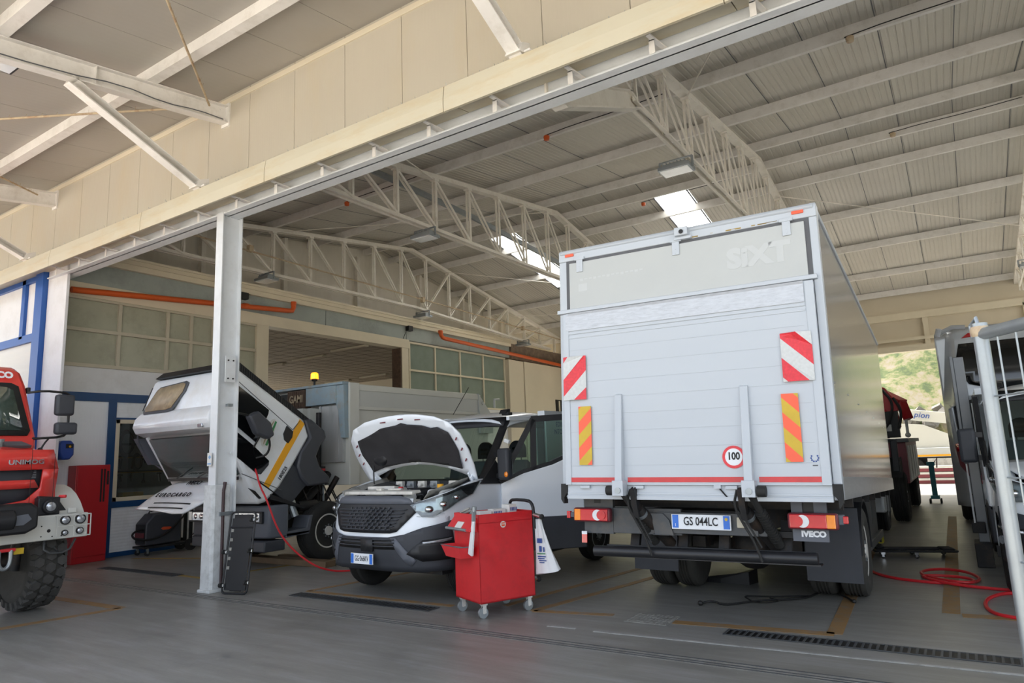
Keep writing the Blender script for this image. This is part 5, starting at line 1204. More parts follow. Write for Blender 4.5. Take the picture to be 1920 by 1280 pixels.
g = MB(); g.prism([(c[0] - .1 + .03, c[1] - .2), (c[0] - .06 + .03, c[1] - .21), (c[0] + .15, c[1] + .17), (c[0] + .12, c[1] + .19)], 'x', XS, XS + .008); B('logo_green', g, 'ink_green', lo, smooth=False)
g = MB(); g.cyl((XS, c[0] - .03, c[1] - .04), (XS + .009, c[0] - .03, c[1] - .04), .032, 16); B('logo_dot', g, 'red_plain', lo, smooth=False)
text('180E25', 'lettering', (XS + .006, 7.42, 1.52), (0, .6, .8), (0, -.8, .6), .085, 'ink', cab, ext=.001, world=True, bold=.002)
# rear wall gaiter, mudguard, mirror
g = MB(); g.prism([(6.42, 3.2), (6.56, 3.31), (8.0, 2.42), (7.88, 2.38), (6.54, 3.18)], 'x', -11.5, -9.42)
n = 34
for k in range(n): 
    t = k / n; p = V((6.56, 3.31)).lerp(V((8.0, 2.42)), t) if False else (6.56 + 1.44 * t, 3.31 - .89 * t); g.box(-9.43, -9.41, p[0] - .012, p[0] + .01, p[1] - .11, p[1] - .01)
B('rear_gaiter', g, 'plastic_black', cab, smooth=False)
g = MB(); g.prism([(7.86, 2.4), (8.0, 2.42), (8.12, 2.34), (8.3, 2.22), (8.34, 2.1), (8.2, 1.95), (8.12, 1.78), (8.2, 1.6), (8.42, 1.42), (8.4, 1.3), (7.95, 1.28), (7.8, 1.42), (7.72, 1.62), (7.78, 1.85), (7.98, 2.1)], 'x', -9.8, -9.36); B('mudguard', g, 'welder_grey', cab, bev=.03)
g = MB(); g.prism([(7.66, 1.66), (7.75, 1.6), (7.95, 1.3), (7.62, 1.0), (7.3, 1.22), (7.38, 1.3)], 'x', -9.72, -9.42); B('wheel_arch_liner', g, 'plastic_dark', cab, smooth=False, bev=.01)
g = MB(); g.prism([(7.2, 1.2), (7.9, .95), (7.88, .92), (7.2, 1.12)], 'x', -9.6, -9.38); B('tilt_arm', g, 'plastic_black', cab, smooth=False)
mi = bpy.data.objects.new('wing_mirror', None); C.objects.link(mi); mi.parent = cab
g = MB(); g.prism([(6.55, 2.42), (6.72, 2.5), (6.95, 2.32), (7.02, 2.12), (6.92, 2.06), (6.7, 2.14)], 'x', -9.2, -9.06); B('housing', g, 'welder_grey', mi, bev=.03)
g = MB(); g.tube([(-9.36, 6.2, 2.5), (-9.15, 6.4, 2.46), (-9.12, 6.75, 2.4), (-9.14, 7.0, 2.05), (-9.2, 7.0, 1.82), (-9.36, 6.9, 1.78)], .018, 8, smooth=2); g.tube([(-9.12, 6.75, 2.4), (-9.2, 6.9, 2.2), (-9.36, 6.85, 1.95)], .014, 8, smooth=1); B('arm', g, 'black', mi)
g = MB(); g.box(-11.98, -11.84, 6.35, 6.5, 1.75, 2.2)
for i, (x, y, z) in enumerate(g.v): g.v[i] = (x, y + (2.2 - z) * .6, z)
g.tube([(-11.5, 6.35, 2.35), (-11.8, 6.3, 2.3), (-11.9, 6.45, 2.0), (-11.9, 6.75, 1.7), (-11.6, 6.85, 1.6)], .016, 8, smooth=1); B('far_mirror', g, 'plastic_grey', cab)
# behind the cab
g = MB(); g.box(-10.12, -9.5, 8.85, 9.3, 1.66, 2.72); g.box(-10.12, -10.08, 8.82, 8.85, 1.66, 2.72); g.box(-9.62, -9.6, 8.83, 8.85, 1.7, 2.7); B('steel_tank', g, 'tank_steel', smooth=False, bev=.01)
g = MB(); g.box(-10.5, -10.2, 8.5, 8.8, 2.5, 2.68); g.box(-10.2, -10.12, 8.6, 8.85, 2.3, 2.68); B('air_box', g, 'dump_cream', smooth=False, bev=.01)
g = MB(); g.cyl((-9.9, 8.7, 1.45), (-9.9, 8.7, 1.6), .07, 14); g.cyl((-9.9, 8.7, 1.52), (-9.9, 8.7, 1.56), .072, 14, m=1); g.cyl((-9.95, 8.75, .9), (-9.7, 8.9, 1.4), .05, 10); g.cyl((-10.1, 8.8, .8), (-10.1, 8.8, 2.6), .05, 10); g.cyl((-10.3, 8.7, .9), (-10.2, 8.75, 2.4), .07, 10); g.cyl((-9.62, 8.5, 1.0), (-9.62, 8.5, 1.5), .02, 8, m=2); g.tube([(-10.0, 8.5, 1.2), (-9.8, 8.5, 1.35), (-9.6, 8.45, 1.1)], .02, 8, smooth=1)
g.box(-10.7, -10.2, 8.9, 9.0, .8, 2.7)
B('air_filter', g, ['chassis', 'red_plain', 'galv'])
g = MB(); g.box(-9.75, -9.4, 8.9, 9.9, .95, 1.0); g.cyl((-9.8, 9.0, .98), (-9.4, 8.8, .98), .02, 8); B('battery_tray', g, 'chassis_grey', smooth=False)
# tipper body
dbd = bpy.data.objects.new('tipper_body', None); C.objects.link(dbd); dbd.parent = et
g = MB(); g.prism([(8.92, 1.25), (8.92, 3.1), (13.0, 3.12), (13.45, 2.55), (13.2, 1.25)], 'x', -11.6, -9.42); g.box(-9.42, -9.38, 9.1, 13.05, 2.98, 3.1); g.box(-9.42, -9.38, 9.1, 13.05, 2.62, 2.68); g.box(-9.42, -9.37, 8.9, 9.14, 1.25, 3.12)
B('side_panel', g, 'dump_cream', dbd, smooth=False, bev=.008)
g = MB(); g.box(-9.42, -9.395, 9.14, 13.0, 2.68, 2.98); B('top_band', g, 'dump_grey', dbd, smooth=False)
g = MB(); g.prism([(12.95, 3.12), (13.5, 2.6), (13.5, 2.2), (13.0, 2.2)], 'x', -9.43, -9.36); g.cyl((-9.37, 13.1, 2.9), (-9.34, 13.1, 2.9), .04, 10); g.tube([(-9.3, 13.5, 2.8), (-9.3, 13.5, 3.0), (-9.3, 13.7, 3.02)], .03, 8); B('tailgate', g, 'dump_grey', dbd, smooth=False)
g = MB(); g.prism([(-9.64, 3.14), (-9.44, 3.14), (-9.4, 2.1), (-9.5, 2.1), (-9.58, 2.6), (-9.66, 2.8)], 'y', 8.8, 8.95); B('front_post', g, 'dump_blue', dbd, smooth=False, bev=.006)
g = MB(); g.box(-10.45, -9.62, 8.78, 8.95, 2.74, 3.08); g.box(-11.6, -9.42, 8.76, 8.95, 3.08, 3.13); B('front_beam', g, 'dump_blue', dbd, smooth=False, bev=.01)
g = MB(); g.box(-10.95, -10.45, 8.76, 8.95, 2.72, 3.06)
for k in range(9): g.box(-10.93 + k * .055, -10.905 + k * .055, 8.745, 8.76, 2.74, 3.04)
rc = B('rusty_cover', g, 'rust_dark', dbd, smooth=False)
text('GAMI', 'lettering', (-10.68, 8.74, 2.89), (1, 0, 0), (0, 0, 1), .2, 'tan_plastic', rc, ext=.002, bold=.004, sx=.8, world=True)
g = MB(); g.box(-11.2, -10.96, 8.8, 8.95, 2.78, 3.02); B('dark_recess', g, 'black', dbd, smooth=False)
g = MB(); g.lathe([(0, .05), (.02, .06), (.05, .06), (.06, .045)], (-10.28, 8.85, 3.22), 'z', 16); g.cyl((-10.28, 8.85, 3.12), (-10.28, 8.85, 3.24), .02, 8); bc = B('beacon', g, 'black')
g = MB(); g.lathe([(.06, .075), (.16, .07), (.185, .045), (.19, .001)], (-10.28, 8.85, 3.2), 'z', 20); o = B('beacon_dome', g, 'beacon_glow', bc); o['label'] = 'glowing orange beacon dome'
g = MB(); g.box(-10.8, -9.0, 6.7, 6.72, .02, .021)

# ================================================================== RED FIRE TRUCK (faces +x)
ft = thing('fire_truck', 'red fire truck with white bumper and coarse off road tyre', 'truck', (-10.6, 3.1, 0))
YC = 3.1
def FB(n, g, m, par=ft, **k): return g.build(n, m, par, world=True, **k)
# hood: cross-section loft
def HS(s, t):  # s -1..1 across, t 0 nose .. 1 windscreen base
    w = 1.04 + .0 * t; y = YC + w * s
    top = 1.97 + .17 * t - .10 * abs(s) ** 3 - .28 * max(0, abs(s) - .86) / .14
    return (-9.5 - .75 * t - .10 * s * s * (1 - t), y, top)
g = MB(); g.grid(HS, [-1, -.97, -.93, -.86, -.7, -.5, -.25, 0, .25, .5, .7, .86, .93, .97, 1], [0, .04, .3, .6, 1])
for s in (-1, 1):
    g.grid(lambda a, b: (V(HS(s, a)).x - .0, V(HS(s, a)).y + s * .02 * b, V(HS(s, a)).z * (1 - b) + b * (1.12 + .1 * a)), [0, .3, .6, 1], [0, .3, .7, 1])
hd = FB('hood', g, 'fire_red', solid=.02, ang=50)
def FN(y, z): s = (y - YC) / 1.03; return (-9.47 - .10 * s * s - .10 * max(0, 1.45 - z) + .04 * math.sin((z - 1.2) * 3), y, z)
out = [(YC - .97, 1.16), (YC + .97, 1.16), (YC + .98, 1.6), (YC + .9, 1.98), (YC - .9, 1.98), (YC - .98, 1.6)]
g = MB()
def fpan(p): patch(g, p, FN, .15, .12)
fpan([(YC - 1.0, 1.72), (YC + 1.04, 1.72), (YC + .97, 1.96), (YC - .9, 1.96)])
fpan([(YC - .8, 1.5), (YC + .82, 1.5), (YC + .76, 1.6), (YC - .75, 1.6)])
fpan([(YC + 1.04, 1.72), (YC + 1.0, 1.2), (YC + .35, 1.18), (YC + .3, 1.3), (YC + .7, 1.36), (YC + .84, 1.5), (YC + .86, 1.72)])
fpan([(YC - 1.04, 1.72), (YC - .95, 1.2), (YC - .35, 1.18), (YC - .3, 1.3), (YC - .7, 1.36), (YC - .84, 1.5), (YC - .86, 1.72)])
fpan([(YC - .3, 1.18), (YC + .36, 1.18), (YC + .31, 1.3), (YC - .3, 1.3)])
FB('front_cowl', g, 'fire_red', hd, solid=.03)
g = MB(); patch(g, [(YC - .9, 1.2), (YC + .9, 1.2), (YC + .9, 1.75), (YC - .9, 1.75)], lambda a, b: V(FN(a, b)) - V((.06, 0, 0)), .3, .2)
FB('grille_mesh', g, 'plastic_dark', hd, solid=.02)
g = MB()
for k in range(5): p = FN(YC, 1.66); g.box(p[0] - .14, p[0] - .12, YC - .8, YC + .8, 1.62 + k * .02, 1.626 + k * .02)
for k in range(9): g.box(-9.56, -9.54, YC + .4 + k * .03, YC + .41 + k * .03, 1.64, 1.69)
FB('grille_bars', g, 'galv', hd, smooth=False)
text('UNIMOG', 'lettering', (-9.455, 3.75, 1.81), (0, 1, 0), (0, 0, 1), .075, 'chrome', hd, ext=.008, sx=1.25, bold=.002, world=True)
g = MB(); g.prism([(-10.23, 2.13), (-9.9, 2.06), (-9.72, 2.02), (-9.75, 1.99), (-10.2, 2.08)], 'y', YC - .55, YC + .8); FB('hood_vent', g, 'seal', hd, smooth=False)
g = MB(); g.cyl((-9.75, 3.55, 2.0), (-9.75, 3.55, 2.1), .045, 14); g.cyl((-9.75, 3.55, 2.06), (-9.75, 3.55, 2.1), .06, 14); FB('filler_cap', g, 'galv', hd)
# cab
cp = [(-12.2, 1.3), (-12.2, 2.95), (-12.0, 3.08), (-10.5, 3.08), (-10.34, 3.0), (-10.22, 2.82), (-10.02, 2.12), (-10.0, 1.3)]
g = MB(); o_ = len(g.v); g.prism(cp, 'y', YC - .98, YC + .98)
for i, (x, y, z) in enumerate(g.v):
    k = max(0, z - 2.1) / .95; g.v[i] = (x, YC + (y - YC) * (1 - .13 * k), z)
fc = FB('cab', g, 'fire_red', bev=.05)
def WF(y, z): return (-10.0 - (z - 2.12) * .28 + .015, YC + (y - YC) * (1 - .13 * (z - 2.1) / .95), z)
g = MB(); patch(g, [(YC - .86, 2.16), (YC + .86, 2.16), (YC + .9, 2.22), (YC + .86, 2.8), (YC + .78, 2.84), (YC - .78, 2.84), (YC - .86, 2.8), (YC - .9, 2.22)], WF, .4, .3); w_ = FB('windscreen_seal', g, 'rubber', fc, solid=.02)
g = MB(); patch(g, [(YC - .78, 2.22), (YC + .78, 2.22), (YC + .81, 2.26), (YC + .78, 2.74), (YC + .7, 2.78), (YC - .7, 2.78), (YC - .78, 2.74), (YC - .81, 2.26)], lambda a, b: V(WF(a, b)) + V((.012, 0, .003)), .4, .3)
mm('fire_glass', '3b4a44', .05, var=.1, scale=1.5, coat=.8, dirt='5e7268', dirt_amt=.8, dscale=1.2); FB('windscreen', g, 'fire_glass', w_, solid=.006)  # paler green blotches mixed into the glass colour
g = MB(); g.bar((-9.99, 3.5, 2.24), (-10.06, 3.2, 2.5), .012, .012); FB('wiper', g, 'black', fc, smooth=False)
text('CO', 'lettering', (-10.245, 3.74, 2.945), (0, 1, 0), (-.35, 0, 1), .12, 'plate_white', fc, ext=.003, sx=1.0, bold=.006, world=True)
g = MB(); g.box(-10.6, -10.45, 3.5, 3.74, 3.07, 3.2); g.tube([(-10.6, 3.4, 3.15), (-10.6, 3.42, 3.4), (-10.6, 3.3, 3.45)], .008, 6, smooth=1); FB('roof_box', g, 'black', fc, bev=.01)
g = MB(); g.box(-10.3, -10.22, 4.0, 4.04, 2.72, 2.8); FB('side_marker', g, 'black', fc, bev=.01)
g = MB(); g.tube([(-10.15, 3.98, 2.72), (-10.0, 4.1, 2.74), (-10.0, 4.36, 2.73), (-10.0, 4.42, 2.7), (-10.0, 4.42, 2.2), (-10.0, 4.36, 2.14), (-10.0, 4.1, 2.12), (-10.05, 3.98, 2.12)], .016, 8, smooth=1); fm = FB('mirror_arm', g, 'black', fc)
g = MB(); g.box(-10.04, -9.93, 4.24, 4.47, 2.42, 2.7); o = FB('wing_mirror', g, 'plastic_dark', fm, bev=.035)
g = MB(); g.box(-10.04, -9.93, 4.25, 4.52, 2.17, 2.33); FB('wide_angle_mirror', g, 'plastic_dark', fm, bev=.035)
g = MB(); g.tube([(-10.0, 4.2, 2.12), (-9.98, 4.14, 2.05), (-9.98, 4.1, 1.96)], .012, 6, smooth=1); g.ball((-9.98, 4.1, 1.97), .035, 8); FB('mirror_cable', g, 'black', fm)
# bumper
g = MB(); g.box(-9.34, -9.26, YC - 1.2, 4.4, .88, 1.17); g.box(-9.5, -9.34, YC - 1.1, 4.1, .95, 1.12); g.box(-9.38, -9.34, 4.2, 4.3, 1.17, 1.24); fb = FB('front_bumper', g, 'dump_cream', bev=.012)
g = MB()
for y, z in ((4.12, .92), (4.22, .92), (4.0, 1.05), (4.0, .93)): g.cyl((-9.262, y - .12, z), (-9.255, y - .12, z), .008, 8)
g.cyl((-9.262, 3.96, .99), (-9.255, 3.96, .99), .02, 10); FB('bumper_holes', g, 'black', fb, smooth=False)
for (y, z, r) in ((4.13, 1.1, .048), (4.3, 1.1, .052), (4.13, .95, .03), (4.3, .96, .036)):
    g = MB(); g.lathe([(0, r * 1.15), (.03, r * 1.15), (.03, r * .95)], (-9.26, y, z), 'x', 18); l_ = FB('bumper_lamp', g, 'black', fb)
    g = MB(); g.ball((-9.235, y, z), r * .95, 14, sq=(.4, 1, 1)); FB('lamp_lens', g, 'lamp_clear', l_)
g = MB()
for z in (.9, 1.03, 1.155): g.bar((-9.2, 4.02, z), (-9.2, 4.4, z), .01, .01)
for y in (4.02, 4.21, 4.4): g.bar((-9.2, y, .9), (-9.2, y, 1.155), .01, .01); 
for y in (4.02, 4.4): g.bar((-9.26, y, 1.155), (-9.2, y, 1.155), .01, .01); g.bar((-9.26, y, .9), (-9.2, y, .9), .01, .01)
FB('lamp_guard', g, 'dump_cream', fb, smooth=False)
g = MB(); g.cyl((-9.4, 4.0, 1.27), (-9.33, 4.0, 1.27), .085, 24); g.box(-9.5, -9.38, 3.88, 4.12, 1.17, 1.38); g.prism([(3.88, 1.17), (4.25, 1.17), (4.1, 1.38), (3.9, 1.4)], 'x', -9.5, -9.44); hl = FB('headlamp', g, 'plastic_black', bev=.01)
g = MB(); g.ball((-9.33, 4.0, 1.27), .055, 16, sq=(.35, 1, 1)); FB('lamp_lens', g, 'lamp_clear', hl)
g = MB(); g.cyl((-9.42, 4.12, 1.38), (-9.36, 4.17, 1.38), .02, 8); FB('indicator', g, 'red_plain', hl)
g = MB(); g.prism([(2.6, 1.0), (3.62, 1.0), (3.74, 1.06), (3.74, 1.28), (3.66, 1.34), (2.6, 1.34)], 'x', -9.27, -9.0); g.cyl((-9.05, 2.6, 1.17), (-9.05, 3.5, 1.17), .12, 18); wn = FB('winch', g, 'plastic_black', bev=.03)
g = MB(); g.prism([(3.4, 1.1), (3.58, 1.1), (3.66, 1.16), (3.62, 1.22), (3.4, 1.2)], 'x', -9.0, -8.985); FB('winch_label', g, 'plastic_grey', wn, smooth=False)
g = MB(); g.cyl((-9.2, 3.95, 1.3), (-9.2, 3.95, 1.9), .003, 4) ; g.cyl((-9.24, 3.72, 1.17), (-9.24, 3.72, 2.0), .003, 4); FB('marker_wire', g, 'black')
g = MB(); g.tube([(-9.25, 3.46, .82), (-9.25, 3.46, .66), (-9.25, 3.52, .6), (-9.25, 3.58, .66), (-9.25, 3.58, .82)], .022, 10, smooth=2); g.cyl((-9.25, 3.42, .82), (-9.25, 3.62, .82), .02, 8, m=1); FB('shackle', g, ['galv', 'red_plain'])
g = MB(); g.box(-9.3, -9.27, 3.62, 3.72, .76, .83); FB('yellow_tag', g, 'reflect_yellow', bev=.004)
g = MB(); g.tube([(-9.45, 4.0, .88), (-9.4, 3.98, .72), (-9.4, 4.25, .7), (-9.45, 4.35, .85)], .014, 8, smooth=1); g.tube([(-9.6, 3.9, .88), (-9.5, 4.1, .8), (-9.5, 4.2, .7)], .012, 8, smooth=1); FB('tow_bracket', g, 'chassis_grey')
g = MB(); g.box(-12, -9.5, YC - .4, YC - .3, .8, 1.05); g.box(-12, -9.5, YC + .3, YC + .4, .8, 1.05); g.cyl((-10.1, YC - .95, .62), (-10.1, YC + .95, .62), .1, 14); g.ball((-10.1, YC + .1, .62), .2, 14); g.box(-10.4, -9.5, YC - .6, YC + .6, 1.0, 1.3)
g.cyl((-10.0, 3.9, .5), (-10.0, 4.0, 1.1), .08, 12)
FB('chassis', g, 'chassis')
for y, s in ((4.1, 1), (2.0, -1)):
    c = WM(ft).inverted() @ V((-10.06, y, .61)); t = wheel(ft, c, .575, .36, s, tyre='rubber_dusty', axis='y', rim='chassis', blocks=True)
    g = MB(); n = 26
    for k in range(n):
        for j in range(3):
            a = 2 * math.pi * (k + (.5 if j == 1 else 0)) / n; yy = c.y + (j - 1) * .125; w = .056
            hexa = [(w * 1.05 * math.cos(q), w * 1.12 * math.sin(q)) for q in [math.pi * m_ / 3 + math.pi / 6 for m_ in range(6)]]
            def P_(u, v_, r): an = a + v_ / .6; return (c.x + r * math.cos(an), yy + u, c.z + r * math.sin(an))
            r0 = .56; r1 = .61 - (.012 if j != 1 else 0)
            vs_ = [P_(u, v_, r1) for u, v_ in hexa] + [P_(u * 1.08, v_ * 1.08, r0) for u, v_ in hexa]
            g.add(vs_, [tuple(range(6))] + [(i, (i + 1) % 6, (i + 1) % 6 + 6, i + 6) for i in range(6)])
        for sgn in (-1, 1):
            a = 2 * math.pi * (k + .5 * (sgn > 0)) / n; q = V((math.cos(a), 0, math.sin(a)))
            g.bar(V(c) + q * .5 + V((0, sgn * .18, 0)), V(c) + q * .585 + V((0, sgn * .17, 0)), .06, .03, up=(0, 1, 0))
    g.build('tread_blocks', 'tread', t, smooth=False)
g = MB(); a_ = [(-10.06 + .78 * math.cos(t), .74 + .78 * math.sin(t)) for t in [R(22) + R(120) * k / 10 for k in range(11)]]; b_ = [(-10.06 + .74 * math.cos(t), .74 + .74 * math.sin(t)) for t in [R(22) + R(120) * k / 10 for k in range(10, -1, -1)]]
g.prism(a_ + b_, 'y', 3.9, 4.42); FB('mudguard', g, 'dump_cream', bev=.01)
g = MB(); g.box(-16, -12.3, 1.95, 4.2, 1.2, 3.2); FB('equipment_body', g, 'fire_red', bev=.03)
# ================================================================== LOOSE THINGS
# red cabinet against the ribbed wall
t = thing('cabinet', 'tall red metal cabinet standing by the ribbed wall, two black slots near its top', 'cabinet', (-14.05, 6.66, 0))
g = MB(); g.box(-14.26, -13.95, 6.36, 6.98, 0, 1.8); g.build('body', 'red_cabinet', t, world=True, smooth=False, bev=.01)
g = MB(); g.box(-13.95, -13.93, 6.38, 6.965, .12, 1.78); dr = g.build('door', 'red_cabinet', t, world=True, smooth=False, bev=.006)
g = MB(); g.box(-13.93, -13.925, 6.8, 6.83, 1.1, 1.72); g.build('vent_slot', 'plastic_black', dr, world=True, smooth=False)
g = MB(); g.box(-13.93, -13.925, 6.855, 6.885, 1.1, 1.72); g.build('vent_slot', 'plastic_black', dr, world=True, smooth=False)
g = MB(); g.box(-13.93, -13.9, 6.91, 6.94, 1.42, 1.68); g.build('handle', 'plastic_black', dr, world=True, smooth=False, bev=.006)
# blue hose reel
t = thing('hose_reel', 'blue hose reel mounted on the corner pillar above the red cabinet', 'hose reel', (-13.9, 6.2, 2.1))
g = MB(); g.prism([(5.98, 2.2), (6.03, 2.26), (6.2, 2.26), (6.25, 2.19), (6.25, 2.0), (6.18, 1.91), (6.06, 1.91), (6.0, 2.02)], 'x', -14.1, -13.82); g.build('housing', 'reel_blue', t, world=True, bev=.03)
g = MB(); g.cyl((-14.28, 6.14, 2.1), (-14.0, 6.14, 2.1), .15, 20); g.build('drum', 'plastic_black', t, world=True)
g = MB(); g.box(-13.82, -13.81, 6.1, 6.22, 2.12, 2.2); g.cyl((-13.81, 6.16, 2.15), (-13.79, 6.16, 2.15), .02, 8, m=1); g.build('outlet', ['black', 'yellow_tool'], t, world=True, smooth=False)
g = MB(); g.box(-14.3, -14.1, 6.12, 6.24, 2.0, 2.2); g.build('wall_bracket', 'plastic_black', t, world=True, smooth=False)
# welding machine
t = thing('welding_machine', 'dark grey wheeled welding machine under the raised front panel', 'welding machine', (-13.7, 8.0, 0))
g = MB(); g.prism([(7.55, .2), (7.55, .62), (7.72, .8), (8.3, .8), (8.3, .2)], 'x', -14.0, -13.62); bd = g.build('body', 'welder_grey', t, world=True, bev=.03)
g = MB(); g.prism([(7.545, .24), (7.545, .6), (7.6, .66), (7.62, .24)], 'x', -13.98, -13.64); g.box(-13.97, -13.66, 7.53, 7.55, .35, .44, m=1); g.build('front_panel', ['plastic_black', 'maroon'], bd, world=True, smooth=False)
g = MB(); g.prism([(7.86, .5), (7.9, .53), (8.05, .52), (8.08, .5), (8.04, .47), (7.9, .47)], 'x', -13.62, -13.612); g.build('label_patch', 'sticker_orange', bd, world=True, smooth=False)
g = MB(); g.tube([(-13.8, 7.7, .8), (-13.8, 7.72, .86), (-13.8, 8.2, .88), (-13.8, 8.25, .8)], .018, 8, smooth=1); g.build('handle', 'plastic_black', bd, world=True)
g = MB(); g.box(-14.02, -13.6, 7.52, 8.6, .14, .18); g.box(-13.9, -13.86, 8.5, 8.56, .18, 1.1); g.box(-13.7, -13.66, 8.5, 8.56, .18, 1.1); g.box(-13.9, -13.66, 8.5, 8.56, .9, 1.0); g.build('trolley_frame', 'plastic_black', t, world=True, smooth=False)
for x in (-13.98, -13.62):
    g = MB(); g.cyl((x - .025, 8.5, .12), (x + .025, 8.5, .12), .12, 20); g.cyl((x + .02, 8.5, .12), (x + .03, 8.5, .12), .03, 10, m=1); g.build('rear_wheel', ['rubber', 'chrome'], t, world=True)
    for y in (7.6,):
        g = MB(); g.cyl((x - .015, y, .05), (x + .015, y, .05), .05, 14); g.box(x - .02, x + .02, y - .02, y + .02, .05, .15, m=1); g.build('castor', ['rubber', 'galv'], t, world=True)
g = MB(); g.tube([(-13.7, 7.55, .5), (-13.7, 7.4, .5), (-13.68, 7.3, .42), (-13.65, 7.4, .32), (-13.6, 7.7, .3), (-13.58, 8.0, .42), (-13.58, 8.3, .7), (-13.6, 8.5, .9)], .02, 8, smooth=2)
g.tube([(-13.65, 8.5, .95), (-13.6, 8.68, .85), (-13.62, 8.55, .6), (-13.6, 8.66, .4), (-13.65, 8.55, .3)], .012, 8, smooth=2); g.build('torch_cable', 'black', t, world=True)

# creepers
def creeper(name, label, M4):
    t = bpy.data.objects.new(name, None); C.objects.link(t); t.rotation_mode = 'QUATERNION'; t.location = M4.to_translation(); t.rotation_quaternion = M4.to_quaternion(); tag(t, label, 'creeper', 'mechanic creepers')
    W2, L2 = .2, .52
    g = MB(); cs = []
    for cx, cy, a0 in ((W2 - .05, L2 - .05, 0), (-W2 + .05, L2 - .05, 90), (-W2 + .05, -L2 + .05, 180), (W2 - .05, -L2 + .05, 270)):
        cs += [(cx + .05 * math.cos(R(a0 + k * 22.5)), cy + .05 * math.sin(R(a0 + k * 22.5)), 0) for k in range(5)]
    g.tube(cs + [cs[0]], .014, 8); g.tube([(-W2, -L2 * .62, 0), (W2, -L2 * .62, 0)], .012, 8); g.build('frame', 'plastic_black', t)
    g = MB(); g.box(-.09, .09, -L2 * .6, L2 - .03, .004, .03); g.box(-.15, .15, -L2 + .03, -L2 * .66, .004, .03); g.build('deck', 'liner', t, bev=.01)
    for k in range(5):
        g = MB(); g.box(-.165, -.125, -.3 + k * .12, -.26 + k * .12, -.006, .006); g.build('padding_patch', 'engine_grey', t, smooth=False)
    g = MB(); g.box(-.17, .17, -.44, .48, .0, .003)
    g.build('underside', 'plastic_black', t, smooth=False)
    for x, y in ((-W2 + .02, L2 - .1), (W2 + .01, L2 - .14), (-W2, .0), (W2 + .01, -.02), (W2 - .01, -L2 + .1)):
        g = MB(); g.cyl((x - .014, y, -.065), (x + .014, y, -.065), .03, 14, m=1); g.box(x - .026, x + .026, y - .026, y + .026, -.04, -.01); g.box(x - .02, x - .015, y - .015, y + .015, -.075, -.03); g.box(x + .015, x + .02, y - .015, y + .015, -.075, -.03); g.build('castor', ['chrome', 'rubber'], t)
    g = MB(); g.box(-.14, .14, L2 - .14, L2 - .04, .03, .07); g.build('headrest', 'plastic_black', t, bev=.02)
    return t
def axes(o, x, y): 
    x = V(x).normalized(); y = V(y); z = x.cross(y).normalized(); y = z.cross(x); m = Matrix((x, y, z)).transposed().to_4x4(); m.translation = V(o); return m
p0 = V((-8.12, 5.82, .03)); up_ = V((-.3, .08, 1.0)).normalized()
creeper('creeper', 'black mechanic creeper leaning upright against the white column', axes(p0 + up_ * .52 + V((0, 0, .0)), (.95, .25, 0), -up_))
creeper('creeper', 'black mechanic creeper lying flat on its castors near the coil of red hose', axes((-.78, 11.55, .095), (-.25, .95, 0), (-.95, -.25, 0.0)))

# red hoses
g = MB(); g.tube([(-9.93, 6.9, 1.86), (-9.72, 6.9, 1.87), (-9.55, 6.9, 1.82), (-9.36, 6.9, 1.6), (-9.2, 6.85, 1.36), (-9.08, 6.9, 1.14), (-8.82, 6.9, .69), (-8.6, 7.0, .4), (-8.3, 7.15, .16), (-8.2, 7.4, .05), (-8.1, 7.6, .02), (-7.9, 7.9, .02), (-7.6, 8.1, .02)], .014, 8, smooth=2)
hs = g.build('air_hose', 'hose_red'); tag(hs, 'red air hose hanging from the column and running under the white van', 'hose')
g = MB(); g.cyl((-8.64, 5.95, 1.85), (-9.95, 6.9, 1.85), .012, 8); g.cyl((-9.95, 6.9, 1.85), (-9.75, 6.9, 1.87), .02, 10); g.build('coupling', 'galv', hs, world=True)
g = MB(); g.tube([(-1.5, 11.0, .02), (-1.34, 10.62, .015), (-1.15, 9.94, .015), (-.92, 9.63, .015), (-.69, 9.52, .015), (-.42, 9.45, .015), (-.12, 9.5, .02), (.0, 9.8, .025), (-.12, 10.2, .03), (-.35, 10.4, .03), (-.58, 10.25, .03), (-.64, 9.95, .03), (-.5, 9.65, .035), (-.22, 9.45, .035), (-.05, 9.5, .04), (-.15, 9.75, .045), (-.45, 9.82, .04), (-.62, 9.72, .04), (-.5, 9.5, .04), (-.22, 9.35, .02), (.26, 9.25, .015), (.6, 9.3, .015), (.7, 9.2, .015), (.5, 9.1, .015), (.21, 9.14, .015), (.03, 8.8, .015), (-.02, 8.4, .015), (.04, 8.04, .015), (.19, 7.9, .015), (.6, 7.8, .015)], .017, 8, smooth=2)
tag(g.build('air_hose', 'hose_red'), 'red air hose coiled on the floor between box truck and fence', 'hose')
# cables and parts on the floor behind the box truck
g = MB(); g.tube([(-2.54, 7.41, .02), (-2.46, 7.56, .03), (-2.3, 7.46, .01), (-2.13, 7.69, .015), (-1.95, 7.86, .015), (-1.75, 7.95, .02), (-1.6, 8.1, .02), (-1.55, 8.35, .02), (-1.47, 8.52, .03), (-1.29, 8.38, .02), (-1.14, 8.09, .015)], .011, 8, smooth=2); g.ball((-2.54, 7.41, .025), .028, 10); g.ball((-1.14, 8.09, .02), .022, 10)
g.tube([(-2.1, 7.75, .02), (-2.25, 7.97, .02), (-2.0, 7.95, .03), (-1.8, 8.1, .02), (-1.6, 8.2, .02)], .008, 8, smooth=2); g.tube([(-2.1, 7.7, .02), (-1.95, 7.7, .015), (-1.8, 7.85, .02), (-1.95, 7.95, .02)], .006, 6, smooth=2)
tag(g.build('cable_bundle', 'black'), 'thin black cable bundle lying on the floor behind the box truck', 'cable')
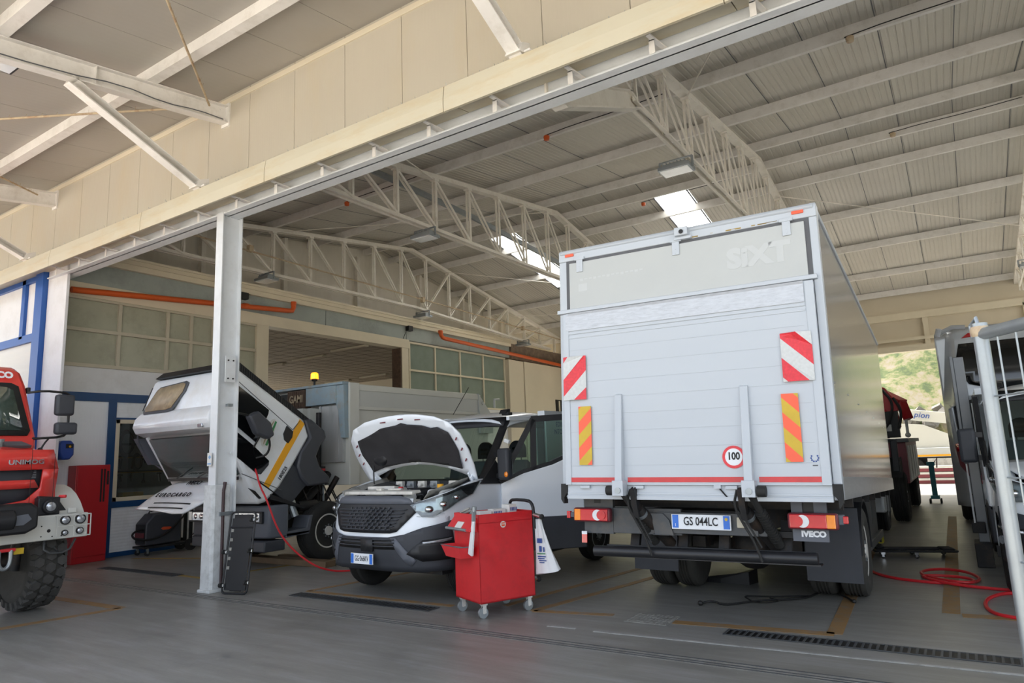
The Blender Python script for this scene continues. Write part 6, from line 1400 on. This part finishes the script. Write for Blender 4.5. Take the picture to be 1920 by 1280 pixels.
g = MB(); g.prism([(-3.0, 8.75), (-2.7, 8.7), (-2.35, 8.68), (-2.3, 8.9), (-2.6, 8.86), (-2.95, 8.9)], 'z', .0, .04)
for i, (x, y, z) in enumerate(g.v): g.v[i] = (x, y, z + max(0, x + 2.75) * .28 if z > .02 else z)
tag(g.build('metal_bracket', 'plastic_black', smooth=False), 'black metal bracket on the floor under the box truck axle', 'bracket')
g = MB(); g.box(-1.5, -1.28, 12.85, 13.1, 0, .14)
for k in range(4): g.box(-1.49 + k * .055, -1.46 + k * .055, 12.84, 12.85, .02, .14, m=1)
tag(g.build('wheel_chock', ['yellow_dim', 'black'], smooth=False), 'dull yellow wheel chock beside the box truck', 'chock')
g = MB(); g.box(-10.9, -8.75, 7.78, 8.0, 0, .1); g.box(-10.4, -9.6, 8.15, 8.3, 0, .09); tag(g.build('timber_beam', 'wood_floor', smooth=False, bev=.01), 'dark brown timber lying before the tipped cab truck', 'timber')
g = MB(); g.box(-2.95, -2.7, 11.2, 11.4, 0, .22); tag(g.build('plastic_tub', 'maroon', smooth=False, bev=.02), 'dark red plastic tub behind the box truck springs', 'tub')
g = MB(); g.cyl((-4.0, 12.4, 0), (-4.0, 12.4, .5), .13, 18); tag(g.build('metal_canister', 'tank_steel'), 'grey canister standing beyond the box truck left wheels', 'canister')

# tool trolley
la = V((.42, .907, 0)); sa_ = V((.907, -.42, 0)); c0 = V((-4.86, 6.178, 0))
tt = thing('tool_trolley', 'red metal tool trolley on grey castors before the white van', 'trolley', c0, math.atan2(-.42, .907))
g = MB(); TW, TL, TB, TT = .56, .68, .15, 1.05
g.box(0, TW, 0, .012, TB, TT); g.box(0, TW, TL - .012, TL, TB, TT); g.box(0, .012, 0, TL, TB, TT); g.box(TW - .012, TW, 0, TL, TB, TT); g.box(0, TW, 0, TL, TB, TB + .02); g.box(0, TW, 0, TL, TT - .1, TT - .085)
g.build('body', 'red_paint', tt, smooth=False, bev=.004)
for x, y in ((.05, .06), (TW - .05, .06), (.05, TL - .06), (TW - .05, TL - .06)):
    g = MB(); g.cyl((x - .014, y - .01, .055), (x + .014, y - .01, .055), .055, 20); cs_ = g.build('castor', 'galv', tt)
    g = MB(); g.box(x - .022, x - .016, y - .02, y + .02, .05, .14); g.box(x + .016, x + .022, y - .02, y + .02, .05, .14); g.box(x - .03, x + .03, y - .03, y + .03, .13, .15); g.cyl((x - .025, y - .01, .055), (x + .025, y - .01, .055), .01, 8); g.build('fork', 'engine_light', cs_, smooth=False)
g = MB(); g.prism([(-.0, 1.02), (-.1, .9), (-.1, .885), (.0, .87)], 'x', .02, TW - .04); g.build('top_tray', 'red_plain', tt, smooth=False)
g = MB(); g.cyl((0.0, -.1, .895), (TW - .1, -.1, .895), .016, 12); g.build('tray_handle', 'galv', tt)
g = MB(); g.box(.2, .34, -.08, -.072, .9, .97); 
for i, (x, y, z) in enumerate(g.v): g.v[i] = (x, y + (z - .9) * .8 - .03, z)
g.build('tray_label', 'paper', tt, smooth=False)
g = MB()
a = [(-.02, -.16, .72), (.42, -.16, .72), (.46, 0, .72), (.0, 0, .72)]; b = [(.04, -.13, .6), (.38, -.13, .6), (.42, 0, .6), (.04, 0, .6)]
g.add(a + b, [(0, 1, 5, 4), (1, 2, 6, 5), (3, 0, 4, 7), (4, 5, 6, 7)]); g.build('side_bin', 'red_plain', tt, smooth=False, solid=.008)
g = MB(); g.tube([(-.02, -.16, .72), (.42, -.16, .72), (.46, 0, .72)], .006, 6); g.box(.1, .3, -.12, -.03, .62, .7, m=1); g.build('bin_rim', ['seal', 'engine_grey'], tt, smooth=False)
g = MB(); g.tube([(TW - .12, TL - .02, 1.0), (TW - .12, TL + .05, 1.1), (.5, TL + .1, 1.12)], .01, 6) if False else None
hb = [(.06, TL + .02, .9), (.06, TL + .02, 1.08), (.08, TL + .02, 1.13), (.14, TL + .02, 1.15), (TW - .1, TL + .02, 1.15), (TW - .03, TL + .02, 1.12), (TW, TL + .02, 1.06), (TW, TL + .02, .85)]
g.tube(hb, .018, 10, smooth=1); g.cyl((TW, TL + .02, 1.0), (TW + .1, TL + .05, .98), .022, 10, m=1); g.ball((TW + .11, TL + .05, .98), .03, 10, m=2); g.cyl((TW - .1, TL, .32), (TW - .08, TL + .09, .3), .02, 8, m=1); g.ball((TW - .08, TL + .1, .3), .032, 10, m=2)
g.build('push_handle', ['plastic_black', 'chrome', 'rubber'], tt)
g = MB(); g.cyl((TW, .3, .93), (TW + .003, .3, .93), .034, 24); g.build('round_sticker', 'paper', tt, smooth=False)
g = MB(); g.prism([(.285, .91), (.315, .91), (.325, .93), (.275, .93)], 'x', TW + .003, TW + .005); g.box(TW + .003, TW + .005, .278, .322, .938, .95); g.build('sticker_print', 'sticker_orange', tt, smooth=False)
def onT(x, y, z): return WM(tt) @ V((x, y, z))
# cartons and clutter on the trolley
for k, (x, y, sx_, sy_, sz_, lab) in enumerate(((.33, .2, .1, .14, .1, 'small white carton at the near end of the trolley top'), (.3, .38, .12, .16, .11, 'grey white carton in the middle of the trolley top'), (.32, .53, .14, .1, .15, 'printed white carton by the trolley handle'))):
    g = MB(); g.box(-sx_ / 2, sx_ / 2, -sy_ / 2, sy_ / 2, 0, sz_); g.m = 1
    if k: 
        for q in range(5): g.box(sx_ / 2, sx_ / 2 + .001, -sy_ / 2 + .015 + q * .02, -sy_ / 2 + .028 + q * .02, sz_ * .55, sz_ * .8)
    o = g.build('carton', ['paper', 'ink_blue'], smooth=False, bev=.002); o.location = onT(x, y, TT - .084); o.rotation_euler = (0, 0, tt.rotation_euler.z + .1 * k - .1); tag(o, lab, 'box', 'cartons on the tool trolley')
g = MB(); rs = random.Random(2)
for k in range(9): g.cyl((rs.uniform(.05, .2), rs.uniform(.03, .15), TT - .07 + .01 * k), (rs.uniform(.1, .3), rs.uniform(.1, .2), TT - .04 + .012 * k), .012, 8)
o = g.build('hand_tools', 'engine_grey', tt)
# brush with white handle hanging over the corner
t = thing('brush', 'long white handled brush leaning over the near corner of the red trolley', 'brush', onT(TW - .02, -.05, .85), tt.rotation_euler.z)
g = MB(); g.prism([(-.11, -.2), (-.03, -.22), (.035, .14), (-.005, .145)], 'y', -.02, .01); g.build('handle', 'bag_white', t, bev=.008)
g = MB(); g.obox((.02, -.005, .2), (.035, .03, .12), ry=.12); g.cyl((.035, -.005, .24), (.04, -.005, .29), .025, 10); g.build('head', 'galv', t)
# plastic bag
t = thing('plastic_bag', 'white printed plastic bag hanging from the trolley handle', 'bag', onT(TW + .02, TL + .06, .5), 0)
def bagf(u, v_):  # u around, v down
    w = .035 + .115 * v_ ** 1.2; a = u * 2 * math.pi
    return (math.cos(a) * w * 1.0 + .10 * v_ ** 1.3 + .006 * math.sin(7 * a + 5 * v_), math.sin(a) * w * .45 + .004 * math.sin(9 * a), .45 - .56 * v_ + .01 * math.sin(a * 2) * v_ + .035 * math.cos(a) * v_)
g = MB(); g.grid(bagf, [k / 28 for k in range(29)], [k / 14 for k in range(15)]); g.add([bagf(k / 28, 1) for k in range(28)], [tuple(range(28))])
bgo = g.build('sack', 'bag_white', t, ang=70)
g = MB()
def BP(x, z, w, h, m_=0):
    v_ = (.45 - z) / .56; a = .70 
    cx = .10 * v_ ** 1.3; y = -(.035 + .115 * v_ ** 1.2) * .45 - .012; g.add([(cx + x, y, z), (cx + x + w, y + .004, z), (cx + x + w, y + .004, z + h), (cx + x, y, z + h)], [(0, 1, 2, 3)], m_)
for x, z, w, h, m_ in ((-.03, .2, .06, .05, 0), (-.02, .11, .03, .06, 0), (.03, .11, .015, .05, 0), (-.05, .085, .1, .012, 1), (-.05, .055, .1, .012, 0), (-.05, .035, .08, .01, 0), (-.04, .015, .09, .01, 0), (-.04, -.005, .06, .01, 0)): BP(x, z, w, h, m_)
g.build('print', ['ink_blue', 'ink_green'], bgo, smooth=False, fix=False)

# ================================================================== COACH
cx0, cx1, cy = -.2, 2.35, 14.6
ch_ = thing('coach', 'silver coach with open rear engine bay behind the fenced white van', 'bus', (1.1, 14.6, 0))
def CB(n, g, m, par=ch_, **k): return g.build(n, m, par, world=True, **k)
def BS(x, z):  # rear skin
    k = min(x - cx0, cx1 - x); rnd = .35 * max(0, 1 - k / .3) ** 2
    inset = .1 * max(0, (z - 2.4) / 1.2)
    return (x + (inset if x < 1 else -inset) * .8, cy + rnd + .10 * max(0, z - 2.3) - .12 * max(0, 1.0 - z) , z)
g = MB()
patch(g, [(cx0, .45), (cx0 + .36, .45), (cx0 + .4, .95), (cx0 + .16, 1.45), (cx0 + .12, 2.2), (cx0 + .7, 2.4), (cx1 - .7, 2.4), (cx1 - .12, 2.2), (cx1 - .16, 1.45), (cx1 - .4, .95), (cx1 - .4, .45), (cx1, .45), (cx1, 3.5), (cx1 - .2, 3.62), (cx0 + .2, 3.62), (cx0, 3.5)], BS, .12, .12)
patch(g, [(cx0 + .36, .5), (cx1 - .4, .5), (cx1 - .4, .92), (cx0 + .4, .92)], BS, .12, .12)
CB('rear_shell', g, 'bus_silver', solid=.03)
g = MB(); g.prism([(cy + .33, .45), (cy + .33, 3.5), (cy + .45, 3.6), (26.0 - 1.2, 3.6), (24.9, .45)], 'x', cx0, cx1); bd2 = CB('body', g, 'bus_silver', smooth=False, bev=.03)
g = MB(); g.box(cx0 - .005, cx0, cy + 1.2, 24, 2.0, 3.1); CB('side_window', g, 'dark_glass', bd2, smooth=False)
g = MB(); patch(g, [(cx0 + .3, 3.32), (cx0 + .22, 2.9), (cx0 + .42, 2.58), (cx0 + .8, 2.46), (cx1 - .8, 2.46), (cx1 - .42, 2.58), (cx1 - .22, 2.9), (cx1 - .3, 3.32)], lambda a, b: V(BS(a, b)) + V((0, -.03, 0)), .15, .15); CB('rear_window', g, 'dark_glass', solid=.01)
g = MB(); patch(g, [(cx0 + .35, 3.42), (cx0 + .75, 3.44), (cx0 + .65, 3.52), (cx0 + .45, 3.5)], lambda a, b: V(BS(a, b)) + V((0, -.03, 0)), .2, .2); CB('high_brake_lamp', g, 'lamp_red', solid=.01)
g = MB(); g.tube([(cx0 + .1, cy + .05, 3.55), (cx0 + .3, cy - .05, 3.62), (cx0 + .5, cy - .05, 3.6)], .04, 8); g.cyl((cx0 + .06, cy + .05, 3.5), (cx0 + .1, cy, 3.62), .05, 10); CB('roof_rail_cap', g, 'bus_silver')
g = MB(); g.box(cx0 + .15, cx1 - .15, cy + .3, cy + .34, .9, 2.4); g.box(cx0 + .3, cx1 - .3, cy + .05, cy + .3, 1.0, 1.5); g.cyl((cx0 + .4, cy + .1, 1.9), (cx0 + 1.4, cy + .1, 1.95), .12, 14)
rs = random.Random(6)
for k in range(24): g.obox((rs.uniform(cx0 + .3, cx1 - .4), cy + rs.uniform(.0, .25), rs.uniform(1.0, 2.2)), (rs.uniform(.05, .3), .1, rs.uniform(.04, .14)), ry=rs.uniform(-.2, .2))
g.bar((cx0 + .3, cy + .0, 2.25), (cx1 - .3, cy, 2.3), .05, .05); CB('engine_bay', g, 'chassis')
g = MB(); g.cyl((cx0 + .22, cy + .1, 2.2), (cx0 + .3, cy + .05, 1.2), .014, 8); g.cyl((cx0 + .3, cy + .02, 1.0), (cx0 + .62, cy - .1, .85), .02, 8); g.bar((cx0 + .3, cy, 1.55), (cx0 + .8, cy, .95), .03, .06); CB('gas_strut', g, 'galv')
for s in (0, 1):
    mir = (lambda x: x) if s == 0 else (lambda x: cx0 + cx1 - x)
    q = [(mir(a), b) for a, b in ((cx0 + .08, 1.52), (cx0 + .14, 1.56), (cx0 + .2, 1.3), (cx0 + .34, 1.05), (cx0 + .56, .84), (cx0 + .5, .79), (cx0 + .28, .9), (cx0 + .12, 1.15))]
    g = MB(); patch(g, q, lambda a, b: V(BS(a, b)) + V((0, -.035, 0)), .08, .08); tl_ = CB('tail_lamp', g, 'maroon', solid=.02)
    for qq in ([(cx0 + .1, 1.54), (cx0 + .15, 1.54), (cx0 + .18, 1.4), (cx0 + .11, 1.4)], [(cx0 + .42, .92), (cx0 + .55, .84), (cx0 + .5, .8), (cx0 + .38, .86)]):
        g = MB(); patch(g, [(mir(a), b) for a, b in qq], lambda a, b: V(BS(a, b)) + V((0, -.045, 0)), .1, .1); CB('bright_segment', g, 'lamp_red', tl_, solid=.01)
g = MB(); g.cyl((cx0 + .25, cy - .1, .66), (cx0 + .25, cy - .06, .66), .02, 10); CB('parking_sensor', g, 'black')
for x, s in ((cx0 + .2, -1), (cx1 - .2, 1)):
    c = WM(ch_).inverted() @ V((x, 16.9, .5)); wheel(ch_, c, .5, .34, s)
g = MB(); g.cyl((cx0 + .3, cy + .5, .5), (cx0 + .3, cy + 1.2, .5), .12, 12); g.box(cx0 + .1, cx1 - .1, cy + .5, 24, .4, .5); CB('underbody', g, 'chassis', smooth=False)
# grey upright beside the coach
t = thing('lift_column', 'dark grey upright column standing close beside the fenced white van', 'column', (.07, 11.0, 0))
g = MB(); g.box(-.04, .08, -.06, .08, .3, 2.72); g.box(-.08, -.04, -.06, .08, 1.3, 2.74); g.build('mast', 'bus_grey', t, smooth=False, bev=.008)
g = MB(); g.box(-.07, -.05, -.14, -.1, .55, 1.3); g.build('trim_strip', 'bag_white', t, smooth=False)
g = MB(); g.box(-.1, .09, -.2, .24, 0, .3); g.box(-.1, .05, -.14, -.1, .42, .56); g.build('base', 'chassis', t, smooth=False, bev=.01)

# ================================================================== RED CRANE TRUCK beyond
rt2 = thing('crane_truck', 'dark red truck with folded loader crane beyond the box truck', 'truck', (-1.7, 18, 0))
def RB(n, g, m, par=rt2, **k): return g.build(n, m, par, world=True, **k)
g = MB(); g.box(-2.9, -1.0, 16.6, 20.6, .75, 1.6); RB('side_locker', g, 'maroon', smooth=False, bev=.01)
for k in range(4):
    g = MB(); g.box(-1.0, -.985, 16.9 + k * .85, 17.5 + k * .85, .8, 1.52); RB('locker_shutter', g, 'dump_grey', smooth=False)
g = MB(); g.box(-2.95, -.93, 16.5, 20.7, 1.6, 1.68); RB('deck', g, 'chassis_grey', smooth=False)
g = MB(); g.box(-1.6, -1.1, 16.1, 16.5, .3, 1.3); g.box(-2.6, -1.4, 16, 21, .5, .7); RB('chassis', g, 'chassis', smooth=False)
for y in (16.4, 20.2):
    c = WM(rt2).inverted() @ V((-1.2, y, .5)); wheel(rt2, c, .5, .3, 1, rim='chassis'); c = WM(rt2).inverted() @ V((-2.8, y, .5)); wheel(rt2, c, .5, .3, -1, rim='chassis')
g = MB(); g.bar((-1.6, 18.2, 1.7), (-1.55, 18.2, 2.6), .4, .4); g.bar((-1.5, 18.3, 2.75), (-1.05, 18.0, 2.45), .3, .22); g.bar((-1.05, 18.0, 2.5), (-.95, 17.9, 2.1), .16, .16); g.bar((-1.35, 18.1, 2.4), (-1.3, 18.0, 1.9), .3, .3); g.prism([(-1.6, 2.5), (-1.55, 2.95), (-1.35, 2.85), (-1.2, 2.6), (-1.05, 2.55), (-1.0, 2.35), (-1.3, 2.25)], 'y', 17.9, 18.3)
cr = RB('crane', g, 'red_cabinet', smooth=False, bev=.02)
g = MB(); g.tube([(-1.4, 17.8, 2.8), (-1.2, 17.75, 2.5), (-1.3, 17.75, 2.1), (-1.5, 17.8, 1.8)], .03, 8, smooth=2); g.tube([(-1.2, 17.8, 2.6), (-1.05, 17.75, 2.3), (-1.15, 17.75, 1.9)], .03, 8, smooth=2); g.box(-1.5, -1.15, 17.8, 18.0, 1.7, 2.3); RB('crane_hoses', g, 'black', cr)
g = MB(); g.box(-1.42, -1.3, 17.76, 17.8, 1.85, 2.0); RB('control_plate', g, 'dump_grey', cr, smooth=False)
g = MB(); g.cyl((-1.0, 17.85, 1.75), (-1.0, 17.85, 2.1), .03, 10); g.ball((-1.0, 17.85, 1.75), .06, 10); RB('crane_tip', g, 'dump_grey', cr)
t = thing('workshop_jack', 'teal wheeled jack standing past the red crane truck', 'jack', (-.75, 21.0, 0))
g = MB(); g.box(-.1, .1, -.2, .2, .12, .2); g.box(-.06, .06, -.05, .05, .2, 1.0); g.box(-.1, .08, -.1, .1, .95, 1.05); g.build('body', 'teal', t, smooth=False, bev=.01)
for x, y in ((-.12, -.15), (.12, -.15), (-.12, .15), (.12, .15)):
    g = MB(); g.cyl((x - .02, y, .06), (x + .02, y, .06), .06, 12); g.build('wheel', 'rubber', t)
g = MB(); g.tube([(.05, 0, 1.0), (.15, -.05, 1.15), (.12, 0, .9)], .015, 8); g.build('handle', 'maroon', t)
# white aerial platform on a lorry outside
wt = thing('aerial_platform', 'white aerial platform lorry parked outside before the hillside', 'truck', (.6, 31.5, 0))
g = MB(); g.bar((-2.6, 31.5, 2.78), (3.6, 31.3, 1.75), .35, .42); bm2 = g.build('boom', 'dump_cream', wt, world=True, smooth=False, bev=.02)
text('pion', 'lettering', (-1.2, 31.2, 2.56), (.97, 0, -.17), (.17, 0, .97), .3, 'ink_blue', bm2, ext=.003, bold=.004, shear=.2, world=True)
g = MB(); g.prism([(-2.6, 2.35), (-1.2, 2.2), (-.3, 1.75), (-.3, 1.3), (-2.6, 1.3)], 'y', 31.2, 31.9); g.prism([(-2.2, 1.6), (3, 1.6), (3, 1.3), (-2.2, 1.3)], 'y', 31.3, 32); g.build('turret', 'dump_cream', wt, world=True, smooth=False, bev=.02)
g = MB(); g.box(-2.6, 4.5, 31.0, 32.8, .95, 1.28); g.build('deck_side', 'dump_grey', wt, world=True, smooth=False, bev=.01)
g = MB(); g.box(-2.6, 4.5, 30.98, 31.0, .97, 1.04); g.build('yellow_stripe', 'yellow_stripe', wt, world=True, smooth=False)
g = MB(); g.box(-2.4, 4.3, 31.3, 32.5, .5, .95); g.box(-1.2, .4, 31.0, 31.3, .55, .9, m=1); g.build('underframe', ['chassis', 'engine_light'], wt, world=True, smooth=False)
for x in (-1.8, 3.3):
    g = MB(); g.lathe([(-.15, .3), (-.15, .46), (-.1, .5), (.1, .5), (.15, .46), (.15, .3)], (x - .6, 31.2 - 31.5, .5), 'y', 28); g.build('wheel', 'rubber', wt)
g = MB()
for k in range(3): g.box(-1.7, -.2, 30.0, 30.6, .12 + .22 * k, .2 + .22 * k); g.box(-1.6, -.4, 30.0, 30.6, .0 + .22 * k, .12 + .22 * k, m=1)
tag(g.build('pallet_stack', ['dump_cream', 'maroon'], smooth=False), 'stack of pale pallets on the yard outside the rear opening', 'pallets')

# ================================================================== FOREGROUND FENCE
f_ = thing('fence_panel', 'galvanised wire mesh fence panel standing close in front', 'fence', (.09, 2.57, 0))
d = V((.10, -.15, 0)).normalized(); o0 = V((.09, 2.57, 0)); Lf = 1.5
def FP(s, z): return o0 + d * s + V((0, 0, z))
g = MB(); g.cyl(FP(0, 0), FP(0, 1.98), .021, 16); g.cyl(FP(0, 1.97), FP(0, 2.0), .023, 16); g.build('post', 'galv', f_, world=True)
g = MB(); g.cyl(FP(Lf, 0), FP(Lf, 1.98), .021, 16); g.build('post', 'galv', f_, world=True)
g = MB(); g.cyl(FP(0, 1.965), FP(Lf, 1.965), .019, 14); g.build('top_rail', 'galv', f_, world=True)
g = MB(); g.cyl(FP(0, .12), FP(Lf, .12), .019, 14); g.build('bottom_rail', 'galv', f_, world=True)
g = MB()
s = .07
while s < Lf: g.cyl(FP(s, .12), FP(s, 1.96), .0028, 6); s += .075
z = .3
while z < 1.95: g.cyl(FP(0, z), FP(Lf, z), .0028, 6); z += .245
g.build('wire_mesh', 'galv', f_, world=True)
g = MB(); g.tube([FP(-.035, 1.96), FP(-.04, 2.0), FP(-.01, 2.02), FP(.0, 1.98)], .006, 8); g.ball(FP(0, 1.975), .028, 12, m=1); g.build('hook', ['galv', 'rust_paint'], f_, world=True)
g = MB(); c = FP(0, 0); g.box(c.x - .12, c.x + .12, c.y - .3, c.y + .3, 0, .12); g.build('foot_block', 'chassis_grey', f_, world=True, smooth=False, bev=.02)
# lettering becomes plain mesh
dg = bpy.context.evaluated_depsgraph_get()
for o in [o for o in bpy.data.objects if o.type == 'FONT']:
    me = bpy.data.meshes.new_from_object(o.evaluated_get(dg)); nm = o.name.split('.')[0]
    n = bpy.data.objects.new(nm, me); C.objects.link(n); n.parent = o.parent; n.matrix_local = o.matrix_local.copy()
    bpy.data.objects.remove(o)
# ================================================================== LIGHT AND CAMERA
w = bpy.data.worlds.new('World'); sc.world = w; w.use_nodes = True
nt = w.node_tree; bg = nt.nodes['Background']
sky = nt.nodes.new('ShaderNodeTexSky'); sky.sky_type = 'NISHITA'; sky.sun_disc = False
sky.sun_elevation = R(48); sky.sun_rotation = R(-38); sky.air_density = 1.0; sky.dust_density = 3.5; sky.ozone_density = 1.0
hs_ = nt.nodes.new('ShaderNodeHueSaturation'); hs_.inputs['Saturation'].default_value = .45
nt.links.new(sky.outputs['Color'], hs_.inputs['Color']); nt.links.new(hs_.outputs['Color'], bg.inputs['Color']); bg.inputs['Strength'].default_value = .36
sl = bpy.data.lights.new('sun', 'SUN'); sl.energy = 8.5; sl.angle = R(1.5); sl.color = (1.0, .955, .88)
so = bpy.data.objects.new('sun', sl); C.objects.link(so)
so.rotation_euler = V((-.35, .45, .9)).to_track_quat('Z', 'Y').to_euler()
yaw, pitch, roll = 0.57355, 0.166377, -0.041125
cd = bpy.data.cameras.new('camera'); cam = bpy.data.objects.new('camera', cd); C.objects.link(cam); sc.camera = cam
fwd = V((-math.sin(yaw) * math.cos(pitch), math.cos(yaw) * math.cos(pitch), math.sin(pitch)))
rt_ = V((math.cos(yaw), math.sin(yaw), 0)); up = rt_.cross(fwd)
r2 = rt_ * math.cos(roll) + up * math.sin(roll); u2 = -rt_ * math.sin(roll) + up * math.cos(roll)
mt = Matrix((r2, u2, -fwd)).transposed().to_4x4(); mt.translation = V((0, 0, 1.65)); cam.matrix_world = mt
cd.sensor_width = 36; cd.lens = 1274.04 / 1920 * 36; cd.clip_start = .05; cd.clip_end = 400
sc.view_settings.view_transform = 'Standard'; sc.view_settings.look = 'None'; sc.view_settings.gamma = 1
sc.view_settings.exposure = 0.72
sc.cycles.max_bounces = 10; sc.cycles.diffuse_bounces = 8; sc.cycles.transparent_max_bounces = 12
sc.cycles.use_denoising = True; sc.cycles.sample_clamp_indirect = 6
